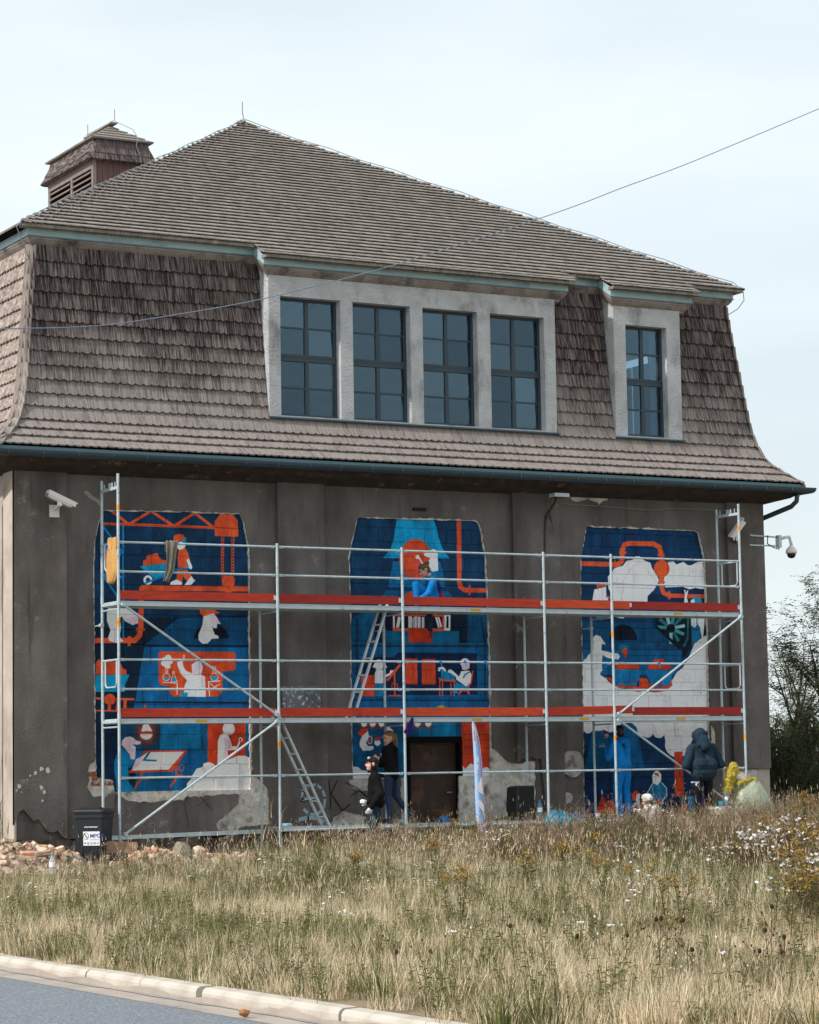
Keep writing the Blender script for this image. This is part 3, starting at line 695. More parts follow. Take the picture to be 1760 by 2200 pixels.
# doubled eaves course
roof_row(-.03, EXL, D1[0] - .02, True); roof_row(-.03, D1[1] + .06, D2[0] - .02); roof_row(-.03, D2[1] + .06, EXR)
stuff_part(rf.build('roof_shingle_field', M_roof, ROOF))
for xa, xb, tt in ((EXL + .02, D1[0] - .03, -.02), (D1[1] + .09, D2[0] - .03, -.02), (D2[1] + .09, EXR - .02, -.02), (D1[0] - .02, D1[1] + .07, t0 + .01), (D2[0] - .02, D2[1] + .07, t0 + .01)):
    eb = MB(); q = e0 + sl * tt; n_ = int((xb - xa) / .14)
    for i in range(n_): x0_ = xa + (xb - xa) * i / n_; x1_ = xa + (xb - xa) * (i + 1) / n_; j_ = rr.uniform(-.006, .006); eb.box(x0_ + .001, x1_ - .001, q.y + .006 + j_, q.y + .20, q.z - .035 + j_ * .5, q.z + .022)
    stuff_part(eb.build('eaves_course', M_roof, ROOF))
# courses on the hidden side slopes
sc_ = MB()
for side in (-1, 1):
    ex = EXL if side < 0 else EXR; dv = Vector((AP.x - ex, 0, AP.z - EZ)); Ls = dv.length; dv.normalize(); nn = Vector((-dv.z * (1 if dv.x > 0 else -1), 0, abs(dv.x)))
    for k in range(int(Ls / .2)):
        f = k * .2 / Ls; y0 = EY + (AP.y - EY) * f; y1 = BK - 7.32 * f; p = Vector((ex, 0, EZ)) + dv * (k * .2)
        a = p + nn * .03; b = p + dv * .28 + nn * .004
        sc_.add([(a.x, y0 - .03, a.z), (a.x, y1, a.z), (b.x, y1, b.z), (b.x, y0 + .2, b.z), (a.x - nn.x * .03, y0 - .03, a.z - .03), (a.x - nn.x * .03, y1, a.z - .03)], [(0, 1, 2, 3), (0, 4, 5, 1)])
stuff_part(sc_.build('side_shingle_courses', M_roof, ROOF))
# ridge cap boards at the apex
MB().bar((6.25, 7.30, 14.90), (6.47, 7.53, 15.03), .16, .025).build('ridge_board', M_roof, BLD)
MB().bar((6.68, 7.28, 14.88), (6.44, 7.53, 15.03), .16, .025).build('ridge_board', M_roof, BLD)

# --- cupola on the ridge
CY0, CY1, CXM = 14.22, 17.1, 6.45
CUP = MB(); w2 = .70
CUP.box(CXM - w2, CXM + w2, CY0, CY1, 14.3, 15.66)
cup = CUP.build('cupola', M_cup, BLD)
cb = MB()
nb = 9
for i in range(nb):
    xa = CXM - w2 + .06 + i * (2 * w2 - .12) / nb; MB().box(xa + .004, xa + (2 * w2 - .12) / nb - .004, CY0 - .018 - .004 * (i % 2), CY0 - .001, 14.3, 15.62).build('board', M_cup, cup)
for xx in (CXM - w2, CXM + w2): MB().box(xx - .045, xx + .045, CY0 - .04, CY0 + .06, 14.3, 15.66).build('corner_post', M_louvre, cup)
lx = CXM - w2 - .002
MB().box(lx - .01, lx, CY0 + .1, CY1 - .1, 14.4, 15.38).build('louvre_opening', M_dark, cup)
MB().box(lx - .05, lx - .01, CY0 + .06, CY1, 15.38, 15.64).build('board', M_louvre, cup)
for yy in (CY0 + 1.32, CY1 - .06): MB().box(lx - .05, lx - .011, yy - .06, yy + .06, 14.4, 15.38).build('corner_post', M_louvre, cup)
for j in range(6):
    for ya, yb in ((CY0 + .07, CY0 + 1.25), (CY0 + 1.39, CY1 - .13)):
        z = 14.62 + j * .135; MB().bar((lx - .045, ya, z), (lx - .045, yb, z), .11, .018, up=(-.7, 0, .7)).build('slat', M_louvre, cup)
# cupola skirt (short mansard) and cap roof
def ring(off, z, r=.06): 
    x0, x1, y0, y1 = CXM - w2 - off, CXM + w2 + off, CY0 - off, CY1 + off; r = min(r, .3)
    return [(x0 + r, y0, z), (x1 - r, y0, z), (x1, y0 + r, z), (x1, y1 - r, z), (x1 - r, y1, z), (x0 + r, y1, z), (x0, y1 - r, z), (x0, y0 + r, z)]
ck = MB()
for (o0, z0, o1, z1) in ((.215, 15.58, .10, 15.78), (.135, 15.75, .05, 15.95), (.06, 15.92, .0, 16.12)):
    A, B = ring(o0, z0, .09), ring(o1, z1, .07); Cc = ring(o0 - .02, z0 - .015, .09)
    ck.add(A + B + Cc, [(i, (i + 1) % 8, (i + 1) % 8 + 8, i + 8) for i in range(8)] + [(i, i + 16, (i + 1) % 8 + 16, (i + 1) % 8) for i in range(8)])
ck.add(ring(.19, 15.582, .09), [tuple(range(8))]); ck.build('skirt', M_shingle, cup)
cr_ = MB(); hw0 = w2 + .09
for k in range(5):
    f0, f1 = k / 5, (k + 1) / 5
    o0, o1 = .09 - (w2 + .09) * f0, .09 - (w2 + .09) * f1 - .05; z0, z1 = 16.12 + .50 * f0 + .012, 16.12 + .50 * f1 + .02
    def rg(off, z, e=0): return [(CXM - w2 - off, CY0 - off, z), (CXM + w2 + off, CY0 - off, z), (CXM + w2 + off, CY1 + off, z), (CXM - w2 - off, CY1 + off, z)]
    A, B, Cc = rg(o0 + .012, z0 + .01), rg(max(o1, -w2 + .005), z1), rg(o0, z0 - .025)
    cr_.add(A + B + Cc, [(i, (i + 1) % 4, (i + 1) % 4 + 4, i + 4) for i in range(4)] + [(i, i + 8, (i + 1) % 4 + 8, (i + 1) % 4) for i in range(4)])
cr_.add([(CXM - w2 - .09, CY0 - .09, 16.11), (CXM + w2 + .09, CY0 - .09, 16.11), (CXM + w2 + .09, CY1 + .09, 16.11), (CXM - w2 - .09, CY1 + .09, 16.11)], [(0, 1, 2, 3)])
cr_.build('cap_roof', M_roof, cup)
MB().bar((CXM, CY0 + .45, 16.66), (CXM, CY1 - .7, 16.66), .2, .03).build('ridge_board', M_roof, cup)

# --- lightning conductor wires with clips and rods
lw = MB()
def wire(pts, r=.009, n=6): lw.tube(pts, r, n)
hipL = lambda f, h=.09: Vector((EXL + (AP.x - EXL) * f, EY + (AP.y - EY) * f, EZ + (AP.z - EZ) * f + h))
hipR = lambda f, h=.09: Vector((EXR + (AP.x - EXR) * f, EY + (AP.y - EY) * f, EZ + (AP.z - EZ) * f + h))
wire([(XL + .36, .28, 9.9), (XL + .2, .2, 10.25), (XL + .02, .1, 10.55), (EXL - .0, EY, EZ + .05)] + [hipL(i / 14, .09 - .03 * (i % 2)) for i in range(1, 15)])
wire([(XR - .41, .36, 10.15), (XR - .2, .3, 10.28), (XR - .1, .22, 10.45), (XR - .13, .2, 10.62)] + [hipR(.02 + i / 15, .10 - .035 * (i % 2)) for i in range(0, 15)] + [(6.45, 7.47, 15.07)])
for i in range(2, 15):
    for hp in (hipL, hipR): q = hp(i / 15.0, 0); lw.tube([q, q + Vector((0, 0, .1))], .008, 5)
wire([(6.45, 7.45, 15.04), (6.45, 7.45, 15.12), (6.42, 7.42, 15.18), (6.42, 7.42, 15.42)], .010)
wire([(CXM, CY0 + .5, 16.72), (CXM, CY1 - .7, 16.76), (CXM, CY1 + .02, 16.3)]); wire([(CXM, CY0 + .42, 16.68), (CXM, CY0 + .42, 16.98)], .010); wire([(CXM, CY1 - .75, 16.7), (CXM, CY1 - .75, 17.0)], .010)
wire([(CXM + .02, CY0 + .4, 16.68), (CXM + .3, CY0 + .0, 16.42), (CXM + .38, CY0 - .1, 16.2), (CXM + .34, CY0 - .11, 16.0), (CXM + .45, CY0 - .13, 15.7), (CXM + .47, CY0 - .06, 15.2), (CXM + .47, CY0 - .05, 14.7)])
lw.build('lightning_wire', M_wire, BLD)
# ------------------------------------------------------------------ painted wall panels: flat paint on individually laid blocks
NY = 0.06
NAVY, NAVD, MID, BLU, CYA, TEA, ORA, RED, WHI, PNK, DRK, OLI = ((4, 48, 80), (2, 32, 54), (2, 70, 114), (4, 94, 148), (0, 152, 194), (0, 114, 150), (226, 84, 44), (190, 54, 30), (236, 234, 238), (226, 200, 216), (2, 20, 40), (160, 136, 60))
class Canvas:
    RES = .0062
    def __init__(s, name, outline, bgc):
        xs = [p[0] for p in outline]; zs = [p[1] for p in outline]
        s.x0, s.x1, s.z0, s.z1 = min(xs) - .06, max(xs) + .06, min(zs) - .06, max(zs) + .06
        s.w = int((s.x1 - s.x0) / s.RES); s.h = int((s.z1 - s.z0) / s.RES); s.name = name
        s.a = np.empty((s.h, s.w, 3), np.float32); s.a[:] = bgc
        s.gx, s.gz = np.meshgrid(s.x0 + (np.arange(s.w) + .5) * s.RES, s.z0 + (np.arange(s.h) + .5) * s.RES)
    def fillxz(s, P, col, alpha=1.0):
        P = np.array(P); i0 = max(0, int((P[:, 0].min() - s.x0) / s.RES) - 1); i1 = min(s.w, int((P[:, 0].max() - s.x0) / s.RES) + 2)
        j0 = max(0, int((P[:, 1].min() - s.z0) / s.RES) - 1); j1 = min(s.h, int((P[:, 1].max() - s.z0) / s.RES) + 2)
        if i1 <= i0 or j1 <= j0: return
        cov = np.zeros((j1 - j0, i1 - i0), np.float32)
        for dx, dz in ((-.25, -.25), (.25, -.25), (-.25, .25), (.25, .25)):
            X = s.gx[j0:j1, i0:i1] + dx * s.RES; Zz = s.gz[j0:j1, i0:i1] + dz * s.RES; ins = np.zeros(X.shape, bool)
            for k in range(len(P)):
                xa, za = P[k - 1]; xb, zb = P[k]
                if za == zb: continue
                c = ((za > Zz) != (zb > Zz)) & (X < (xb - xa) * (Zz - za) / (zb - za) + xa); ins ^= c
            cov += ins * .25
        s.a[j0:j1, i0:i1] += (np.array(col, np.float32) - s.a[j0:j1, i0:i1]) * (cov * alpha)[..., None]
    def M(s, Z, pts): return wall([Z(*p) for p in pts], NY)
    def poly(s, Z, pts, col, alpha=1.0): s.fillxz(s.M(Z, pts), col, alpha)
    def ell(s, Z, c, rx, ry=None, col=WHI, alpha=1.0, a0=0, a1=360, n=26):
        ry = ry or rx; s.poly(Z, [(c[0] + rx * math.cos(R_(a0 + (a1 - a0) * i / n)), c[1] + ry * math.sin(R_(a0 + (a1 - a0) * i / n))) for i in range(n + 1)], col, alpha)
    def line(s, Z, pts, w, col, closed=False):
        """stroke of width w (zoom pixels)"""
        P = [Vector(p) for p in pts]
        if closed: P.append(P[0])
        for a, b in zip(P[:-1], P[1:]):
            d = b - a
            if d.length < 1e-6: continue
            d.normalize(); n = Vector((-d.y, d.x)) * w / 2; e = d * w * .2; s.poly(Z, [tuple(a + n - e), tuple(b + n + e), tuple(b - n + e), tuple(a - n - e)], col)
        if w > 12:
            for p in P[1:-1]: s.ell(Z, tuple(p), w / 2, w / 2, col, n=12)
    def ringo(s, Z, c, rx, ry, w, col, a0=0, a1=360, n=22): s.line(Z, [(c[0] + rx * math.cos(R_(a0 + (a1 - a0) * i / n)), c[1] + ry * math.sin(R_(a0 + (a1 - a0) * i / n))) for i in range(n + 1)], w, col)
    def glow(s, Z, c, r, col, k=1.0):
        q = s.M(Z, [c, (c[0] + r, c[1])]); rr_ = abs(q[1][0] - q[0][0]); d = np.sqrt((s.gx - q[0][0]) ** 2 + (s.gz - q[0][1]) ** 2) / rr_
        rg = np.random.default_rng(4); al = np.clip(1.25 - d + rg.normal(0, .12, d.shape) * (d > .5), 0, 1) * k * (d < 1.5)
        s.a += (np.array(col, np.float32) - s.a) * np.clip(al, 0, 1)[..., None].astype(np.float32)
    def image(s):
        rg = np.random.default_rng(len(s.name) + s.w)
        def noise(step, amp):       # soft brushy unevenness of the coat of paint
            hh, ww = s.h // step[0] + 2, s.w // step[1] + 2; g = rg.normal(0, 1, (hh, ww)); yi = np.arange(s.h) / step[0]; xi = np.arange(s.w) / step[1]
            y0 = yi.astype(int); x0 = xi.astype(int); fy = (yi - y0)[:, None]; fx = (xi - x0)[None]
            v = g[y0][:, x0] * (1 - fy) * (1 - fx) + g[y0 + 1][:, x0] * fy * (1 - fx) + g[y0][:, x0 + 1] * (1 - fy) * fx + g[y0 + 1][:, x0 + 1] * fy * fx
            return v * amp
        dark = 1 - np.clip(s.a.mean(-1, keepdims=True) / 255, 0, 1)
        n = noise((34, 20), .10) + noise((60, 8), .035) + noise((7, 5), .05) + noise((2, 2), .02)
        a = s.a * (1 + n[..., None] * (.35 + .9 * dark)) + np.clip(n, 0, 1)[..., None] * 26 * dark
        chip = (noise((3, 3), 1) + noise((40, 30), .8)) > 3.1
        a[chip] = a[chip] * .5 + 90
        img = bpy.data.images.new(s.name, s.w, s.h); px = np.ones((s.h, s.w, 4), np.float32); px[..., :3] = np.clip(a * 1.04 / 255 + .004, 0, .95); img.pixels.foreach_set(px.ravel()); img.update(); img.pack()
        return img
def mural_material(img, cv):
    m = bpy.data.materials.new('painted_blocks'); m.use_nodes = True; t = m.node_tree; L = t.links; b = t.nodes['Principled BSDF']
    b.inputs['Roughness'].default_value = .75; b.inputs['Specular IOR Level'].default_value = .25
    g = nd(t, 'ShaderNodeNewGeometry'); sp = nd(t, 'ShaderNodeSeparateXYZ'); L.new(g.outputs['Position'], sp.inputs[0]); co = nd(t, 'ShaderNodeCombineXYZ')
    for ax, lo, hi, o in (('X', cv.x0, cv.x0 + cv.w * cv.RES, 'X'), ('Z', cv.z0, cv.z0 + cv.h * cv.RES, 'Y')):
        mr = nd(t, 'ShaderNodeMapRange'); mr.inputs['From Min'].default_value = lo; mr.inputs['From Max'].default_value = hi; L.new(sp.outputs[ax], mr.inputs['Value']); L.new(mr.outputs[0], co.inputs[o])
    ti = nd(t, 'ShaderNodeTexImage'); ti.image = img; ti.extension = 'EXTEND'; L.new(co.outputs[0], ti.inputs['Vector']); L.new(ti.outputs['Color'], b.inputs['Base Color'])
    n2 = nd(t, 'ShaderNodeTexNoise', Scale=26, Detail=5, Roughness=.65); L.new(g.outputs['Position'], n2.inputs['Vector'])
    bp = nd(t, 'ShaderNodeBump', Strength=.7, Distance=.012); L.new(n2.outputs['Fac'], bp.inputs['Height']); L.new(bp.outputs['Normal'], b.inputs['Normal'])
    return m
# ---- left panel
c1 = Canvas('left_panel_paint', N1, NAVY)
A, B = A_, B_
c1.poly(B, [(80, -120), (420, -120), (500, 100), (450, 420), (420, 560), (80, 560)], NAVD)
c1.poly(A, [(490, 1290), (800, 1275), (1420, 1270), (1420, 1530), (500, 1530), (430, 1700)], NAVD)
c1.poly(A, [(520, 1505), (800, 1285), (1420, 1280), (1420, 1520), (505, 1528)], MID)
c1.poly(B, [(512, 38), (1420, 38), (1420, 565), (415, 565), (440, 470), (490, 150)], BLU)
for yy in (30, 505): c1.line(B, [(500 if yy < 100 else 430, yy), (1415, yy + 5)], 16, NAVD)
c1.line(A, [(160, 490), (720, 508), (1110, 525)], 22, ORA)
for p in (((215, 365), (375, 495)), ((385, 494), (555, 390)), ((575, 390), (745, 502)), ((770, 505), (930, 402)), ((940, 402), (1092, 522))): c1.line(A, p, 24, ORA)
c1.poly(A, [(1155, 403), (1250, 410), (1297, 465), (1299, 515), (1303, 600), (1105, 595), (1103, 470)], ORA); c1.line(A, [(1105, 524), (1280, 530)], 7, RED)
for cx0 in (1170, 1255):
    for i in range(13): c1.ringo(A, (cx0, 615 + i * 26), 10, 17, 6, ORA, n=12)
c1.poly(A, [(1180, 925), (1255, 930), (1275, 965), (1265, 1015), (1250, 1020), (1245, 1080), (1195, 1080), (1190, 1015), (1170, 1010), (1160, 965)], ORA)
c1.poly(A, [(480, 1008), (1400, 1018), (1400, 1062), (500, 1055)], ORA); c1.line(A, [(520, 1070), (1390, 1076)], 8, (30, 40, 130))
c1.line(A, [(490, 1030), (485, 1100), (482, 1200), (480, 1370), (470, 1430), (430, 1475), (100, 1475)], 44, ORA); c1.poly(A, [(442, 1368), (518, 1372), (518, 1394), (442, 1390)], ORA); c1.poly(A, [(370, 1438), (397, 1438), (397, 1520), (370, 1520)], ORA)
for x_ in (332, 164): c1.line(A, [(x_, 505), (x_, 1450)], 16 if x_ > 200 else 10, (0, 128, 190))
for p in (((165, 515), (330, 735)), ((330, 720), (165, 935)), ((165, 935), (275, 1090)), ((160, 712), (325, 715)), ((165, 935), (325, 938))): c1.line(A, p, 16, (0, 128, 190))
c1.poly(A, [(470, 850), (690, 825), (690, 930), (600, 955)], CYA); c1.ell(A, (541, 965), 38, 40, WHI); c1.ell(A, (541, 965), 18, 20, NAVY); c1.line(A, [(510, 995), (700, 920), (760, 880), (885, 858)], 16, (0, 120, 180))
c1.poly(A, [(498, 845), (500, 800), (525, 795), (528, 765), (545, 750), (580, 752), (600, 738), (628, 742), (632, 770), (660, 795), (692, 800), (692, 825)], ORA)
c1.poly(A, [(755, 620), (760, 590), (800, 575), (835, 580), (850, 605), (873, 608), (840, 622), (820, 645), (770, 650)], ORA); c1.poly(A, [(815, 650), (825, 625), (865, 615), (862, 670)], CYA)
c1.poly(A, [(780, 690), (795, 655), (820, 640), (860, 668), (850, 695), (810, 715)], WHI)
c1.poly(A, [(800, 715), (855, 695), (880, 740), (892, 785), (870, 800), (870, 860), (795, 860), (790, 770)], ORA); c1.poly(A, [(865, 795), (887, 785), (915, 855), (908, 876), (888, 868)], WHI)
c1.poly(A, [(788, 878), (872, 878), (918, 940), (885, 975), (860, 965), (835, 930), (828, 990), (782, 965)], ORA); c1.poly(A, [(725, 1005), (735, 980), (780, 960), (830, 985), (830, 1006)], WHI); c1.poly(A, [(848, 1008), (905, 932), (940, 970), (905, 1006)], WHI)
c1.poly(A, [(205, 1195), (390, 1190), (400, 1225), (460, 1280), (455, 1330), (410, 1345), (345, 1310), (320, 1270), (305, 1290), (315, 1370), (300, 1440), (335, 1480), (280, 1497), (215, 1478), (205, 1450), (225, 1390), (195, 1310), (195, 1240)], WHI)
c1.poly(A, [(345, 1290), (455, 1268), (458, 1330), (405, 1345)], PNK)
c1.ell(A, (1075, 1458), 145, 132, DRK, a0=180, a1=360); c1.poly(A, [(968, 1200), (1100, 1200), (1115, 1228), (1155, 1243), (1095, 1248), (1005, 1270), (985, 1250)], ORA)
c1.poly(A, [(1008, 1270), (1095, 1245), (1125, 1285), (1155, 1335), (1125, 1335), (1120, 1370), (1095, 1370), (1085, 1350), (1090, 1385), (1105, 1425), (1135, 1435), (1138, 1458), (1080, 1460), (1045, 1500), (1000, 1502), (968, 1470), (965, 1430), (1000, 1340)], WHI); c1.poly(A, [(1060, 1265), (1100, 1250), (1125, 1285), (1150, 1332), (1122, 1335), (1115, 1368), (1085, 1350)], PNK)
c1.poly(B, [(630, 95), (650, 75), (1260, 80), (1280, 100), (1278, 225), (1260, 240), (1170, 245), (1168, 420), (1130, 457), (760, 457), (725, 430), (718, 370), (650, 362), (632, 335)], (214, 76, 40))
c1.poly(B, [(785, 165), (830, 155), (838, 200), (860, 240), (915, 262), (908, 190), (950, 158), (985, 162), (1005, 200), (1000, 235), (985, 270), (1022, 290), (1028, 460), (840, 458), (850, 360), (870, 320), (820, 270), (790, 200)], WHI); c1.poly(B, [(912, 200), (950, 158), (985, 162), (1005, 200), (990, 270), (930, 290)], PNK, .7)
c1.line(B, [(833, 160), (842, 106), (850, 110), (842, 160)], 5, WHI)
for q in ((710, 135, 30), (680, 152, 26), (726, 162, 24), (700, 185, 30), (672, 178, 22), (712, 200, 22)): c1.ell(B, q[:2], q[2], q[2], WHI)
c1.line(B, [(692, 205), (692, 262)], 5, WHI); c1.line(B, [(706, 205), (706, 262)], 5, WHI); c1.ell(B, (697, 296), 28, 26, CYA, a0=0, a1=180); c1.ringo(B, (697, 292), 30, 30, 5, WHI)
c1.poly(B, [(745, 300), (780, 300), (786, 332), (736, 332)], CYA); c1.line(B, [(752, 240), (752, 270), (736, 332), (786, 332), (764, 270), (764, 240)], 5, WHI)
c1.line(B, [(668, 335), (788, 345), (785, 440)], 7, WHI); c1.ell(B, (1100, 298), 30, 28, CYA, a0=-20, a1=200); c1.ringo(B, (1100, 292), 32, 32, 4, WHI); c1.line(B, [(1088, 260), (1088, 205), (1108, 205), (1108, 260)], 5, WHI)
c1.line(B, [(1150, 325), (1050, 332), (1060, 455)], 8, WHI); c1.line(B, [(1060, 400), (1148, 352)], 6, WHI); c1.line(B, [(1060, 345), (1148, 405)], 6, WHI); c1.poly(B, [(812, 425), (878, 422), (872, 459), (818, 459)], CYA)
c1.poly(B, [(105, 165), (130, 140), (190, 150), (215, 130), (230, 155), (315, 185), (330, 220), (360, 230), (362, 274), (95, 274)], ORA); c1.poly(B, [(95, 275), (385, 272), (350, 360), (345, 418), (95, 415)], CYA)
c1.line(B, [(95, 472), (422, 480)], 18, ORA); c1.ell(B, (220, 482), 48, 48, ORA); c1.line(B, [(216, 520), (216, 575)], 26, ORA); c1.line(B, [(288, 490), (282, 570)], 26, ORA); c1.line(B, [(350, 485), (348, 566)], 26, ORA); c1.line(B, [(95, 576), (290, 578)], 14, ORA); c1.line(B, [(516, 525), (518, 562)], 12, ORA)
c1.poly(B, [(80, 590), (430, 590), (430, 1180), (80, 1180)], (1, 34, 64)); c1.poly(B, [(300, 640), (640, 640), (640, 930), (430, 1000), (300, 900)], (1, 66, 104)); c1.poly(B, [(645, 640), (982, 640), (985, 1050), (640, 1050)], (0, 112, 164)); c1.poly(B, [(985, 640), (1045, 640), (1045, 1050), (985, 1050)], (4, 88, 134)); c1.poly(B, [(1362, 640), (1420, 640), (1420, 1000), (1362, 1000)], (4, 88, 134))
c1.poly(B, [(430, 920), (1000, 890), (1000, 1270), (430, 1270)], (2, 92, 142)); c1.poly(B, [(640, 900), (985, 900), (985, 1100), (800, 1130)], (0, 96, 156)); c1.poly(B, [(1045, 640), (1362, 640), (1365, 1040), (1045, 1040)], (206, 64, 32))
c1.glow(B, (530, 762), 100, (206, 60, 26), 1.0); c1.poly(B, [(485, 752), (500, 695), (525, 683), (545, 690), (580, 750)], WHI); c1.ell(B, (527, 772), 53, 48, WHI, a0=0, a1=180); c1.line(B, [(474, 762), (527, 752), (582, 758)], 8, (170, 40, 30))
c1.poly(B, [(310, 895), (340, 890), (385, 960), (437, 985), (430, 1000), (410, 1045), (370, 1060), (385, 1100), (380, 1180), (430, 1240), (432, 1270), (280, 1270), (260, 1100), (255, 1010), (280, 940)], (0, 124, 176)); c1.poly(B, [(378, 1100), (437, 1095), (437, 1200), (380, 1185)], NAVD)
c1.poly(B, [(318, 865), (325, 825), (350, 800), (390, 793), (420, 805), (435, 825), (482, 838), (478, 855), (450, 864), (410, 857), (340, 885)], PNK); c1.poly(B, [(340, 885), (410, 855), (438, 885), (432, 985), (395, 985), (385, 945)], PNK)
c1.poly(B, [(515, 910), (875, 910), (750, 1088), (370, 1100), (400, 1075), (490, 950)], (210, 70, 34)); c1.poly(B, [(540, 925), (845, 922), (715, 1072), (400, 1080), (490, 960)], WHI); c1.poly(B, [(405, 1070), (440, 985), (490, 960), (500, 1000), (440, 1060)], PNK)
c1.poly(B, [(545, 922), (566, 924), (522, 986), (620, 990), (610, 1004), (494, 998)], TEA); c1.line(B, [(485, 1095), (487, 1150), (452, 1190), (434, 1232)], 17, (206, 70, 36)); c1.line(B, [(785, 1010), (780, 1110), (772, 1160), (730, 1215)], 17, (206, 70, 36)); c1.ringo(B, (823, 1055), 20, 28, 7, (206, 70, 36)); c1.line(B, [(780, 1118), (850, 1126)], 12, (206, 70, 36)); c1.line(B, [(485, 1150), (550, 1158)], 8, (206, 70, 36))
c1.ell(B, (1220, 728), 52, 54, WHI); c1.poly(B, [(1160, 765), (1265, 755), (1255, 775), (1205, 790)], PNK); c1.poly(B, [(1130, 830), (1150, 780), (1200, 768), (1232, 810), (1250, 875), (1300, 878), (1300, 902), (1210, 912), (1215, 970), (1200, 1000), (1125, 1040), (1128, 930)], WHI); c1.poly(B, [(1180, 800), (1230, 830), (1240, 890), (1205, 900), (1200, 990), (1165, 1010), (1190, 880)], PNK)
c1.line(B, [(1290, 895), (1315, 835)], 14, WHI); c1.ringo(B, (1322, 822), 13, 16, 8, WHI, a0=-200, a1=60)
c1.poly(B, [(862, 1275), (870, 1190), (905, 1150), (915, 1120), (950, 1065), (1000, 1050), (1010, 1020), (1050, 1008), (1090, 1020), (1110, 1040), (1180, 1000), (1230, 985), (1300, 955), (1360, 955), (1430, 990), (1430, 1275)], WHI)
# ---- middle panel
c2 = Canvas('middle_panel_paint', N2, (3, 52, 86))
C, D = C_, D_
c2.poly(C, [(200, 985), (1560, 985), (1560, 1500), (200, 1500)], (2, 76, 118)); c2.poly(D, [(200, 0), (1560, 0), (1560, 1300), (200, 1300)], (3, 88, 136))
c2.poly(C, [(660, 140), (990, 140), (1028, 225), (1045, 320), (1080, 420), (1148, 516), (528, 514), (600, 430), (630, 340), (645, 230)], (0, 144, 196)); c2.poly(C, [(625, 540), (1060, 540), (1090, 640), (1105, 782), (580, 782), (605, 640)], (0, 104, 152)); c2.poly(C, [(640, 514), (1060, 516), (1065, 545), (625, 543)], NAVD)
c2.poly(C, [(510, 885), (560, 812), (1130, 820), (1200, 890)], (0, 88, 134)); c2.ell(C, (832, 522), 152, 186, (206, 72, 40)); c2.ell(C, (800, 890), 80, 66, (206, 72, 40))
c2.poly(C, [(905, 470), (960, 457), (985, 430), (1010, 430), (1037, 460), (1042, 632), (985, 642), (960, 602), (890, 568), (862, 518), (840, 520), (833, 492), (855, 482), (870, 500), (900, 560), (950, 545), (970, 515), (920, 495)], WHI); c2.line(C, [(840, 520), (840, 740)], 5, (190, 60, 140))
c2.line(C, [(1235, 140), (1238, 730), (1248, 780), (1290, 811), (1520, 813)], 42, (216, 78, 46)); c2.poly(C, [(1200, 705), (1280, 708), (1280, 726), (1200, 723)], (216, 78, 46)); c2.poly(C, [(1322, 765), (1343, 765), (1343, 854), (1322, 854)], (216, 78, 46))
c2.poly(C, [(240, 1080), (330, 1020), (330, 990), (225, 990)], NAVY); c2.poly(C, [(450, 1000), (1312, 1000), (1312, 1300), (450, 1300)], (2, 28, 56)); c2.poly(C, [(315, 1090), (390, 1000), (462, 1000), (450, 1310), (300, 1310)], (2, 84, 128))
c2.poly(C, [(620, 1032), (1097, 1036), (1097, 1190), (620, 1188)], ORA); c2.poly(C, [(638, 1050), (1080, 1054), (1080, 1164), (638, 1162)], (2, 24, 48))
for p in (((622, 1050), (640, 1050), (640, 1160), (626, 1160)), ((668, 1055), (698, 1060), (680, 1160), (650, 1158)), ((765, 1052), (800, 1053), (800, 1160), (765, 1160)), ((805, 1065), (816, 1065), (816, 1160), (805, 1160)), ((822, 1054), (844, 1054), (844, 1160), (822, 1160)), ((850, 1056), (880, 1056), (880, 1160), (850, 1160)), ((890, 1060), (913, 1060), (913, 1162), (890, 1162)), ((1012, 1062), (1030, 1058), (1058, 1160), (1042, 1162)), ((1034, 1060), (1052, 1060), (1078, 1150), (1062, 1160)), ((1098, 1040), (1155, 1040), (1155, 1186), (1098, 1186))): c2.poly(C, p, WHI)
c2.poly(C, [(1120, 1055), (1138, 1050), (1138, 1160), (1115, 1160)], NAVD); c2.poly(C, [(548, 1188), (1238, 1190), (1238, 1300), (545, 1296)], (0, 100, 146)); c2.poly(C, [(768, 1165), (960, 1168), (992, 1296), (768, 1296)], (196, 54, 30))
c2.line(C, [(255, 1325), (1510, 1330)], 20, NAVY); c2.line(C, [(290, 1080), (290, 1330)], 18, NAVY); c2.line(C, [(1440, 1060), (1478, 1330)], 18, NAVY)
c2.poly(D, [(345, 137), (630, 137), (675, 92), (1400, 100), (1408, 487), (345, 492)], (2, 32, 66)); c2.line(D, [(245, 535), (1530, 538)], 18, NAVY); c2.line(D, [(290, 40), (292, 500)], 20, NAVY); c2.line(D, [(1475, 40), (1477, 500)], 16, NAVY); c2.line(D, [(245, 34), (1520, 38)], 18, NAVY)
for p in (((740, 150), (848, 152), (850, 390), (740, 388)), ((890, 152), (1018, 154), (1018, 391), (890, 390)), ((330, 303), (455, 303), (455, 500), (330, 500))): c2.poly(D, p, (212, 70, 38))
c2.ell(D, (492, 198), 38, 40, WHI); c2.poly(D, [(432, 232), (455, 185), (545, 180), (570, 240), (530, 225), (520, 262), (470, 262), (460, 238)], WHI); c2.poly(D, [(465, 258), (532, 258), (535, 310), (590, 285), (600, 257), (625, 258), (638, 275), (600, 302), (545, 332), (530, 382), (455, 385), (455, 290)], WHI); c2.poly(D, [(455, 380), (532, 380), (530, 500), (460, 500)], (0, 128, 178))
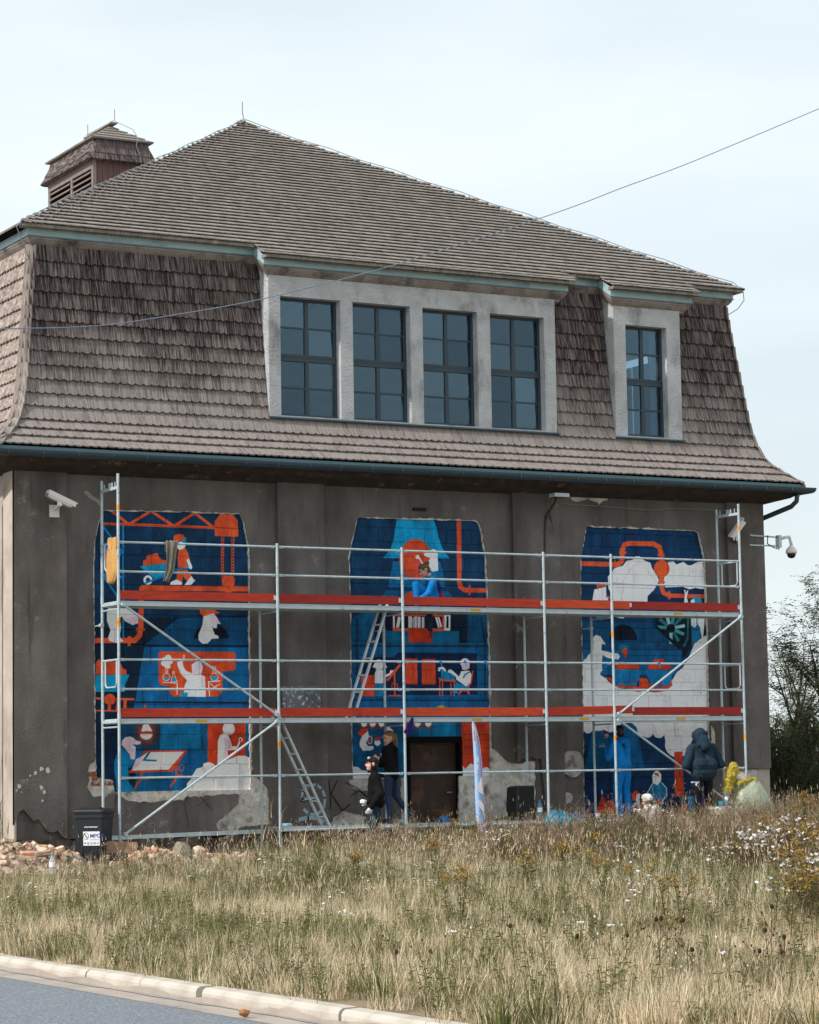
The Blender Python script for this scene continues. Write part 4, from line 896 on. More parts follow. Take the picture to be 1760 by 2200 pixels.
c2.line(D, [(572, 352), (688, 210)], 24, ORA); c2.line(D, [(637, 250), (640, 492)], 14, ORA); c2.ringo(D, (638, 405), 27, 30, 7, ORA); c2.poly(D, [(578, 500), (590, 486), (690, 486), (706, 498)], ORA)
c2.poly(D, [(1040, 328), (1200, 345), (1210, 366), (1060, 360)], ORA)
for x_ in (1056, 1082, 1160, 1190): c2.line(D, [(x_, 355), (x_, 492)], 10, ORA)
c2.poly(D, [(1068, 260), (1105, 260), (1170, 292), (1200, 320), (1198, 348), (1070, 345)], (0, 122, 172)); c2.line(D, [(1047, 262), (1055, 242), (1085, 238), (1108, 262)], 22, WHI)
c2.ell(D, (1290, 190), 44, 42, WHI); c2.poly(D, [(1258, 205), (1335, 190), (1330, 240), (1300, 262), (1262, 250)], PNK); c2.poly(D, [(1255, 268), (1330, 262), (1352, 300), (1345, 375), (1300, 410), (1210, 345), (1205, 320), (1160, 288), (1128, 275), (1140, 252), (1165, 252), (1235, 318)], WHI); c2.line(D, [(1330, 275), (1290, 300), (1275, 330)], 12, (0, 110, 160))
c2.poly(D, [(1205, 365), (1300, 410), (1346, 372), (1330, 422), (1228, 440), (1222, 476), (1170, 470)], (0, 128, 178)); c2.line(D, [(1362, 265), (1345, 380), (1310, 418)], 13, ORA); c2.poly(D, [(1245, 432), (1320, 432), (1340, 482), (1322, 482), (1305, 455), (1260, 455), (1245, 486), (1226, 486)], ORA)
c2.ell(D, (1068, 618), 44, 34, OLI); c2.poly(D, [(240, 720), (1260, 720), (1260, 900), (240, 900)], (2, 70, 112)); c2.poly(D, [(865, 720), (1205, 720), (1205, 887), (862, 886)], (0, 108, 152)); c2.poly(D, [(250, 860), (700, 860), (700, 1260), (250, 1260)], (2, 78, 122))
for xx in (355, 435, 518, 760, 850, 950): c2.glow(D, (xx, 752), 52, (190, 50, 28), .95)
for xx in (355, 435, 518, 850, 950): c2.ell(D, (xx, 740), 30, 46, WHI)
c2.poly(D, [(565, 780), (590, 785), (625, 815), (625, 835), (565, 835)], PNK)
c2.poly(D, [(340, 862), (390, 812), (402, 875), (385, 905), (375, 935), (395, 962), (435, 960), (447, 985), (420, 1002), (350, 1012), (315, 960), (315, 920)], WHI); c2.poly(D, [(293, 845), (330, 803), (388, 797), (390, 825), (330, 872)], (206, 60, 34)); c2.ringo(D, (410, 905), 20, 36, 6, WHI); c2.ell(D, (412, 905), 12, 22, RED)
c2.poly(D, [(345, 1005), (402, 1003), (437, 1118), (270, 1132)], (0, 84, 132)); c2.ell(D, (470, 930), 20, 24, WHI); c2.ell(D, (490, 930), 18, 24, WHI); c2.poly(D, [(452, 938), (508, 938), (478, 965)], WHI); c2.poly(D, [(452, 885), (500, 878), (505, 900), (478, 915), (455, 905)], RED); c2.line(D, [(500, 890), (540, 868)], 7, RED)
c2.poly(D, [(505, 1030), (545, 1015), (545, 1055), (515, 1060)], WHI); c2.poly(D, [(250, 1150), (300, 1155), (330, 1182), (380, 1190), (400, 1222), (420, 1270), (250, 1270)], WHI)
c2.poly(D, [(1265, 720), (1545, 720), (1545, 1185), (1300, 1170), (1258, 1138), (1258, 760)], (200, 62, 32)); c2.poly(D, [(1235, 1135), (1262, 1140), (1297, 1172), (1340, 1122), (1395, 1140), (1440, 1172), (1490, 1155), (1545, 1185), (1545, 1260), (1235, 1260)], WHI)
for yy in (850, 975): c2.line(D, [(1268, yy), (1535, yy + 6)], 5, (120, 34, 20))
c2.poly(D, [(700, 1255), (775, 1255), (775, 1800), (700, 1800)], (170, 160, 158)); c2.poly(D, [(1235, 1240), (1252, 1240), (1252, 1800), (1235, 1800)], (176, 172, 172)); c2.line(D, [(720, 1500), (775, 1640)], 20, (150, 60, 50))
# ---- right panel
c3 = Canvas('right_panel_paint', N3, (4, 52, 92))
E, G = E_, G_
c3.poly(E, [(190, 925), (785, 930), (1000, 1135), (1000, 1350), (180, 1350)], (2, 74, 118)); c3.poly(E, [(190, 1140), (1000, 1145), (1000, 1350), (180, 1350)], (3, 92, 144)); c3.line(E, [(190, 1142), (990, 1148)], 8, NAVY)
c3.poly(E, [(720, 712), (1220, 640), (1220, 780), (720, 780)], (2, 40, 80))
c3.poly(E, [(400, 600), (398, 555), (430, 530), (450, 490), (520, 470), (550, 430), (600, 422), (620, 395), (655, 395), (690, 427), (740, 445), (755, 490), (790, 540), (812, 590), (772, 665), (720, 715), (718, 770), (440, 770), (430, 700), (402, 650)], WHI)
c3.poly(E, [(860, 520), (885, 440), (930, 435), (950, 460), (1010, 438), (1040, 465), (1070, 467), (1120, 440), (1220, 430), (1220, 655), (1150, 658), (1100, 648), (1060, 662), (1000, 640), (860, 645), (850, 590)], WHI)
c3.line(E, [(525, 700), (525, 590), (560, 520), (655, 430), (780, 590)], 5, (236, 200, 218)); c3.line(E, [(600, 500), (600, 740)], 3, (200, 196, 204))
c3.line(E, [(170, 452), (480, 461), (512, 432), (516, 340), (535, 300), (570, 290), (765, 294), (815, 320), (828, 370), (830, 440)], 38, (222, 86, 44)); c3.poly(E, [(490, 352), (546, 355), (546, 376), (490, 373)], ORA); c3.poly(E, [(800, 372), (856, 376), (856, 396), (800, 393)], ORA); c3.poly(E, [(448, 425), (462, 425), (462, 492), (448, 492)], ORA)
c3.ell(E, (833, 495), 63, 70, (222, 86, 44)); c3.line(E, [(830, 540), (832, 640), (848, 690), (890, 710), (1215, 720)], 34, (222, 86, 44)); c3.poly(E, [(803, 594), (860, 596), (860, 610), (803, 608)], ORA); c3.poly(E, [(885, 675), (903, 675), (903, 742), (885, 740)], ORA)
c3.poly(E, [(288, 662), (385, 638), (386, 700), (405, 750), (272, 750)], WHI); c3.poly(E, [(305, 612), (392, 617), (390, 637), (332, 642), (315, 668)], ORA); c3.line(E, [(385, 715), (440, 740)], 14, ORA)
c3.poly(E, [(1012, 775), (1020, 700), (1012, 668), (1022, 660), (1030, 690), (1040, 665), (1048, 672), (1035, 722), (1048, 775)], WHI); c3.poly(E, [(1085, 710), (1150, 738), (1162, 775), (1095, 775)], CYA); c3.poly(E, [(1062, 775), (1070, 745), (1095, 738), (1102, 775)], WHI)
c3.poly(E, [(285, 872), (390, 866), (345, 897), (310, 893)], CYA); c3.poly(E, [(445, 868), (540, 870), (530, 896), (470, 890)], CYA); c3.poly(E, [(490, 870), (530, 870), (525, 895), (480, 890)], WHI); c3.ell(E, (523, 1070), 112, 126, DRK, a0=180, a1=360)
c3.poly(E, [(770, 860), (1068, 860), (1072, 1130), (1000, 1220), (992, 1135), (775, 935)], (2, 24, 40))
for i in range(9):
    a = R_(-175 + i * 33); p0 = (905 + 40 * math.cos(a), 975 + 40 * math.sin(a)); p1 = (905 + 110 * math.cos(a), 975 + 120 * math.sin(a)); c3.line(E, [p0, p1], 26, ((70, 166, 172), (40, 120, 134), (150, 200, 205))[i % 3])
c3.poly(E, [(775, 935), (992, 1135), (985, 1160), (900, 1080), (770, 960)], (2, 24, 40)); c3.line(E, [(1045, 900), (1040, 1060), (1010, 1120)], 16, (30, 100, 116))
c3.poly(E, [(1066, 860), (1178, 860), (1178, 1035), (1160, 1075), (1145, 1000), (1120, 935), (1098, 975), (1070, 960)], WHI); c3.poly(E, [(1068, 950), (1098, 972), (1120, 940), (1142, 965), (1152, 1085), (1110, 1145), (1078, 1122)], (0, 110, 164)); c3.line(E, [(1112, 885), (1112, 905), (1124, 940)], 6, CYA); c3.line(E, [(1126, 885), (1110, 940)], 6, CYA); c3.poly(E, [(1182, 860), (1225, 860), (1225, 1080), (1165, 1080)], NAVD)
c3.poly(E, [(280, 1050), (300, 1028), (340, 1040), (382, 1108), (350, 1100), (345, 1150), (400, 1165), (430, 1175), (480, 1178), (497, 1200), (480, 1227), (400, 1215), (355, 1190), (345, 1300), (335, 1350), (180, 1400), (240, 1300), (213, 1240), (240, 1190), (280, 1150)], WHI); c3.line(E, [(350, 1310), (430, 1240)], 16, (0, 110, 160)); c3.poly(E, [(480, 1140), (510, 1098), (568, 1120), (562, 1150)], TEA); c3.poly(E, [(503, 1152), (550, 1130), (556, 1190), (545, 1217), (520, 1178)], (212, 66, 32))
for p in (((425, 132), (425, 90), (470, 70), (520, 88), (560, 90), (602, 108), (602, 132)), ((663, 132), (665, 105), (690, 90), (710, 60), (780, 52), (790, 85), (835, 110), (832, 135))): c3.poly(G, p, (206, 68, 34))
# white steam
c3.poly(G, [(150, 120), (190, 60), (230, 40), (320, 60), (325, 140), (300, 165), (345, 195), (400, 245), (480, 275), (590, 300), (620, 290), (715, 302), (800, 290), (850, 200), (880, 150), (920, 120), (960, 60), (985, 0), (1010, -60), (1060, -100), (1090, -120), (1150, -110), (1150, 575), (1060, 602), (1010, 622), (975, 692), (900, 748), (840, 748), (800, 702), (785, 620), (760, 635), (725, 625), (700, 588), (675, 605), (640, 590), (610, 610), (560, 560), (500, 565), (420, 590), (380, 600), (340, 580), (300, 590), (250, 590), (215, 600), (150, 570)], WHI)
for q in ((660, 592, 46), (745, 595, 46), (885, 690, 95), (620, 585, 40), (220, 575, 32), (1010, 590, 50)): c3.ell(G, q[:2], q[2], q[2], WHI)
for pts in (((240, 510), (245, 560), (230, 590)), ((330, 585), (345, 560), (390, 555)), ((570, 560), (600, 595), (640, 600), (655, 585)), ((720, 560), (725, 615), (770, 632)), ((785, 600), (800, 690), (850, 742), (920, 735), (965, 690)), ((920, 545), (880, 580), (800, 590)), ((1110, 540), (1050, 590), (990, 560))): c3.line(G, pts, 5, (232, 196, 216))
c3.line(G, [(345, 195), (390, 215), (400, 245), (450, 272), (590, 296)], 5, (226, 170, 190))
c3.poly(G, [(345, 190), (388, 190), (430, 255), (600, 260), (600, 195), (655, 200), (690, 258), (840, 208), (846, 250), (800, 290), (740, 300), (715, 302), (640, 285), (590, 300), (560, 275), (450, 268), (400, 235)], (206, 68, 34))
c3.poly(G, [(385, 132), (620, 136), (575, 257), (430, 252)], (0, 116, 172)); c3.poly(G, [(645, 137), (856, 142), (820, 257), (690, 262)], (0, 116, 172))
for q in ((465, 250), (548, 250), (705, 254), (778, 254)): c3.ringo(G, q, 22, 22, 5, (206, 68, 34))
c3.poly(G, [(250, 600), (280, 588), (340, 588), (372, 640), (420, 862), (195, 868)], (2, 82, 124)); c3.poly(G, [(450, 545), (480, 530), (545, 530), (580, 560), (600, 650), (637, 862), (440, 862)], (0, 92, 146)); c3.poly(G, [(640, 880), (1000, 860), (1010, 1320), (180, 1320), (180, 900)], (2, 36, 76), .7)
c3.poly(G, [(858, 745), (920, 740), (930, 1075), (865, 1075)], (198, 62, 34)); c3.poly(G, [(275, 1200), (300, 1130), (325, 1060), (352, 1122), (388, 1098), (415, 1140), (415, 1205)], (200, 60, 34)); c3.poly(G, [(318, 1030), (325, 1022), (330, 1055), (320, 1060)], WHI); c3.poly(G, [(362, 1060), (372, 1050), (375, 1088), (364, 1092)], RED); c3.poly(G, [(218, 1090), (240, 1120), (228, 1148), (220, 1130)], WHI); c3.poly(G, [(222, 1102), (233, 1120), (226, 1135)], RED)
c3.poly(G, [(652, 1065), (690, 988), (765, 968), (802, 1012), (803, 1070), (757, 1128), (780, 1180), (700, 1180), (690, 1120), (665, 1110)], (0, 112, 158)); c3.line(G, [(652, 1060), (690, 990), (700, 975)], 5, WHI); c3.line(G, [(765, 970), (803, 1012), (803, 1070), (757, 1125)], 5, WHI); c3.poly(G, [(695, 920), (712, 890), (735, 877), (762, 910), (762, 960), (735, 990), (700, 975)], WHI); c3.poly(G, [(708, 897), (740, 902), (745, 925), (715, 915)], RED); c3.ell(G, (740, 1110), 16, 18, RED)
c3.poly(G, [(545, 1105), (548, 1050), (575, 1028), (602, 1045), (600, 1105)], (200, 60, 34)); c3.poly(G, [(545, 1150), (575, 1110), (580, 1060), (605, 1050), (607, 1160)], WHI); c3.poly(G, [(953, 1070), (1000, 1068), (1022, 1200), (985, 1200)], (0, 116, 170)); c3.poly(G, [(890, 1197), (905, 1150), (940, 1138), (972, 1197)], (200, 60, 34)); c3.poly(G, [(820, 1225), (985, 1225), (985, 1265), (825, 1265)], (206, 74, 40)); c3.poly(G, [(205, 1250), (820, 1250), (820, 1320), (205, 1320)], (2, 60, 120))
for xx in (300, 460, 560): c3.poly(G, [(xx, 1255), (xx + 60, 1245), (xx + 90, 1300), (xx - 20, 1300)], (200, 72, 40))

# ---- the blocks that carry the paint
rb_ = random.Random(21)
for cv, lp in ((c1, N1), (c2, N2), (c3, N3)):
    mm = mural_material(cv.image(), cv)
    panel = MB(); 
    zlo = max(cv.z0, -.6)
    if cv is c2:
        for xa, xb, za, zb in ((cv.x0, 6.14, zlo, cv.z1), (7.31, cv.x1, zlo, cv.z1), (6.14, 7.31, 1.67, cv.z1)): panel.box(xa, xb, NY + .012, NY + .03, za, zb)
    else: panel.box(cv.x0, cv.x1, NY + .012, NY + .03, zlo, cv.z1)
    po = panel.build('mural_panel', mm, BLD)
    BW, BH, J = .49, .262, .0028; row = 0; z = zlo
    while z < cv.z1:
        x = cv.x0 - (row % 2) * BW * .5 - rb_.uniform(0, .12)
        while x < cv.x1:
            w = BW * rb_.uniform(.9, 1.12); xa, xb = max(x, cv.x0), min(x + w, cv.x1); x += w; za, zb = z, min(z + BH, cv.z1)
            segs = [(xa, xb)]
            if cv is c2 and za < 1.67:
                zb2 = zb; segs = [(a, b) for a, b in ((xa, min(xb, 6.14)), (max(xa, 7.31), xb)) if b - a > .04]; mid = (max(xa, 6.14), min(xb, 7.31))
                if zb > 1.72 and mid[1] - mid[0] > .04:
                    za_, zb_ = 1.675, zb; V = [(mid[0] + .003, NY, za_), (mid[1] - .003, NY, za_), (mid[1] - .003, NY, zb_ - .004), (mid[0] + .003, NY, zb_ - .004)]; MB().add(V + [(p[0], NY + .012, p[2]) for p in V], [(0, 1, 2, 3)] + [(i, (i + 1) % 4, (i + 1) % 4 + 4, i + 4) for i in range(4)]).build('block', mm, po)
            for a, b in segs:
                if b - a < .04 or zb - za < .04: continue
                if b < min(p[0] for p in lp) - .01 or a > max(p[0] for p in lp) + .01 or zb < min(p[1] for p in lp) or za > max(p[1] for p in lp) + .01: continue
                d = rb_.uniform(-.004, .004); j = J * rb_.uniform(.5, 1.1); e = .006
                V = [(a + j, NY + .007, za + j), (b - j, NY + .007, za + j), (b - j, NY + .007, zb - j), (a + j, NY + .007, zb - j)]
                F_ = [(a + j + e, NY + d, za + j + e), (b - j - e, NY + d, za + j + e), (b - j - e, NY + d, zb - j - e), (a + j + e, NY + d, zb - j - e)]
                MB().add(V + F_, [(4, 5, 6, 7)] + [(i, (i + 1) % 4, (i + 1) % 4 + 4, i + 4) for i in range(4)]).build('block', mm, po)
        z += BH; row += 1
# ---- graffiti, splashes and scratches on the plaster
M_gw = mat('pale_spray_paint', S(150, 166, 176), .8, .2, vary=.2, scale=30); M_gb = mat('brown_spray_paint', S(48, 30, 26), .8, .2, vary=.3, scale=20); M_gs = mat('chalk_scratch', S(150, 145, 140), .9, .1, vary=.2, scale=30); M_gp = mat('brown_patch_paint', S(76, 64, 54), .9, .1, vary=.2, scale=4, bump=.7, bscale=55); M_spl = mat('white_paint_splash', S(196, 192, 188), .8, .2, vary=.1)
def stroke(Z, pts, w, m, y, name='graffiti'):
    P = [Vector((p[0], p[1])) for p in wall([Z(*p) for p in pts], y)]; mb = MB()
    for a, b in zip(P[:-1], P[1:]):
        d = (b - a)
        if d.length < 1e-5: continue
        d.normalize(); n = Vector((-d.y, d.x)) * w / 2; e = d * w * .25
        mb.plate([(q.x, y, q.y) for q in (a + n - e, b + n + e, b - n + e, a - n - e)], (0, -1, 0), .002)
    return mb.build(name, m, BLD)
H = H_
MB().plate([(x, -.0022, z) for x, z in wall([H(245, 600), H(455, 585), H(457, 900), H(245, 905)], 0)], (0, -1, 0), .002).build('paint_patch', M_gp, BLD)
stroke(H, [(395, 710), (300, 720), (300, 665), (345, 620), (400, 618), (440, 650), (462, 710), (450, 790), (400, 830), (345, 825), (310, 795)], .05, M_gw, -.0775)
stroke(H, [(280, 865), (340, 850), (410, 860), (450, 880)], .07, M_gw, -.0775)
stroke(H, [(485, 590), (500, 690), (500, 790)], .02, M_gb, -.005); stroke(H, [(500, 690), (545, 590)], .02, M_gb, -.007); stroke(H, [(510, 690), (580, 800), (640, 760)], .02, M_gb, -.009)
stroke(H, [(600, 600), (690, 640), (780, 720), (700, 660), (640, 700)], .014, M_gb, -.005); stroke(H, [(285, 590), (330, 575), (330, 640), (285, 740), (400, 720)], .012, M_gb, -.079)
for i, pts in enumerate(([(360, 1530), (350, 1550), (362, 1568), (380, 1555), (375, 1532), (360, 1530)], [(520, 1510), (495, 1520), (492, 1550), (520, 1560)], [(560, 1530), (590, 1520), (605, 1545), (580, 1565), (560, 1550), (560, 1530)], [(640, 1560), (650, 1510), (675, 1545), (700, 1505), (705, 1555)],
                         [(230, 1420), (225, 1450), (250, 1470), (270, 1440)], [(300, 1420), (330, 1400), (345, 1430), (320, 1450)], [(370, 1400), (395, 1395), (380, 1425), (405, 1450), (375, 1470)])):
    stroke(B_, pts, .007, M_gs, -.0035)
for i, pts in enumerate(([(970, 1285), (1060, 1390), (1080, 1410)], [(1050, 1310), (960, 1380)], [(880, 1290), (850, 1360), (870, 1470), (890, 1560)])): stroke(B_, pts, .008, M_gb, -.004 - .002 * i)
rs2 = random.Random(2)
for (cx_, cy_, r_) in ((350, 8, 16), (400, 20, 20), (300, 45, 13), (255, 65, 7), (230, 100, 5), (160, 155, 16), (140, 190, 8), (182, 203, 6), (350, 165, 18), (372, 200, 14), (358, 275, 11)):
    pts = []
    for i in range(14):
        a = 2 * math.pi * i / 14; k = r_ * rs2.uniform(.6, 1.25); pts.append(T_(cx_ + k * math.cos(a), cy_ + 1.25 * k * math.sin(a)))
    MB().plate([(x, -.0775, z) for x, z in wall(pts, -.0775)], (0, -1, 0), .002).build('paint_splash', M_spl, BLD)
# grey smear of filler by the left panel's top corner
MB().plate([(x, -.003, z) for x, z in wall([zm(0, 900, 6.635)(*p) for p in ((1190, 1050), (1235, 1015), (1330, 1105), (1420, 1160), (1425, 1250), (1370, 1180), (1290, 1140))], 0)], (0, -1, 0), .003).build('filler_smear', M_gs, BLD)
# thin cable stapled along the top of the wall, right half
MB().tube([at(*zm(1160, 560, 2.875)(130, 1500), y=-.06), at(*E_(760, 22), y=-.06), at(*E_(900, 8), y=-.06), at(*E_(1300, 22), y=-.06), at(*E_(1650, 36), y=-.06)], .006, 5).build('wall_cable', M_wire, BLD)
# ------------------------------------------------------------------ ground, road, kerb
M_soil = mat('dry_soil', S(140, 124, 102), 1.0, 0.05, vary=.3, scale=1.2, bump=.8, bscale=12, bdist=.05, stain=S(112, 108, 76), stain_scale=.5, stain_lo=.45, stain_hi=.6)
M_road = mat('asphalt', S(112, 117, 125), .85, .3, vary=.30, scale=42, detail=3, bump=.9, bscale=60, bdist=.008, stain=S(158, 162, 168), stain_scale=55, stain_lo=.54, stain_hi=.62)
M_kerb = mat('concrete_kerb', S(194, 185, 174), .9, .15, vary=.08, scale=3, bump=.35, bscale=60, stain=S(172, 162, 150), stain_scale=2.5, stain_lo=.50, stain_hi=.68, extra=[(S(150, 138, 124), 14, (1, 1, 1), .66, .70)])
M_damp = mat('damp_concrete', S(168, 156, 144), .5, .4, vary=.1, scale=3, bump=.2, bscale=40, stain=S(140, 130, 122), stain_scale=1.4)
M_wet = mat('puddle_strip', S(120, 124, 140), .12, .5, vary=.1, scale=5)
KX = -9.70; RZ = -.50
def smooth(a, b, v):
    t_ = min(1, max(0, (v - a) / (b - a))); return t_ * t_ * (3 - 2 * t_)
def gz(x, y):
    """height of the ground"""
    z = -.403 - .097 * smooth(KX + .3, KX + 6, x)
    z += .36 * smooth(9.6, 12.2, x) * smooth(-9, -1.5, y) + .10 * smooth(3, 9, x) * smooth(-7, -2, y)
    z += .05 * math.sin(x * .9 + 1.3) * math.sin(y * .7 + .4) * smooth(KX + .6, KX + 3, x)
    return z
gm = MB(); xs = [KX + .115 + .7 * i for i in range(0, 50)] + [40, 60, 100, 200, 500]; ys = [-120, -80, -60, -50] + [-46 + .8 * i for i in range(0, 70)] + [14, 20, 30, 60, 120, 300, 600]
vs = [(x, y, gz(x, y)) for x in xs for y in ys]; ny = len(ys)
gm.add(vs, [(i * ny + j, (i + 1) * ny + j, (i + 1) * ny + j + 1, i * ny + j + 1) for i in range(len(xs) - 1) for j in range(ny - 1)])
tag(gm.build('ground', M_soil, smooth=True), 'dry overgrown ground between the kerb and the building', kind='structure')
rd = MB(); rd.add([(-40, -130, RZ), (KX - .30, -130, RZ), (KX - .30, 600, RZ), (-40, 600, RZ)], [(0, 1, 2, 3)]); tag(rd.build('road', M_road, fix=False), 'grey asphalt road at the bottom left', kind='structure')
fr_ = MB(); fr_.add([(-600, -130, RZ - .01), (-40, -130, RZ - .01), (-40, 600, RZ - .01), (-600, 600, RZ - .01)], [(0, 1, 2, 3)]); tag(fr_.build('far_ground', M_soil, fix=False), 'open ground beyond the road', kind='structure')
gt = MB(); gt.add([(KX - .30, -130, RZ + .004), (KX + .01, -130, RZ + .004), (KX + .01, 600, RZ + .004), (KX - .30, 600, RZ + .004)], [(0, 1, 2, 3)]); tag(gt.build('gutter_strip', M_damp, fix=False), 'damp pale strip between road and kerb', kind='structure')
wt = MB(); rw = random.Random(6); N = 90; P = []
for i in range(N + 1):
    y = -34 + i * .25; P.append(((KX - .03 - rw.uniform(.0, .03), y, RZ + .008), (KX - .075 - rw.uniform(0, .035), y, RZ + .008)))
wt.add([q for p in P for q in p], [(2 * i, 2 * i + 1, 2 * i + 3, 2 * i + 2) for i in range(N)]); tag(wt.build('puddle', M_wet, fix=False), 'thin line of water lying along the kerb', kind='structure')
KERB = bpy.data.objects.new('kerb', None); COL.objects.link(KERB); tag(KERB, 'pale concrete kerb stones along the road', kind='structure')
prof = [(0, -.3), (.002, .062), (.010, .082), (.030, .096), (.13, .100), (.125, -.3)]
kb = MB(); kv = [(KX + a, yy, RZ + b) for yy in (.006, .985) for a, b in prof]; m_ = len(prof)
kb.add(kv, [(j, (j + 1) % m_, (j + 1) % m_ + m_, j + m_) for j in range(m_)] + [tuple(range(m_)), tuple(range(2 * m_ - 1, m_ - 1, -1))])
k0 = kb.build('kerb_stone', M_kerb, KERB); k0.location = (0, -42.0, 0)
for i in range(1, 70):
    o = bpy.data.objects.new('kerb_stone', k0.data); COL.objects.link(o); o.parent = KERB
    o.location = (rw.uniform(-.006, .006), -42.0 + i * 1.0 + .21, rw.uniform(-.006, .004)); o.rotation_euler = (rw.uniform(-.003, .003), 0, rw.uniform(-.004, .004))
# damp foot of the kerb stones: ragged wet band a hair proud of the face
db = MB(); P = []
for i in range(0, 170):
    y = -36 + i * .12; h = .028 + .014 * math.sin(i * .7) + rw.uniform(0, .012); P.append(((KX - .0095, y, RZ + .004), (KX - .0095, y, RZ + h)))
db.add([q for p in P for q in p], [(2 * i, 2 * i + 2, 2 * i + 3, 2 * i + 1) for i in range(len(P) - 1)]); tag(db.build('damp_band', M_damp, KERB, fix=False))
# ------------------------------------------------------------------ scaffold
M_galv = mat('galvanised_steel', S(176, 190, 196), .45, .5, vary=.14, scale=9, stain=S(120, 132, 138), stain_scale=14, stain_lo=.58, stain_hi=.7)
M_alu = mat('aluminium', S(196, 204, 210), .45, .5, vary=.08, scale=5)
M_deck = mat('scaffold_plank_steel', S(186, 198, 204), .5, .5, vary=.1, scale=6, stain=S(130, 140, 146), stain_scale=5, stain_lo=.6, stain_hi=.7)
M_reds = [mat('red_toe_board', c, .75, .25, vary=.22, scale=3, stretch=(1, 4, 10), stain=S(92, 34, 26), stain_scale=2.2, stain_lo=.62, stain_hi=.72) for c in (S(184, 62, 44), S(156, 48, 42), S(204, 78, 46))]
M_orange = mat('orange_sticker', S(236, 150, 30), .6, .3, vary=.05); M_yellow = mat('yellow_sticker', S(190, 170, 40), .6, .3, vary=.3, scale=60)
SCF = empty('scaffold', 'galvanised two-deck scaffold with red toe boards in front of the painted wall', 'scaffold')
BX = [0, 3.0, 5.5, 8.5, 10.0, 13.0]; YFr, YBk = -1.03, -.30; R1 = .0242
def std(x, y, z0, z1, band=None):
    m = MB(); m.tube([(x, y, z0), (x, y, z1)], R1, 10)
    for z in (2.0, 4.0):
        if z0 < z < z1 - .2: m.tube([(x, y, z - .02), (x, y, z + .10)], R1 * 1.18, 10)
    m.tube([(x, y, z0 - .005), (x, y, z0 + .02)], .075, 8)
    o = m.build('standard', M_galv, SCF, smooth=False)
    for z in (band or []): MB().tube([(x, y, z), (x, y, z + .09)], R1 * 1.08, 10).build('marker_band', M_orange, o)
    return o
def gzz(x, y): return gz(x, y)
std(0, YFr, gzz(0, YFr), 6.17, [5.55, 3.55, 3.62]); std(0, YBk, gzz(0, YBk), 6.12)
for i in (1, 2, 3, 4): std(BX[i], YFr, gzz(BX[i], YFr), 5.06, {1: [1.5], 4: [3.5, 1.55]}.get(i)); std(BX[i], YBk, gzz(BX[i], YBk), 3.98)
std(13, YFr, gzz(13, YFr), 6.12, [5.6, 1.55]); std(13, YBk, gzz(13, YBk), 6.08)
def rail(name, a, b, r=.0192, flat=.09, m=M_galv):
    a, b = Vector(a), Vector(b); d = (b - a).normalized(); mb = MB(); mb.tube([a + d * flat, b - d * flat], r, 8)
    for p, s_ in ((a, 1), (b, -1)): mb.bar(p + d * s_ * .01, p + d * s_ * (flat + .01), .012, .048, up=(0, 0, 1)); mb.tube([p + d * s_ * .03 + Vector((0, -.03, 0)), p + d * s_ * .03 + Vector((0, .02, 0))], .014, 6)
    return mb.build(name, m, SCF)
for i in range(5):
    for z in (2.5, 3.0, 4.5, 5.0): rail('guardrail', (BX[i] + .02, YFr + .02, z), (BX[i + 1] - .02, YFr + .02, z))
    rail('guardrail', (BX[i] + .02, YFr + .02, 1.0), (BX[i + 1] - .02, YFr + .02, 1.0))
for x in (0, 13):
    for z in (3.0, 5.0):
        m = MB(); m.tube([(x, YFr, z), (x, YBk, z)], .0192, 8); rl = m.build('end_rail', M_galv, SCF)
        m = MB(); ya, yb = YFr + .1, YBk - .13; m.tube([(x, ya, z), (x, ya, z - .40), (x, ya + .05, z - .46), (x, yb - .05, z - .46), (x, yb, z - .40), (x, yb, z)], .013, 7); m.build('end_loop', M_alu, SCF)
# frames' transoms
for x in BX:
    for z in (2.0, 4.0):
        m = MB(); m.bar((x, YFr + .02, z - .045), (x, YBk - .02, z - .045), .05, .05); m.tube([(x, YFr + .03, z - .14), (x, YBk - .03, z - .14)], .015, 6); m.build('transom', M_galv, SCF)
for x in (0, 13):
    m = MB(); m.bar((x, YFr, 5.93), (x, YBk, 5.93), .045, .05)
    for yy in (-.9, -.78, -.73, -.68, -.63, -.42): m.tube([(x, yy, 5.95), (x, yy, 6.04)], .009, 6)
    m.build('transom', M_galv, SCF)
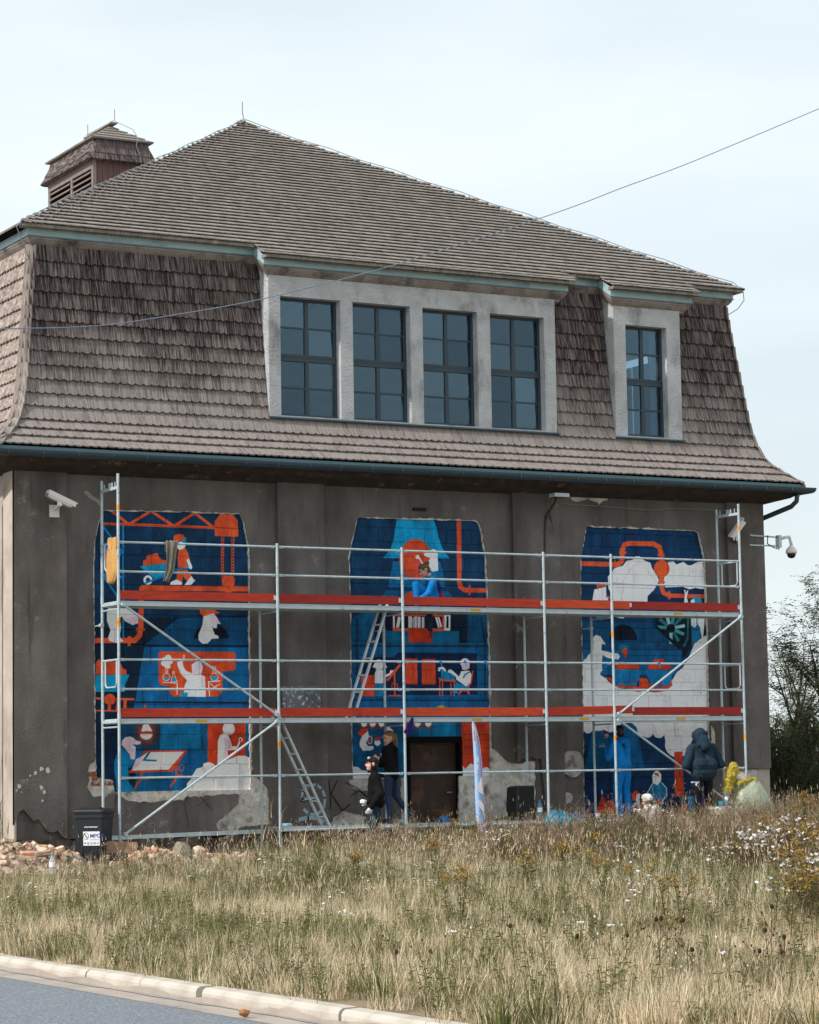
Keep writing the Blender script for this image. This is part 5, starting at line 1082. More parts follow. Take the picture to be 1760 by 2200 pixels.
# decks: two steel planks to a bay on each level
rp = random.Random(4)
for i in range(5):
    for z in (2.0, 4.0):
        for k in range(2):
            if i == 1 and z == 4.0 and k == 1: x0, x1 = BX[i] + .02, BX[i + 1] - .02
            else: x0, x1 = BX[i] + .02, BX[i + 1] - .02
            y0 = YFr + .045 + k * .325; m = MB(); m.box(x0, x1, y0, y0 + .315, z - .012, z); m.box(x0, x1, y0, y0 + .014, z - .082, z - .012); m.box(x0, x1, y0 + .301, y0 + .315, z - .082, z - .012)
            m.box(x0, x1, y0 - .006, y0, z - .082, z - .066); m.box(x0, x1, y0 - .006, y0, z - .018, z - .002)
            for xx in (x0, x1 - .05): m.box(xx, xx + .05, y0 + .014, y0 + .301, z - .085, z - .013)
            for j in range(1, int((x1 - x0) / .5)): m.box(x0 + j * .5, x0 + j * .5 + .03, y0 + .014, y0 + .301, z - .06, z - .012)
            o = m.build('deck_plank', M_deck, SCF)
            if k == 0 and (i, z) in ((0, 2.0), (2, 2.0), (2, 4.0), (4, 2.0), (4, 4.0), (3, 2.0)):
                xs_ = x0 + (x1 - x0) * (.48 if i != 3 else .5); MB().box(xs_, xs_ + .11, y0 - .0085, y0 - .0062, z - .064, z - .02).build('sticker', M_yellow, o); MB().box(xs_ + .111, xs_ + .2, y0 - .0085, y0 - .0062, z - .064, z - .02).build('sticker', M_orange, o)
        # red toe board
        xa, xb = BX[i] + .03, BX[i + 1] - .05
        if i == 3: xb = BX[4] + .42
        if i == 4: xa = BX[4] + .44
        tilt = .05 if (i == 3 and z == 2.0) else 0.0
        yb_ = YFr + .035 - (.0 if i != 3 else .012)
        M = Matrix.Translation((xa, 0, z + .025)) @ Matrix.Rotation(-tilt * .35, 4, 'Y')
        m = MB().box(0, xb - xa, yb_ - .012, yb_ + .012, 0, .15, M=M); o = m.build('toe_board', M_reds[(0, 1, 0, 2, 1)[i] if z > 3 else (0, 0, 2, 0, 1)[i]], SCF)
        MB().box(xb - xa - .012, xb - xa + .03, yb_ - .02, yb_ + .02, .04, .12, M=M).build('toe_clip', M_alu, o)
def brace(a, b):
    m = MB(); m.tube([a, b], .0212, 8)
    for p in (a, b): m.tube([Vector(p) + Vector((0, -.035, 0)), Vector(p) + Vector((0, .045, 0))], .035, 8)
    m.build('diagonal_brace', M_galv, SCF)
YBr = YFr - .05
brace((.06, YBr, 3.93), (2.93, YBr, 2.06)); brace((2.94, YBr, 1.94), (.08, YBr, .06)); brace((12.95, YBr, 3.92), (10.07, YBr, 2.05)); brace((10.06, YBr, 1.93), (12.9, YBr, .12))
# low rails and planks at the foot
for a, b in (((-.2, YBk + .03, -.02), (3.05, YBk + .03, .03)),): m = MB().bar(a, b, .05, .07); m.build('foot_ledger', M_galv, SCF)
for i in (1, 2, 3, 4):
    x1 = BX[i + 1] if i < 4 else 12.0; m = MB(); m.tube([(BX[i], YFr + .01, .045), (x1, YFr + .01, .055 + .0)], .02, 8); m.build('foot_ledger', M_galv, SCF)
    for k in range(2):
        y0 = YFr + .05 + k * .325; zt = .10 + .005 * k; a, b = BX[i] - .1 + .2 * (i % 2), x1 + .02 - .08 * k
        m = MB(); m.box(a, b, y0, y0 + .315, zt - .014, zt); m.box(a, b, y0, y0 + .014, zt - .075, zt - .014); m.box(a, b, y0 + .301, y0 + .315, zt - .075, zt - .014); m.build('deck_plank', M_deck, SCF)
# couplers tying the frame to the wall
for x, z in ((0, 3.62), (5.5, 3.6), (10, 3.7), (13, 3.6)):
    m = MB(); m.tube([(x - .02, YBk, z), (x - .02, -.03, z)], .012, 6); m.tube([(x - .02, YBk - .05, z), (x - .02, YBk + .05, z)], .035, 8); m.build('wall_tie', M_galv, SCF)

# ------------------------------------------------------------------ ladders
def ladder(name_label, p0, p1, n, group=None, half=.15):
    L_ = empty('ladder', name_label, 'ladder', group=group); p0, p1 = Vector(p0), Vector(p1); d = (p1 - p0)
    for s in (-1, 1):
        o = Vector((0, half * s, 0)); MB().bar(p0 + o, p1 + o, .028, .062, up=(0, 1, 0)).build('rail', M_alu, L_)
    for i in range(n):
        q = p0 + d * ((i + .55) / n); MB().bar(q + Vector((0, -half, 0)), q + Vector((0, half, 0)), .03, .03).build('rung', M_alu, L_)
    return L_
ladder('aluminium ladder leaning up to the upper scaffold deck in front of the middle wall panel', (4.62, -.6, 2.0), (5.37, -.6, 4.12), 7)
ladder('aluminium ladder from the low planks to the lower deck, left of the black-clad woman', (4.10, -.6, .11), (3.14, -.6, 2.06), 7)

# ------------------------------------------------------------------ things on the wall
M_white = mat('white_paint', S(226, 224, 220), .5, .4, vary=.04, scale=5); M_black = mat('black_plastic', S(24, 26, 28), .5, .4, vary=.1); M_lens = mat('dark_lens', S(10, 12, 16), .1, .6)
cc = empty('security_camera', 'white box security camera on a wall bracket left of the scaffold', 'camera')
q = at(128, 1078, y=-.35); M = Matrix.Translation((q.x, -.36, q.z + .04)) @ Matrix.Rotation(R_(22), 4, 'Y') @ Matrix.Rotation(R_(4), 4, 'Z')
h = MB(); h.box(-.24, .22, -.055, .055, -.05, .045, M=M); h.build('housing', M_white, cc)
m = MB(); m.box(-.25, .31, -.07, .07, .048, .064, M=M); m.box(-.25, .29, -.07, -.06, -.02, .047, M=M); m.box(-.25, .29, .06, .07, -.02, .047, M=M); m.build('sunshield', M_white, cc)
MB().box(.221, .225, -.04, .04, -.04, .035, M=M).build('lens', M_lens, cc)
MB().box(-.26, -.241, -.05, .05, -.06, .0, M=M).build('cable_gland', M_louvre, cc)
w_ = at(115, 1098, y=-.05); m = MB(); m.box(w_.x - .09, w_.x + .09, -.095, -.077, w_.z - .11, w_.z + .1); m.bar((w_.x, -.06, w_.z + .0), (q.x, -.36, q.z - .05), .05, .04); m.tube([(q.x, -.36, q.z - .07), (q.x, -.36, q.z)], .045, 8); m.build('bracket', M_white, cc)
cc = empty('security_camera', 'white bullet security camera behind the scaffold\'s right upper end', 'camera')
q = at(1585, 1137, y=-.3); M = Matrix.Translation(q) @ Matrix.Rotation(R_(-58), 4, 'Y') @ Matrix.Rotation(R_(-18), 4, 'Z')
MB().box(-.2, .2, -.05, .05, -.05, .045, M=M).build('housing', M_white, cc); MB().box(-.22, .25, -.065, .065, .048, .062, M=M).build('sunshield', M_white, cc)
w_ = at(1578, 1151, y=-.05); m = MB(); m.box(w_.x - .06, w_.x + .06, -.092, -.077, w_.z - .1, w_.z + .06); m.bar((w_.x, -.06, w_.z), (q.x - .02, -.28, q.z - .16), .045, .04); m.build('bracket', M_white, cc)
MB().tube([(q.x - .06, -.3, q.z - .16), at(1580, 1167, y=-.1), at(1566, 1160, y=-.06), at(1556, 1135, y=-.05)], .012, 6).build('cable', M_black, cc)
dm = empty('dome_camera', 'white dome security camera hanging from an arm at the building\'s right corner', 'camera')
b0 = at(1611, 1150, y=-.08); b1 = at(1671, 1150, y=-.08); c0_ = at(1611, 1171, y=-.08); c1_ = at(1644, 1173, y=-.08)
m = MB(); m.bar((b0.x, -.08, b0.z), (b1.x, -.08, b0.z - .02), .03, .03); m.bar((c0_.x, -.08, c0_.z), (b1.x - .02, -.08, c0_.z), .03, .03); m.bar((b1.x - .03, -.08, b0.z), (b1.x - .03, -.08, c0_.z), .03, .03); m.build('bracket', M_galv, dm)
m = MB(); m.box(b1.x - .01, b1.x + .06, -.13, -.03, c0_.z - .03, b0.z + .02); m.build('mount_plate', M_alu, dm)
a0 = at(1680, 1158, y=-.08); a1 = at(1690, 1154, y=-.08); a2 = at(1698, 1160, y=-.08); a3 = at(1701, 1172, y=-.08)
MB().tube([(b1.x + .05, -.08, a0.z), a1, (a2.x - .02, -.08, a1.z + .01), a2, a3], .032, 10).build('arm', M_white, dm, smooth=True)
dc = at(1700.5, 1185, y=-.08); m = MB(); m.lathe([(.03, .13), (.05, .1), (.10, .05), (.115, 0), (.115, -.035), (.09, -.04)], dc, 16); m.build('housing', M_white, dm, smooth=True)
MB().lathe([(.092, -.035), (.09, -.07), (.07, -.115), (.03, -.135), (.001, -.138)], dc, 16).build('dome', M_lens, dm, smooth=True)
MB().tube([at(1650, 1150, y=-.1), at(1649, 1168, y=-.1), at(1662, 1176, y=-.1), at(1674, 1180, y=-.1), at(1676, 1170, y=-.1)], .011, 6).build('cable', M_black, dm)
fl = empty('flood_lamp', 'old floodlight on a rusty bent pipe above the gap right of the middle panel', 'lamp')
zz = zm(1160, 560, 2.875); t0 = at(*zz(120, 1455), y=-.45)
m = MB(); m.box(t0.x - .16, t0.x + .16, -.56, -.34, t0.z - .02, t0.z + .05); m.build('lamp_head', M_galv, fl); MB().box(t0.x - .14, t0.x + .14, -.54, -.36, t0.z - .032, t0.z - .021).build('lamp_glass', M_lens, fl)
m = MB(); m.tube([(t0.x - .04, -.42, t0.z), at(1192, 1080, y=-.3), at(1177, 1102, y=-.15), at(1172, 1115, y=-.08), at(1170, 1140, y=-.07), at(1170, 1190, y=-.07)], .024, 8); m.build('pipe', M_rust, fl)
MB().tube([at(1180, 1100, y=-.12), at(1186, 1125, y=-.07), at(1190, 1150, y=-.07), at(1180, 1140, y=-.07)], .009, 5).build('cable', M_black, fl)
vt = empty('wall_vent', 'small dark vent grille above the middle wall panel', 'vent'); v0 = at(*C_(868, 62), y=-.01); m = MB(); m.box(v0.x - .14, v0.x + .14, -.02, -.002, v0.z - .03, v0.z + .03); m.build('grille', M_dark, vt)
for i in range(4): MB().box(v0.x - .13, v0.x + .13, -.028, -.021, v0.z - .025 + i * .014, v0.z - .018 + i * .014).build('slat', M_black, vt)
bo = empty('spattered_board', 'dark grey board spattered with white paint on the wall beside the second scaffold post', 'board')
p0, p1 = at(604, 1474, y=-.05), at(686, 1524, y=-.05); M_board = mat('spattered_board_paint', S(104, 104, 108), .8, .2, vary=.3, scale=3, stain=S(214, 214, 218), stain_scale=16, stain_lo=.56, stain_hi=.64)
MB().box(p0.x, p1.x, -.105, -.077, p1.z, p0.z).build('panel', M_board, bo)
for xx, zc in ((p0.x + .05, p0.z - .05), (p1.x - .05, p0.z - .05), (p0.x + .05, p1.z + .05), (p1.x - .05, p1.z + .05)): MB().tube([(xx, -.105, zc), (xx, -.112, zc)], .012, 8).build('screw', M_alu, bo)
# overhead cable
M_cable = mat('overhead_cable', S(120, 132, 152), .6, .3)
pts = [(-60, 706), (0, 706), (139, 703.5), (243, 696.5), (365, 678), (500, 655), (603, 633), (775, 589.5), (900, 553), (1071, 499), (1233, 443.5), (1339, 402.5), (1462, 357.5), (1610, 296.5), (1760, 233.3), (1830, 203.5)]
cb_ = MB(); P = []
for i in range(len(pts) - 1):
    for k in range(4):
        t_ = k / 4; p = [pts[max(i - 1, 0)], pts[i], pts[i + 1], pts[min(i + 2, len(pts) - 1)]]
        P.append(tuple(.5 * ((2 * p[1][a]) + (-p[0][a] + p[2][a]) * t_ + (2 * p[0][a] - 5 * p[1][a] + 4 * p[2][a] - p[3][a]) * t_ * t_ + (-p[0][a] + 3 * p[1][a] - 3 * p[2][a] + p[3][a]) * t_ ** 3) for a in (0, 1)))
cb_.tube([at(*p, y=-3.0) for p in P], .009, 6); tag(cb_.build('overhead_cable', M_cable), 'thin cable sagging across the sky in front of the roof', 'cable')
# ------------------------------------------------------------------ people
from mathutils import noise as mnoise
M_skin = mat('skin', S(214, 164, 140), .55, .3, vary=.06, scale=20); M_skin2 = mat('rosy_skin', S(230, 176, 160), .55, .3, vary=.06, scale=20)
def cloth(name, col, vary=.12, b=.5, **kw): return mat(name, col, .9, .15, vary=vary, scale=7, bump=b, bscale=14, bdist=.02, **kw)
M_blue = cloth('blue_coverall_fabric', S(18, 118, 190), .2); M_hood = cloth('dark_navy_fleece', S(36, 54, 68)); M_blk = cloth('black_fleece', S(20, 19, 21)); M_blkj = cloth('black_denim', S(26, 26, 30))
M_jean = cloth('paint_flecked_denim', S(46, 60, 84), stain=S(150, 175, 190), stain_scale=26, stain_lo=.66, stain_hi=.70); M_jean2 = cloth('teal_stained_denim', S(40, 54, 68), stain=S(20, 120, 130), stain_scale=9, stain_lo=.58, stain_hi=.66)
M_hair = mat('brown_hair', S(92, 64, 44), .5, .4, vary=.3, scale=20, stretch=(8, 8, 1)); M_dkhair = mat('black_hair', S(28, 23, 22), .5, .4, vary=.3, scale=20); M_blond = mat('dark_blond_hair', S(128, 94, 62), .5, .4, vary=.35, scale=20, stretch=(8, 8, 1))
M_wht = cloth('white_sweat_cloth', S(222, 220, 216), stain=S(170, 168, 170), stain_scale=5, stain_lo=.5, stain_hi=.65); M_shoe_w = mat('white_shoe', S(226, 226, 226), .6, .3); M_shoe_d = mat('dark_shoe', S(34, 32, 38), .6, .3); M_shoe_m = mat('maroon_sole', S(140, 40, 66), .6, .3)
M_glove = cloth('white_work_glove', S(220, 220, 218)); M_vest = cloth('navy_red_print', S(24, 36, 104), stain=S(170, 30, 40), stain_scale=7, stain_lo=.52, stain_hi=.56); M_eye = mat('eye_dark', S(30, 22, 20), .3, .5); M_lip = mat('lip', S(176, 92, 88), .5, .3)
M_capd = cloth('dark_cap_cloth', S(44, 36, 40)); M_capw = cloth('white_cap_cloth', S(216, 214, 210)); M_logo = mat('pale_print', S(196, 200, 206), .7, .2)
def remesh(mb, name, mats, vox, parent, assign=None, wr=0.0, wscale=9.0, ratio=None):
    tmp = mb.build('tmp_' + name, [], None, fix=True); md = tmp.modifiers.new('r', 'REMESH'); md.mode = 'VOXEL'; md.voxel_size = vox; md.use_smooth_shade = True
    sm = tmp.modifiers.new('s', 'SMOOTH'); sm.factor = .5; sm.iterations = 2
    dg = bpy.context.evaluated_depsgraph_get(); me = bpy.data.meshes.new_from_object(tmp.evaluated_get(dg)); bpy.data.objects.remove(tmp)
    me.name = name; me.materials.clear()
    for m in mats: me.materials.append(m)
    n = len(me.polygons); idx = np.zeros(n, np.int32)
    if assign is not None:
        c = np.empty(n * 3, np.float32); me.polygons.foreach_get('center', c); idx = assign(c.reshape(-1, 3))
    me.polygons.foreach_set('material_index', idx.astype(np.int32)); me.polygons.foreach_set('use_smooth', [True] * n)
    if wr:
        k = len(me.vertices); co = np.empty(k * 3, np.float32); me.vertices.foreach_get('co', co); co = co.reshape(-1, 3); no_ = np.empty(k * 3, np.float32); me.vertices.foreach_get('normal', no_); no_ = no_.reshape(-1, 3)
        skin = set(i for i, m in enumerate(mats) if 'skin' in m.name); lock = np.zeros(k, bool)
        if skin:
            for p in me.polygons:
                if p.material_index in skin: lock[list(p.vertices)] = True
        d = np.array([mnoise.noise(Vector((float(v[0]) * wscale, float(v[1]) * wscale, float(v[2]) * wscale * .6 ))) + .5 * mnoise.noise(Vector((float(v[0]) * wscale * 2.3, float(v[1]) * wscale * 2.3, float(v[2]) * wscale * 1.6))) for v in co], np.float32)
        d[lock] = 0; co = co + no_ * (d * wr)[:, None]; me.vertices.foreach_set('co', co.ravel())
    me.update(); o = bpy.data.objects.new(name, me); COL.objects.link(o); o.parent = parent; return o
class Fig:
    """a person from tapered limbs grown together into one continuous skin; local frame: f forward, l to its left, u up"""
    def __init__(s, label, base, facing, H=1.75, group=None):
        s.root = empty('person', label, 'person', group=group); s.b = Vector(base); s.k = H / 1.75; a = R_(facing)
        s.f = Vector((math.sin(a), math.cos(a), 0)); s.l = Vector((-s.f.y, s.f.x, 0)); s.mb = MB(); s.bones = []; s.keys = []
    def P(s, f, l, u): return s.b + (s.f * f + s.l * l + Vector((0, 0, u))) * s.k
    def bone(s, a, b, ra, rb, key, n=10):
        a, b = Vector(a), Vector(b); ra *= s.k; rb *= s.k; s.mb.cap(a, b, ra, rb, n); s.bones.append((a, b, ra, rb, key))
    def limb(s, pts, rs, key):
        for a, b, ra, rb in zip(pts[:-1], pts[1:], rs[:-1], rs[1:]): s.bone(a, b, ra, rb, key)
    def hand(s, w, d, side, curl=.6, key='skin'):
        """palm, four unequal bent fingers and a thumb off the side"""
        w = Vector(w); d = Vector(d).normalized(); side = Vector(side); side = (side - d * side.dot(d)).normalized(); n = d.cross(side).normalized(); k = s.k
        for t_ in (-.024, -.008, .008, .024): s.bone(w, w + (d * .085 + side * t_) * k, .02, .0155, key, 8)
        for t_, L in ((-.027, .062), (-.009, .074), (.009, .070), (.027, .054)):
            p0 = w + (d * .085 + side * t_) * k; c = curl; p1 = p0 + (d * math.cos(c * .8) + n * math.sin(c * .8)) * L * .55 * k; p2 = p1 + (d * math.cos(c * 1.9) + n * math.sin(c * 1.9)) * L * .5 * k
            s.bone(p0, p1, .0105, .0095, key, 8); s.bone(p1, p2, .0095, .0085, key, 8)
        q = w + (d * .025 - side * .025) * k; q1 = q + (d * .03 - side * .035 + n * .015) * k; s.bone(q, q1, .014, .012, key, 8); s.bone(q1, q1 + (d * .03 - side * .006 + n * .018) * k, .0115, .0095, key, 8)
    def head(s, c, hf, up=(0, 0, 1), key='skin', face=True):
        """head centred at c looking along hf"""
        c = Vector(c); hf = Vector(hf).normalized(); up = Vector(up); up = (up - hf * up.dot(hf)).normalized(); hl = up.cross(hf); k = s.k; s.hc, s.hf, s.hu, s.hl = c, hf, up, hl
        q = lambda f, l, u: c + (hf * f + hl * l + up * u) * k
        s.q = q
        s.bone(q(-.022, 0, .02), q(.022, 0, .035), .088, .078, key); s.bone(q(-.01, 0, -.02), q(.035, 0, -.03), .075, .062, key); s.bone(q(.04, 0, -.075), q(.058, 0, -.085), .046, .030, key)
        s.bone(q(.088, 0, .005), q(.112, 0, -.028), .012, .0145, key, 8); s.bone(q(.07, .03, .028), q(.07, -.03, .028), .03, .03, key, 8)
        s.bone(q(.085, -.014, -.058), q(.085, .014, -.058), .0125, .0125, key, 8)
        for sg in (-1, 1): s.bone(q(-.005, sg * .084, .012), q(-.012, sg * .088, -.022), .018, .012, key, 8)
        if face:
            for sg in (-1, 1):
                MB().ball(q(.094, sg * .032, .012), .0115 * k, 8, 5).build('eye', M_eye, s.root, smooth=True); MB().tube([q(.1, sg * .016, .036), q(.098, sg * .034, .04), q(.086, sg * .05, .034)], .005 * k, 6).build('eyebrow', M_dkhair, s.root)
            MB().tube([q(.088, -.022, -.054), q(.099, 0, -.058), q(.088, .022, -.054)], .007 * k, 6).build('mouth', M_lip, s.root)
    def finish(s, mats, vox=.0085, wr=.007):
        keys = list(mats); A = np.array([b[0] for b in s.bones]); Bv = np.array([b[1] for b in s.bones]); ra = np.array([b[2] for b in s.bones]); rb = np.array([b[3] for b in s.bones]); kk = np.array([keys.index(b[4]) for b in s.bones])
        def assign(c):
            best = np.full(len(c), 1e9); out = np.zeros(len(c), int)
            for i in range(len(A)):
                d = Bv[i] - A[i]; L2 = max(d @ d, 1e-9); t_ = np.clip(((c - A[i]) @ d) / L2, 0, 1); dist = np.linalg.norm(c - (A[i] + t_[:, None] * d), axis=1) - (ra[i] + (rb[i] - ra[i]) * t_)
                m = dist < best; best[m] = dist[m]; out[m] = kk[i]
            return out
        s.body = remesh(s.mb, 'body', [mats[k] for k in keys], vox, s.root, assign, wr); return s.root
    def torso(s, key, lean=0.0, tw=.0, slim=1.0):
        P = s.P; s.bone(P(-.01, .065, .98), P(lean * .5, .085 * slim, 1.22), .118 * slim, .108 * slim, key); s.bone(P(-.01, -.065, .98), P(lean * .5, -.085 * slim, 1.22), .118 * slim, .108 * slim, key)
        s.bone(P(lean * .5, .085, 1.20), P(lean, .105, 1.36), .112 * slim, .10 * slim, key); s.bone(P(lean * .5, -.085, 1.20), P(lean, -.105, 1.36), .112 * slim, .10 * slim, key); s.bone(P(lean, .15, 1.41), P(lean, -.15, 1.41), .07 * slim, .07 * slim, key); s.bone(P(lean, 0, 1.42), P(lean + .01, 0, 1.50), .075, .06, key)
    def legs(s, key, kneeL, ankL, kneeR, ankR, shoe='shoe', baggy=1.0, foot=.2, fdir=None):
        for sg, kn, an in ((1, kneeL, ankL), (-1, kneeR, ankR)):
            hip = s.P(0, sg * .09, .95); s.limb([hip, kn, an], [.098 * baggy, .068 * baggy, .052 * baggy], key); fd = Vector(fdir or s.f); an = Vector(an)
            heel = an + Vector((0, 0, -.045)) * s.k - fd * .03 * s.k; s.bone(heel, an + fd * foot * .45 * s.k + Vector((0, 0, -.04)) * s.k, .036, .036, shoe); s.bone(an + fd * foot * .4 * s.k + Vector((0, 0, -.048)) * s.k, an + fd * foot * .85 * s.k + Vector((0, 0, -.055)) * s.k, .036, .027, shoe)
def shell(fig, c, r, name, m, cut=None, extra=None, vox=.009, wr=.0):
    """hair, hood or cap: a solid round the skull, cut away where the face shows"""
    mb = MB()
    for a, b, ra, rb in c: mb.cap(a, b, ra * fig.k, rb * fig.k, 12)
    return remesh(mb, name, [m], vox, fig.root, None, wr)
# --- painter in blue coveralls, back to us, on the low planks
p = Fig('person in blue hooded coveralls painting the right wall panel from the low planks', (10.42, -.62, .112), -14, 1.72)
p.torso('suit', lean=.02, slim=1.05); p.head(p.P(.05, .02, 1.64), (-.35, 1, -.12))
lw, rw_ = at(*G_(352, 712), y=-.30), at(*G_(378, 640), y=-.20)
p.limb([p.P(.02, .20, 1.40), at(*G_(372, 792), y=-.52), lw], [.075, .066, .045], 'suit'); p.hand(lw, (-.5, .3, .35), (0, 1, 0), .9); p.limb([p.P(.02, -.19, 1.40), p.P(.14, -.23, 1.16), rw_ + Vector((.06, 0, -.06)), rw_], [.075, .066, .05, .045], 'suit'); p.hand(rw_, (-.3, .5, .6), (.5, 0, .3), .9)
p.legs('suit', p.P(.05, .10, .51), p.P(.0, .09, .09), p.P(.03, -.11, .51), p.P(-.02, -.13, .09), baggy=1.22); p.bone(p.P(-.02, .06, 1.0), p.P(-.02, -.06, 1.0), .13, .13, 'suit')
p.bone(p.P(-.075, .07, 1.44), p.P(-.085, -.07, 1.44), .055, .055, 'suit'); p.bone(p.P(-.09, .0, 1.46), p.P(-.11, 0, 1.37), .06, .04, 'suit')
p.finish({'suit': M_blue, 'skin': M_skin, 'shoe': M_shoe_w}, wr=.013)
shell(p, [(p.q(-.03, 0, .03), p.q(.0, 0, .045), .096, .088), (p.q(-.04, 0, -.03), p.q(-.02, 0, .02), .085, .09)], 0, 'hair', M_dkhair, wr=.006)
bp_ = MB().tube([rw_ + Vector((-.03, .04, .04)), rw_ + Vector((-.12, .12, .12))], .007, 6); tag(bp_.build('paint_brush', M_louvre), 'thin paint brush in the blue-clad painter\'s raised hand', 'brush')
pc = MB().lathe([(.035, 0), (.042, .08), (.038, .08), (.033, .01)], lw + Vector((-.05, .03, .0)), 12); M_tealp = mat('teal_plastic', S(40, 150, 160), .5, .4); tag(pc.build('paint_cup', M_tealp), 'small teal paint cup held by the blue-clad painter', 'cup')
# --- man in a dark hooded top with a camera
h = Fig('person in dark navy hooded sweatshirt seen from behind, camera at the hip', (11.66, -1.5, gz(11.66, -1.5)), 8, 1.80)
h.torso('fleece', lean=.03, slim=1.22); h.head(h.P(.06, .03, 1.60), (-.25, 1, -.35), face=False)
for sg in (1, -1):
    sh, el, wr_ = h.P(.02, sg * .22, 1.40), h.P(-.02, sg * .36, 1.10), h.P(.20, sg * .12, 1.02); h.limb([sh, el, wr_], [.09, .078, .052], 'fleece'); h.hand(wr_, h.l * -sg * .6 + h.f * .8, (0, 0, 1), .8)
h.bone(h.P(-.02, .10, .96), h.P(-.02, -.10, .96), .155, .155, 'fleece'); h.bone(h.P(-.05, .12, 1.10), h.P(-.05, -.12, 1.10), .14, .14, 'fleece')
h.legs('jeans', h.P(.03, .11, .51), h.P(0, .12, .09), h.P(.03, -.11, .51), h.P(-.02, -.13, .09), baggy=1.02)
h.finish({'fleece': M_hood, 'skin': M_skin, 'jeans': M_blkj, 'shoe': M_shoe_d}, wr=.011)
shell(h, [(h.q(-.035, 0, .05), h.q(.03, 0, .055), .125, .112), (h.q(-.04, 0, -.07), h.q(-.02, 0, .02), .112, .12), (h.P(-.05, .09, 1.46), h.P(-.05, -.09, 1.46), .075, .075), (h.P(-.07, 0, 1.44), h.P(-.04, 0, 1.55), .11, .10)], 0, 'hood', M_hood, wr=.008)
q = at(*G_(1015, 985), y=-1.72); cm = empty('camera', 'small black and silver camera hanging on a strap at the hooded person\'s left hip', 'camera')
m = MB(); m.box(q.x - .075, q.x + .075, q.y - .03, q.y + .03, q.z - .045, q.z + .03); m.build('camera_body', M_black, cm); MB().box(q.x - .075, q.x + .075, q.y - .03, q.y + .03, q.z + .031, q.z + .055).build('top_plate', M_alu, cm)
m = MB(); m.tube([(q.x + .01, q.y - .03, q.z - .005), (q.x + .01, q.y - .075, q.z - .005)], .032, 14); m.build('lens', M_alu, cm); MB().tube([(q.x + .01, q.y - .076, q.z - .005), (q.x + .01, q.y - .08, q.z - .005)], .024, 14).build('lens_glass', M_lens, cm)
MB().tube([q + Vector((.06, 0, .05)), at(*G_(1040, 930), y=-1.74), at(*G_(1036, 820), y=-1.73), at(*G_(1028, 740), y=-1.68), at(*G_(1010, 705), y=-1.52), h.P(.1, .12, 1.44)], .010, 6).build('strap', M_black, cm)
# --- woman on the low planks
w = Fig('person with blond ponytail, black top and flecked jeans smiling on the low planks', (5.42, -.64, .112), -36, 1.66)
w.torso('fleece', slim=.98); w.head(w.P(.03, .03, 1.61), (-.93, -.10, -.22))
lw = at(*D_(505, 1082), y=-.78); w.limb([w.P(.02, .19, 1.39), at(*D_(545, 1112), y=-.66), lw], [.075, .062, .044], 'fleece'); w.hand(lw, (-.75, -.1, .45), (0, 0, 1), .7); rwp = w.P(.30, -.05, 1.10); w.limb([w.P(.02, -.19, 1.39), w.P(.06, -.27, 1.12), rwp], [.075, .062, .044], 'fleece'); w.hand(rwp, w.f, (0, 0, 1), .8)
w.bone(w.P(-.02, .05, .95), w.P(-.02, -.05, .95), .135, .135, 'fleece')
fr2 = at(*H_(1072, 850), y=-.70); w.legs('jeans', w.P(.02, .10, .50), w.P(-.01, .10, .09), w.P(.02, -.20, .53), Vector((fr2.x, -.78, .19)), baggy=.98)
w.finish({'fleece': M_blk, 'skin': M_skin, 'jeans': M_jean, 'shoe': M_shoe_d}, wr=.009)
shell(w, [(w.q(-.04, 0, .045), w.q(.0, 0, .055), .094, .086), (w.q(-.055, 0, -.02), w.q(-.03, 0, .03), .082, .09), (w.q(-.11, 0, .05), w.q(-.15, 0, .03), .035, .045), (w.q(-.15, 0, .02), w.q(-.155, .01, -.13), .045, .028), (w.q(-.155, .01, -.12), w.q(-.13, .02, -.21), .03, .012)], 0, 'hair', M_blond, wr=.006)
m = MB().tube([w.P(.05, -.12, 1.44), w.P(-.13, 0, 1.40), w.P(.05, .12, 1.44)], .03, 8); m.build('hood', M_blk, w.root)
tag(MB().tube([lw + Vector((-.05, -.02, .03)), lw + Vector((-.09, -.03, .10))], .012, 6).build('paint_marker', M_black), 'dark marker held up by the ponytailed person', 'marker')
# --- man in cap on the ground
mx0 = 4.60; mg = gz(mx0, -1.55); m_ = Fig('person in dark cap, black hooded top and white gloves standing in the weeds', (mx0, -1.55, mg), -62, 1.76)
m_.torso('fleece', slim=1.16, lean=.0); m_.head(m_.P(.045, 0, 1.62), (-.95, .25, .10))
la = at(*H_(765, 742), y=-1.75); ra_ = at(*H_(785, 775), y=-1.95)
m_.limb([m_.P(.0, .21, 1.39), m_.P(-.10, .27, 1.10), la], [.085, .075, .052], 'fleece'); m_.hand(la, (-.6, -.1, .1), (0, 0, 1), .8, 'glove'); m_.limb([m_.P(.0, -.1, 1.39), at(*H_(850, 690), y=-2.0), ra_], [.085, .075, .052], 'fleece'); m_.hand(ra_, (-.5, -.2, -.75), (-.6, 0, .4), .8, 'glove')
m_.bone(m_.P(-.02, .06, .97), m_.P(-.02, -.06, .97), .15, .15, 'fleece'); m_.legs('jeans', m_.P(.02, .11, .50), m_.P(.0, .11, .09), m_.P(.04, -.10, .50), m_.P(.02, -.12, .09), baggy=1.1)
m_.finish({'fleece': M_blk, 'skin': M_skin2, 'glove': M_glove, 'jeans': M_jean2, 'shoe': M_shoe_d}, wr=.010)
shell(m_, [(m_.q(-.03, 0, -.035), m_.q(-.02, 0, .03), .087, .09)], 0, 'hair', M_dkhair)
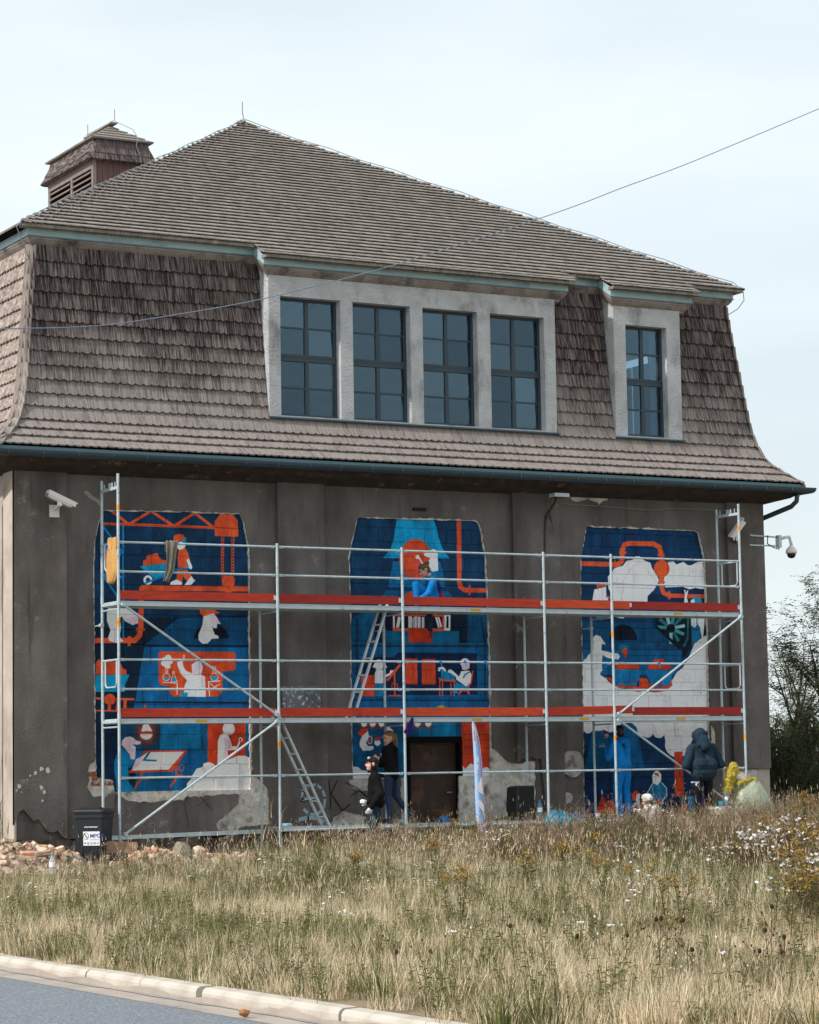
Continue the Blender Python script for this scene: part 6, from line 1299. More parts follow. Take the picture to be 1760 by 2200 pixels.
cp = shell(m_, [(m_.q(-.022, 0, .045), m_.q(.02, 0, .058), .094, .086)], 0, 'cap', M_capd)
m = MB(); V = []
for i in range(9):
    a = R_(-70 + 17.5 * i); V.append(m_.q(.06 + .105 * math.cos(a), .082 * math.sin(a), .055 + .01 * math.cos(a)))
V += [m_.q(.05, .075, .075), m_.q(.05, -.075, .075)]; m.plate(V, m_.hu, .012); m.build('cap_brim', M_capd, cp)
MB().ball(m_.q(.075, .045, .10), (.03, .02, .025), 8, 5).build('cap_logo', M_logo, cp); MB().tube([m_.P(.06, -.12, 1.45), m_.P(-.13, 0, 1.42), m_.P(.06, .12, 1.45)], .034, 8).build('hood', M_blk, m_.root)
# --- girl sitting on the upper deck
g = Fig('person with hair bun in blue coveralls sitting on the upper scaffold deck', (6.50, -.44, 4.02), -68, 1.66)
k = g.k; hip = at(*C_(1010, 870), y=-.46); hip.z = 4.12; hd = at(*C_(912, 625), y=-.50); ch = at(*C_(985, 740), y=-.48); nk = at(*C_(965, 680), y=-.49)
for s_ in (.085, -.085):
    o = g.l * s_; g.bone(hip + o, hip.lerp(ch, .6) + o, .125, .11, 'suit'); g.bone(hip.lerp(ch, .6) + o, ch + o * 1.2, .11, .10, 'suit')
    q0 = hip + o * 1.0 - g.f * .06; g.bone(q0 + Vector((0, 0, .08)), ch + o - g.f * .045, .10, .09, 'vest')
g.bone(ch + g.l * .15 + Vector((0, 0, .03)), ch - g.l * .15 + Vector((0, 0, .03)), .072, .072, 'suit'); g.bone(ch, nk, .075, .055, 'suit'); g.bone(nk, hd, .05, .05, 'skin'); g.head(hd, (-.86, .12, -.50))
kn = at(*C_(832, 762), y=-.60); ft = at(*C_(842, 862), y=-.62); ft.z = 4.07; g.limb([hip + g.l * .09, kn, ft], [.105, .08, .062], 'suit'); g.bone(ft, ft + g.f * .12 + Vector((0, 0, -.02)), .04, .034, 'shoe')
kn2 = at(*C_(962, 960), y=-.25); kn2.z = 4.02; an = at(*C_(965, 1165), y=-.19); g.limb([hip - g.l * .09, kn2, an], [.105, .078, .056], 'jeans'); fd = (at(*C_(992, 1235), y=-.19) - an).normalized(); g.bone(an, an + fd * .05, .042, .042, 'shoe'); g.bone(an + fd * .04, an + fd * .15 + g.f * .03, .042, .032, 'sole')
ha = at(*C_(850, 860), y=-.72); ha.z = 4.11; g.limb([ch + g.l * .17, at(*C_(955, 835), y=-.74), ha], [.075, .066, .045], 'suit'); g.hand(ha, (-.9, 0, -.1), (0, 1, 0), .3); hb = at(*C_(870, 800), y=-.40); g.limb([ch - g.l * .17, at(*C_(930, 800), y=-.32), hb], [.075, .066, .045], 'suit'); g.hand(hb, (-.9, 0, .1), (0, 0, 1), .6)
g.finish({'suit': M_blue, 'vest': M_vest, 'skin': M_skin, 'jeans': M_jean, 'shoe': M_shoe_d, 'sole': M_shoe_m}, wr=.012)
shell(g, [(g.q(-.035, 0, .04), g.q(.005, 0, .052), .094, .086), (g.q(-.05, 0, -.02), g.q(-.03, 0, .02), .078, .088), (g.q(-.10, 0, .075), g.q(-.13, 0, .085), .045, .045)], 0, 'hair', M_hair, wr=.006)
MB().tube([g.q(-.075, .0, .105), g.q(-.085, .055, .09), g.q(-.09, .0, .10)], .02, 8).build('hair_band', M_black, g.root)
# --- crouching person in white
cg = gz(10.5, -1.5) ; c = Fig('person in white top and white cap crouching before the right wall panel', (10.52, -1.5, cg), -28, 1.70)
hp = Vector((10.56, -1.52, cg + .20)); ctop = at(*G_(690, 1165), y=-1.48); hd = at(*G_(660, 1108), y=-1.42)
for s_ in (.09, -.09):
    o = c.l * s_; c.bone(hp + o, hp.lerp(ctop, .6) + o * 1.1, .135, .125, 'top'); c.bone(hp.lerp(ctop, .6) + o * 1.1, ctop + o * 1.2, .125, .10, 'top')
    kn = hp + c.f * .42 + c.l * s_ * 2.2 + Vector((0, 0, .22)); c.limb([hp + o, kn, hp + c.f * .14 + c.l * s_ * 2 - Vector((0, 0, .13))], [.11, .08, .06], 'jeans'); c.bone(hp + c.f * .12 + c.l * s_ * 2 - Vector((0, 0, .16)), hp + c.f * .32 + c.l * s_ * 2 - Vector((0, 0, .16)), .04, .034, 'shoe')
c.bone(ctop + c.l * .15, ctop - c.l * .15, .08, .08, 'top'); c.bone(ctop, hd, .06, .055, 'skin'); c.head(hd, (-.55, .8, -.15))
hw = at(*G_(600, 1178), y=-1.32); c.limb([ctop + c.l * .17, at(*G_(640, 1215), y=-1.40), hw], [.08, .07, .045], 'top'); c.hand(hw, (-.6, .6, .1), (0, 0, 1), .7); hw2 = ctop + c.f * .38 - c.l * .12 - Vector((0, 0, .15)); c.limb([ctop - c.l * .17, ctop - c.l * .24 - Vector((0, 0, .22)), hw2], [.08, .07, .045], 'top'); c.hand(hw2, c.f, (0, 0, 1), .7)
c.bone(ctop - c.f * .09 + c.l * .07 + Vector((0, 0, .0)), ctop - c.f * .09 - c.l * .07, .055, .055, 'top')
c.finish({'top': M_wht, 'skin': M_skin, 'jeans': M_blkj, 'shoe': M_shoe_w}, wr=.007)
shell(c, [(c.q(-.03, 0, -.04), c.q(-.02, 0, .0), .086, .088)], 0, 'hair', M_dkhair); cp = shell(c, [(c.q(-.022, 0, .045), c.q(.02, 0, .06), .098, .09)], 0, 'cap', M_capw)
V = [c.q(.06 + .105 * math.cos(R_(-70 + 17.5 * i)), .082 * math.sin(R_(-70 + 17.5 * i)), .055) for i in range(9)] + [c.q(.05, .075, .075), c.q(.05, -.075, .075)]; MB().plate(V, c.hu, .012).build('cap_brim', M_capd, cp); MB().ball(c.q(-.03, -.085, .075), (.03, .03, .03), 8, 5).build('cap_logo', M_capd, cp)
# --- person in a raincoat bending over the box
def film(name, col, t_amt, rough=.25):
    m = bpy.data.materials.new(name); m.use_nodes = True; t = m.node_tree; b = t.nodes['Principled BSDF']; L = t.links; out = t.nodes['Material Output']
    b.inputs['Base Color'].default_value = (*col, 1); b.inputs['Roughness'].default_value = rough; b.inputs['Specular IOR Level'].default_value = .5
    tr = nd(t, 'ShaderNodeBsdfTransparent'); tr.inputs['Color'].default_value = (*[min(1, c * 1.2 + .1) for c in col], 1); tl = nd(t, 'ShaderNodeBsdfTranslucent'); tl.inputs['Color'].default_value = (*col, 1)
    m1 = nd(t, 'ShaderNodeMixShader'); m1.inputs['Fac'].default_value = .35; m2 = nd(t, 'ShaderNodeMixShader'); m2.inputs['Fac'].default_value = t_amt
    L.new(b.outputs[0], m1.inputs[1]); L.new(tl.outputs[0], m1.inputs[2]); L.new(m1.outputs[0], m2.inputs[1]); L.new(tr.outputs[0], m2.inputs[2]); L.new(m2.outputs[0], out.inputs['Surface'])
    n = nd(t, 'ShaderNodeTexNoise', Scale=9, Detail=4); bp = nd(t, 'ShaderNodeBump', Strength=.8, Distance=.03); L.new(n.outputs['Fac'], bp.inputs['Height']); L.new(bp.outputs['Normal'], b.inputs['Normal']); return m
M_rain = film('pale_green_plastic_film', S(206, 214, 190), .22); M_yel = film('yellow_plastic_film', S(206, 186, 70), .15); M_cyan = film('cyan_plastic_film', S(44, 200, 236), .10)
rg_ = gz(12.9, -1.6); r = Fig('person in pale translucent raincoat with yellow collar bending over the white box', (12.95, -1.62, rg_), -62, 1.62)
hp = Vector((12.98, -1.62, rg_ + .32)); ct = at(*G_(1418, 985), y=-1.60); hd = at(*G_(1352, 940), y=-1.60)
for s_ in (.09, -.09):
    o = r.l * s_; r.bone(hp + o, hp.lerp(ct, .6) + o * 1.1, .13, .12, 'top'); r.bone(hp.lerp(ct, .6) + o * 1.1, ct + o * 1.2, .12, .10, 'top'); kn = hp + r.f * .40 + r.l * s_ * 2 + Vector((0, 0, .12)); ank = hp + r.f * .1 + r.l * s_ * 1.8 - Vector((0, 0, .22)); r.limb([hp + o, kn, ank], [.11, .08, .055], 'jeans'); r.bone(ank - Vector((0, 0, .04)), ank + r.f * .18 - Vector((0, 0, .045)), .038, .03, 'shoe')
r.bone(ct + r.l * .14, ct - r.l * .14, .075, .075, 'top'); r.bone(ct, hd, .055, .05, 'skin'); r.head(hd, (-.72, .35, -.60))
hw = at(*G_(1262, 1030), y=-1.62); el = at(*G_(1285, 900), y=-1.62); r.limb([ct + r.l * .15, el, hw], [.07, .06, .042], 'top'); r.hand(hw, (-.2, 0, -1), (0, 1, 0), .5); hw2 = at(*G_(1300, 1090), y=-1.5); r.limb([ct - r.l * .15, at(*G_(1372, 1085), y=-1.4), hw2], [.07, .06, .042], 'top'); r.hand(hw2, (-.9, 0, -.3), (0, 1, 0), .5)
r.finish({'top': M_wht, 'skin': M_skin2, 'jeans': M_blkj, 'shoe': M_shoe_d}, wr=.008)
shell(r, [(r.q(-.022, 0, .035), r.q(.015, 0, .045), .096, .088), (r.q(-.05, 0, -.02), r.q(-.02, 0, .01), .084, .09)], 0, 'swim_cap', mat('pink_rubber_cap', S(232, 186, 178), .5, .3))
ck = MB()          # cloak of thin film falling from the shoulders
ring_n = 40; lev = []
axis = [(945, 1385, 1448), (965, 1352, 1472), (1000, 1328, 1496), (1060, 1302, 1526), (1120, 1296, 1556), (1180, 1322, 1580), (1240, 1345, 1598), (1290, 1350, 1610)]
rr3 = random.Random(8)
for li, (py_, xl_, xr_) in enumerate(axis):
    a_l, a_r = at(*G_(xl_, py_), y=-1.62), at(*G_(xr_, py_), y=-1.62); cc_ = (a_l + a_r) / 2; ra_ = (a_r.x - a_l.x) / 2
    for i in range(ring_n):
        t_ = 2 * math.pi * i / ring_n; wob = 1 + .012 * li * (math.sin(i * 1.1 + li * .35) + .8 * math.sin(i * 2.3 + li * .6)); lev.append(cc_ + Vector((ra_ * math.cos(t_) * wob, (ra_ * .7 + .06) * math.sin(t_) * wob, rr3.uniform(-.008, .008))))
axis = axis[:]
ck.add(lev, [(li * ring_n + i, li * ring_n + (i + 1) % ring_n, (li + 1) * ring_n + (i + 1) % ring_n, (li + 1) * ring_n + i) for li in range(len(axis) - 1) for i in range(ring_n)]); ck.build('raincoat', M_rain, r.root, smooth=True)
col_ = MB(); col_.cap(hd + r.f * -.08 + r.l * .10 - Vector((0, 0, .07)), ct + r.l * .16 + r.f * .10 + Vector((0, 0, .03)), .06, .05); col_.cap(hd - r.f * .08 - r.l * .06 - Vector((0, 0, .06)), ct - r.l * .16 + Vector((0, 0, .05)), .06, .055); col_.cap(ct + r.l * .14 - r.f * .08 + Vector((0, 0, .07)), ct - r.l * .14 - r.f * .09 + Vector((0, 0, .07)), .055, .055); col_.cap(at(*G_(1340, 975), y=-1.75), at(*G_(1440, 945), y=-1.75), .05, .05)
remesh(col_, 'collar', [M_yel], .012, r.root, None, .02, 14)
yb = MB(); yb.cap(at(*G_(1292, 868), y=-1.66), at(*G_(1275, 920), y=-1.66), .11, .11); yb.cap(at(*G_(1275, 910), y=-1.66), at(*G_(1252, 1030), y=-1.64), .10, .085); yb.cap(at(*G_(1310, 900), y=-1.62), at(*G_(1300, 985), y=-1.62), .07, .05); remesh(yb, 'sleeve', [M_yel], .012, r.root, None, .04, 16)
# ------------------------------------------------------------------ things on the ground and on the planks
def text_mesh(txt, size, M, m, name, parent, bold=0.0):
    cu_ = bpy.data.curves.new('t', 'FONT'); cu_.body = txt; cu_.size = size; cu_.offset = bold; cu_.align_x = 'LEFT'
    o = bpy.data.objects.new('t', cu_); COL.objects.link(o); dg = bpy.context.evaluated_depsgraph_get(); me = bpy.data.meshes.new_from_object(o.evaluated_get(dg)); bpy.data.objects.remove(o)
    me.name = name; me.materials.clear(); me.materials.append(m); me.transform(M); q = bpy.data.objects.new(name, me); COL.objects.link(q); q.parent = parent; return q
M_binp = mat('black_bin_plastic', S(30, 34, 40), .5, .4, vary=.12, scale=4, stain=S(84, 84, 86), stain_scale=6, stain_lo=.64, stain_hi=.74); M_label = mat('white_label', S(232, 234, 238), .5, .3, vary=.03); M_ink = mat('navy_ink', S(40, 70, 140), .6, .3); M_olive = mat('olive_ink', S(120, 130, 90), .6, .3)
bn = empty('wheelie_bin', 'black wheelie bin with a white label beside the scaffold foot', 'bin')
bc = Vector((-.50, -1.12, gz(-.5, -1.12))); cd = (CAM - bc); cd.z = 0; cd.normalize(); a_ = R_(18); left = Vector((cd.y, -cd.x, 0)); left = left if left.dot(CR) < 0 else -left
fn = cd * math.cos(a_) + left * math.sin(a_); sd_ = Vector((-fn.y, fn.x, 0)); sd_ = sd_ if sd_.dot(CR) > 0 else -sd_       # sd_: to the viewer's right along the front
BM = Matrix(((sd_.x, -fn.x, 0, bc.x), (sd_.y, -fn.y, 0, bc.y), (0, 0, 1, bc.z), (0, 0, 0, 1))) @ Matrix.Scale(1.08, 4)     # local x right, y back, z up
def taper(z, w, d, r=.035): 
    pts = []
    for cx_, cy_, a0 in ((w / 2 - r, -d / 2 + r, -90), (w / 2 - r, d / 2 - r, 0), (-w / 2 + r, d / 2 - r, 90), (-w / 2 + r, -d / 2 + r, 180)):
        for k in range(4): t_ = R_(a0 + 30 * k); pts.append(BM @ Vector((cx_ + r * math.cos(t_), cy_ + r * math.sin(t_), z)))
    return pts
def loft(levels, m, name, parent):
    mb = MB(); n = len(levels[0]); V = [p for l in levels for p in l]
    mb.add(V, [(i * n + j, i * n + (j + 1) % n, (i + 1) * n + (j + 1) % n, (i + 1) * n + j) for i in range(len(levels) - 1) for j in range(n)] + [tuple(range(n)), tuple((len(levels) - 1) * n + j for j in range(n))]); return mb.build(name, m, parent)
loft([taper(.03, .39, .42), taper(.45, .44, .49), taper(.80, .465, .53), taper(.80, .50, .56), taper(.86, .50, .56), taper(.865, .47, .53)], M_binp, 'body', bn)
ld = loft([taper(.866, .52, .58, .05), taper(.90, .53, .59, .05), taper(.925, .50, .56, .05), taper(.945, .40, .46, .05)], M_binp, 'lid', bn)
MB().bar(BM @ Vector((-.16, -.12, .95)), BM @ Vector((.16, -.12, .95)), .22, .02).build('lid_panel', M_binp, ld); MB().tube([BM @ Vector((-.22, .30, .90)), BM @ Vector((-.22, .35, .93)), BM @ Vector((.22, .35, .93)), BM @ Vector((.22, .30, .90))], .016, 8).build('handle', M_binp, bn)
for sx in (-.21, .21):
    m = MB().tube([BM @ Vector((sx - .02, .22, .09)), BM @ Vector((sx + .02, .22, .09))], .09, 14); m.build('wheel', M_black, bn)
    for k in range(3): MB().box(sx * .55 - .008, sx * .55 + .008, -.262, -.24, .15, .78, M=BM @ Matrix.Rotation(R_(-3.4), 4, 'X')).build('rib', M_binp, bn) if k == 0 else None
LM = BM @ Matrix.Translation((0, -.2335, .40)) @ Matrix.Rotation(R_(90 + 4.6), 4, 'X')        # label plane: x right, y up
lb = MB(); lb.box(-.09, .175, -.02, .195, .008, .012, M=LM); lab = lb.build('label', M_label, bn)
text_mesh('MPGK', .085, LM @ Matrix.Translation((.018, .10, .0135)), M_ink, 'lettering', lab, .0015); text_mesh('KATOWICE', .026, LM @ Matrix.Translation((.022, .062, .0135)), M_olive, 'lettering', lab); text_mesh('32 35 87 61', .042, LM @ Matrix.Translation((-.035, .0, .0135)), M_ink, 'lettering', lab, .0008)
MB().tube([LM @ Vector((-.045 + .04 * math.cos(R_(20 * i)), .125 + .05 * math.sin(R_(20 * i)), .0135)) for i in range(18)], .004, 4, closed=True).build('logo_ring', M_olive, lab); MB().bar(LM @ Vector((-.075, .165, .0135)), LM @ Vector((-.02, .09, .0135)), .014, .002, up=fn).build('logo_stroke', M_ink, lab)
MB().box(-.075, -.05, .008, .028, .0125, .0135, M=LM).build('phone_mark', M_ink, lab)
text_mesh('KOD BIOODPADY', .026, LM @ Matrix.Translation((-.065, .255, .02)), M_label, 'lettering', bn, .001)
# --- rubble: mounds, loose bricks, stones
MOUNDS = [(-2.45, -1.9, .44, .95), (-1.35, -1.75, .20, .55), (.35, -1.62, .26, .65), (1.3, -1.7, .13, .7), (2.2, -1.9, .10, .7)]
def rz(x, y): return gz(x, y) + sum(h * math.exp(-((x - a) ** 2 + ((y - b) * 1.3) ** 2) / (r * r)) for a, b, h, r in MOUNDS)
M_rub = mat('brick_rubble', S(172, 146, 126), 1, .05, vary=.4, scale=7, bump=1, bscale=16, bdist=.06, stain=S(196, 182, 164), stain_scale=6, stain_lo=.48, stain_hi=.6)
rm_ = MB(); nx_, ny_ = 80, 34; rq = random.Random(12); rv = []
for i in range(nx_ + 1):
    for j in range(ny_ + 1):
        x, y = -4.2 + i * .095, -3.2 + j * .085; e = min(1, (rz(x, y) - gz(x, y)) * 9); rv.append((x, y, rz(x, y) - .045 + e * rq.uniform(-.03, .05)))
rm_.add(rv, [(i * (ny_ + 1) + j, (i + 1) * (ny_ + 1) + j, (i + 1) * (ny_ + 1) + j + 1, i * (ny_ + 1) + j + 1) for i in range(nx_) for j in range(ny_)])
for _ in range(900):
    a, b, h, r0 = rq.choice(MOUNDS); x, y = rq.gauss(a, r0 * .6), rq.gauss(b, r0 * .5)
    if y > -.35: continue
    s_ = rq.uniform(.015, .055); M = Matrix.Translation((x, y, rz(x, y) + s_ * .3)) @ Matrix.Rotation(rq.uniform(0, 6), 4, Vector((rq.random(), rq.random(), rq.random() + .1)).normalized())
    rm_.box(-s_, s_, -s_ * rq.uniform(.4, 1), s_ * rq.uniform(.4, 1), -s_ * .5, s_ * .5, M=M)
tag(rm_.build('brick_rubble', M_rub), 'crushed brick and mortar heaped along the foot of the wall', kind='stuff')
M_brk = mat('loose_brick', S(180, 130, 106), .95, .1, vary=.25, scale=9, bump=.7, bscale=30, each=.22, stain=S(212, 196, 176), stain_scale=8, stain_lo=.5, stain_hi=.6); M_brk2 = mat('mortared_brick', S(200, 180, 158), .95, .1, vary=.25, scale=9, bump=.7, bscale=30, each=.2, stain=S(180, 104, 72), stain_scale=7, stain_lo=.54, stain_hi=.64)
def chip_brick(L, W_, H, seed):
    r = random.Random(seed); bm = bmesh.new(); bmesh.ops.create_cube(bm, size=1); bmesh.ops.scale(bm, vec=(L, W_, H), verts=bm.verts)
    bmesh.ops.bevel(bm, geom=bm.edges[:], offset=.006, segments=1, affect='EDGES')
    for v in bm.verts:
        if r.random() < .35: v.co *= r.uniform(.86, 1.0)
        v.co += Vector((r.uniform(-.004, .004), r.uniform(-.004, .004), r.uniform(-.003, .003)))
    me = bpy.data.meshes.new('brick'); bm.to_mesh(me); bm.free(); return me
bms = []
for i, (l, w2_, h2) in enumerate(((.25, .12, .065), (.25, .12, .065), (.14, .12, .065), (.18, .11, .065), (.25, .12, .07), (.11, .10, .06))):
    for m in (M_brk, M_brk2): me = chip_brick(l, w2_, h2, i); me.materials.append(m); bms.append(me)
heap_names = ['in the heap at the left edge', 'in the pile left of the bin', 'in the heap right of the bin', 'under the left scaffold bay', 'near the second scaffold post']
for hi, n in enumerate((34, 14, 28, 9, 5)):
    a, b, h, r0 = MOUNDS[hi]; placed = 0; tries = 0
    while placed < n and tries < 400:
        tries += 1; x, y = rq.gauss(a, r0 * .5), b - abs(rq.gauss(0, r0 * .45)) + .12
        if y > -.32 or (abs(x + .5) < .36 and abs(y + 1.12) < .45): continue
        k = rq.randrange(len(bms)); me = bms[k]; o = bpy.data.objects.new('brick', me); COL.objects.link(o)
        o.location = (x, y, rz(x, y) + rq.uniform(.0, .05)); o.rotation_euler = (rq.gauss(0, .35), rq.gauss(0, .35), rq.uniform(0, 6.28)); o.scale = (1, 1, rq.uniform(.9, 1.1))
        size = 'whole' if me.vertices and max(v.co.x for v in me.vertices) > .11 else 'broken'
        tilt_ = abs(o.rotation_euler[0]) + abs(o.rotation_euler[1]); spot = 'at the left end ' if x < a - r0 * .35 else 'at the right end ' if x > a + r0 * .35 else 'at the front ' if y < b - .15 else 'on top '
        tag(o, '%s %s brick %s, %s%s' % (size, 'orange' if k % 2 == 0 else 'pale', 'steeply tilted' if tilt_ > .75 else 'tilted' if tilt_ > .4 else 'lying flat', spot, heap_names[hi].replace('in the', 'of the')), 'brick', 'bricks ' + heap_names[hi]); placed += 1
q = at(*T_(1005, 668), y=-1.25); cbk = MB().box(-.30, .28, -.11, .11, -.095, .095, M=Matrix.Translation((q.x, -1.3, q.z)) @ Matrix.Rotation(R_(-24), 4, 'Z') @ Matrix.Rotation(R_(3), 4, 'Y'))
M_block = mat('rough_block', S(150, 122, 104), .98, .1, vary=.3, scale=6, bump=1, bscale=14, bdist=.04); tag(cbk.build('concrete_block', M_block), 'long rough brown block lying on the bricks right of the bin', 'block')
M_stone = mat('grey_stone', S(150, 140, 126), .98, .1, vary=.25, scale=6, bump=1, bscale=12, bdist=.04)
def stone(c, r, name, label, m=M_stone, seed=1, cat='stone', group=None):
    rr = random.Random(seed); bm = bmesh.new(); bmesh.ops.create_icosphere(bm, subdivisions=2, radius=1)
    for v in bm.verts:
        n = mnoise.noise(v.co * 1.3 + Vector((seed * 3.1, 0, 0))); v.co = Vector((v.co.x * r[0], v.co.y * r[1], v.co.z * r[2])) * (1 + .35 * n)
    me = bpy.data.meshes.new(name); bm.to_mesh(me); bm.free(); me.materials.append(m); o = bpy.data.objects.new(name, me); COL.objects.link(o); o.location = c; return tag(o, label, cat, group)
q = at(*T_(1535, 760), y=-1.9); stone((q.x, -1.9, rz(q.x, -1.9) + .10), (.17, .14, .19), 'stone', 'tall grey boulder in the weeds under the left scaffold bay', seed=3)
q = at(*T_(1670, 780), y=-1.9); stone((q.x, -1.9, rz(q.x, -1.9) + .08), (.15, .12, .14), 'stone', 'reddish lump of masonry right of the grey boulder', M_brk2, seed=5)
q = at(1357, 1875, z=-.42); stone((q.x, q.y, gz(q.x, q.y) + .14), (.16, .1, .09), 'stone', 'flat grey stone lying among the weeds at the right', seed=8)
q = at(525, 2178, z=RZ + .03); stone((q.x, q.y, RZ + .035), (.036, .03, .025), 'stone', 'small orange-brown stone on the damp strip beside the kerb', mat('orange_stone', S(160, 112, 72), .8, .2, vary=.2, scale=30), seed=9)
# plastic bottles
M_pet = film('clear_bottle_plastic', S(226, 236, 240), .55, .1); M_petb = film('pale_blue_bottle_plastic', S(130, 196, 216), .4, .1); M_capb = mat('blue_bottle_cap', S(70, 150, 210), .4, .4)
def bottle(c, h, label, m, group=None, r=.036, band=True):
    b = empty('plastic_bottle', label, 'bottle', group=group); c = Vector(c); k = h / .30
    MB().lathe([(.02 * k, 0), (r * k, .008 * k), (r * k, .07 * k), (r * .9 * k, .09 * k), (r * k, .11 * k), (r * k, .20 * k), (r * .75 * k, .235 * k), (.014 * k, .27 * k), (.013 * k, .285 * k)], c, 14).build('body', m, b, smooth=True)
    MB().lathe([(.016 * k, .283 * k), (.0165 * k, .30 * k), (.001, .301 * k)], c, 12).build('bottle_cap', M_capb, b)
    if band: MB().lathe([(r * k * 1.02, .12 * k), (r * k * 1.02, .185 * k)], c, 14).build('bottle_label', M_label, b)
    return b
q = at(*T_(440, 915), z=-.49); bottle((q.x, q.y, gz(q.x, q.y)), .33, 'clear plastic water bottle with blue cap standing before the bricks', M_pet, r=.042)
q = at(*K_(270, 488), y=-.95); bottle((q.x, -.80, .105), .37, 'pale blue plastic bottle standing on the planks right of the speaker', M_petb, r=.042)
# white box with bottle, near the raincoat
bx0, bx1 = at(*G_(1165, 1150), y=-1.75), at(*G_(1318, 1150), y=-1.75); zb = gz(12.2, -1.75); M_box = mat('white_foam_box', S(226, 222, 216), .8, .2, vary=.06, scale=4)
wb = empty('foam_box', 'white foam box on the ground before the person in the raincoat', 'box'); MB().box(bx0.x, bx1.x, -1.95, -1.55, zb - .02, bx0.z - .05).build('body', M_box, wb); MB().box(bx0.x - .015, bx1.x + .015, -1.965, -1.535, bx0.z - .049, bx0.z).build('lid', M_box, wb)
q = at(*G_(1255, 1135), y=-1.75); bottle((q.x, -1.72, bx0.z + .001), .29, 'plastic water bottle with teal cap standing on the white foam box', M_petb)
tag(MB().lathe([(.04, 0), (.05, .10), (.046, .10), (.038, .008)], (q.x - .13, -1.70, bx0.z + .001), 14).build('paint_cup', M_tealp), 'small teal cup beside the bottle on the white foam box', 'cup')
# loudspeaker on the planks
sp = empty('loudspeaker', 'black loudspeaker cabinet standing on the low planks', 'loudspeaker'); s0, s1 = at(*K_(92, 308), y=-.62), at(*K_(198, 480), y=-.62); w_ = s1.x - s0.x; zb = .106
sm = MB(); prof_ = [(s0.x + .02, zb), (s0.x, zb + .26), (s0.x + .03, zb + .60), (s0.x + .10, zb + .63), (s1.x - .01, zb + .635), (s1.x, zb + .02), (s1.x - .01, zb)]
sm.plate([(x, -.78, z) for x, z in prof_], (0, -1, 0), .34); sm.build('cabinet', M_black, sp); MB().box(s0.x + .09, s1.x - .03, -.788, -.781, zb + .05, zb + .60).build('grille', mat('speaker_mesh', S(30, 30, 31), .8, .3, vary=.2, scale=200), sp)
MB().tube([(s0.x - .005, -.66, zb + .28), (s0.x - .035, -.66, zb + .30), (s0.x - .03, -.66, zb + .42), (s0.x + .005, -.66, zb + .43)], .012, 8).build('handle', M_black, sp); MB().tube([(s1.x - .09, -.792, zb + .14), (s1.x - .09, -.797, zb + .14)], .02, 10).build('badge', M_galv, sp)
# cyan plastic sheet draped over the plank edge
sh_ = MB(); top = [(275, 470), (300, 445), (345, 445), (400, 462), (465, 458), (462, 490)]; U, V_ = 16, 9; rs3 = random.Random(3); lo_l = [(265, 600), (300, 605), (325, 560), (345, 556), (390, 535), (440, 520)]
for i in range(U + 1):
    f = i / U * 5; k = min(4, int(f)); ff = f - k; tx = (top[k][0] * (1 - ff) + top[k + 1][0] * ff, top[k][1] * (1 - ff) + top[k + 1][1] * ff); bx = (lo_l[k][0] * (1 - ff) + lo_l[k + 1][0] * ff, lo_l[k][1] * (1 - ff) + lo_l[k + 1][1] * ff)
    for j in range(V_ + 1):
        g_ = j / V_; yy = -.9 - .2 * math.sin(min(1, g_ * 2) * math.pi / 2) + .05 * math.sin(i * 1.7 + j * .9) + rs3.uniform(-.012, .012); sh_.v.append(tuple(at(*K_(tx[0] * (1 - g_) + bx[0] * g_, tx[1] * (1 - g_) + bx[1] * g_), y=yy)))
for i in range(U):
    for j in range(V_): sh_.f.append((i * (V_ + 1) + j, (i + 1) * (V_ + 1) + j, (i + 1) * (V_ + 1) + j + 1, i * (V_ + 1) + j + 1)); sh_.m.append(0)
so = sh_.build('plastic_sheet', M_cyan, smooth=True, fix=False); so.modifiers.new('t', 'SOLIDIFY').thickness = .004; tag(so, 'crumpled cyan plastic sheet hanging over the low planks right of the speaker', 'plastic sheet')
# paint pots, rags and a brick on the planks
def pot(c, label, m, r=.055, h=.09, group=None):
    b = empty('paint_pot', label, 'pot', group=group); MB().lathe([(r * .85, 0), (r, h), (r * .93, h), (r * .8, .01), (.001, .01)], c, 16).build('pot', m, b, smooth=True); MB().lathe([(r * .9, h * .7), (.001, h * .71)], c, 14).build('paint', M_blue, b); return b
M_tpot = mat('cyan_pot_plastic', S(60, 176, 196), .5, .4); M_lpot = mat('pale_blue_pot_plastic', S(150, 190, 206), .5, .4)
q = at(*H_(1000, 870), y=-.8); pot((q.x, -.80, .107), 'cyan paint pot on the planks beside the ponytailed person', M_tpot, .085, .07); q = at(*H_(185, 915), y=-.8); pot((q.x, -.80, .107), 'pale blue paint pot on the planks at the ladder foot', M_lpot, .10, .06)
q = at(*G_(215, 1215), y=-.9); pot((q.x, -.82, .107), 'navy paint pot on the planks left of the blue-clad painter', mat('navy_pot_plastic', S(30, 60, 130), .5, .4), .06, .08); q = at(*G_(310, 1212), y=-.9); pot((q.x, -.82, .107), 'small white and blue paint pot near the painter\'s feet', M_label, .05, .09)
rag = MB(); q = at(*H_(1310, 840), y=-.7); rg2 = random.Random(5)
for i in range(7): rag.cap((q.x + rg2.uniform(-.09, .09), -.70 + rg2.uniform(-.06, .06), .125 + rg2.uniform(0, .07)), (q.x + rg2.uniform(-.1, .1), -.70 + rg2.uniform(-.06, .06), .13 + rg2.uniform(0, .05)), .03, .022)
ro = remesh(rag, 'rag', [M_blue], .012, None, None, .02, 12); tag(ro, 'crumpled bright blue rag on the planks before the rusty door', 'rag')
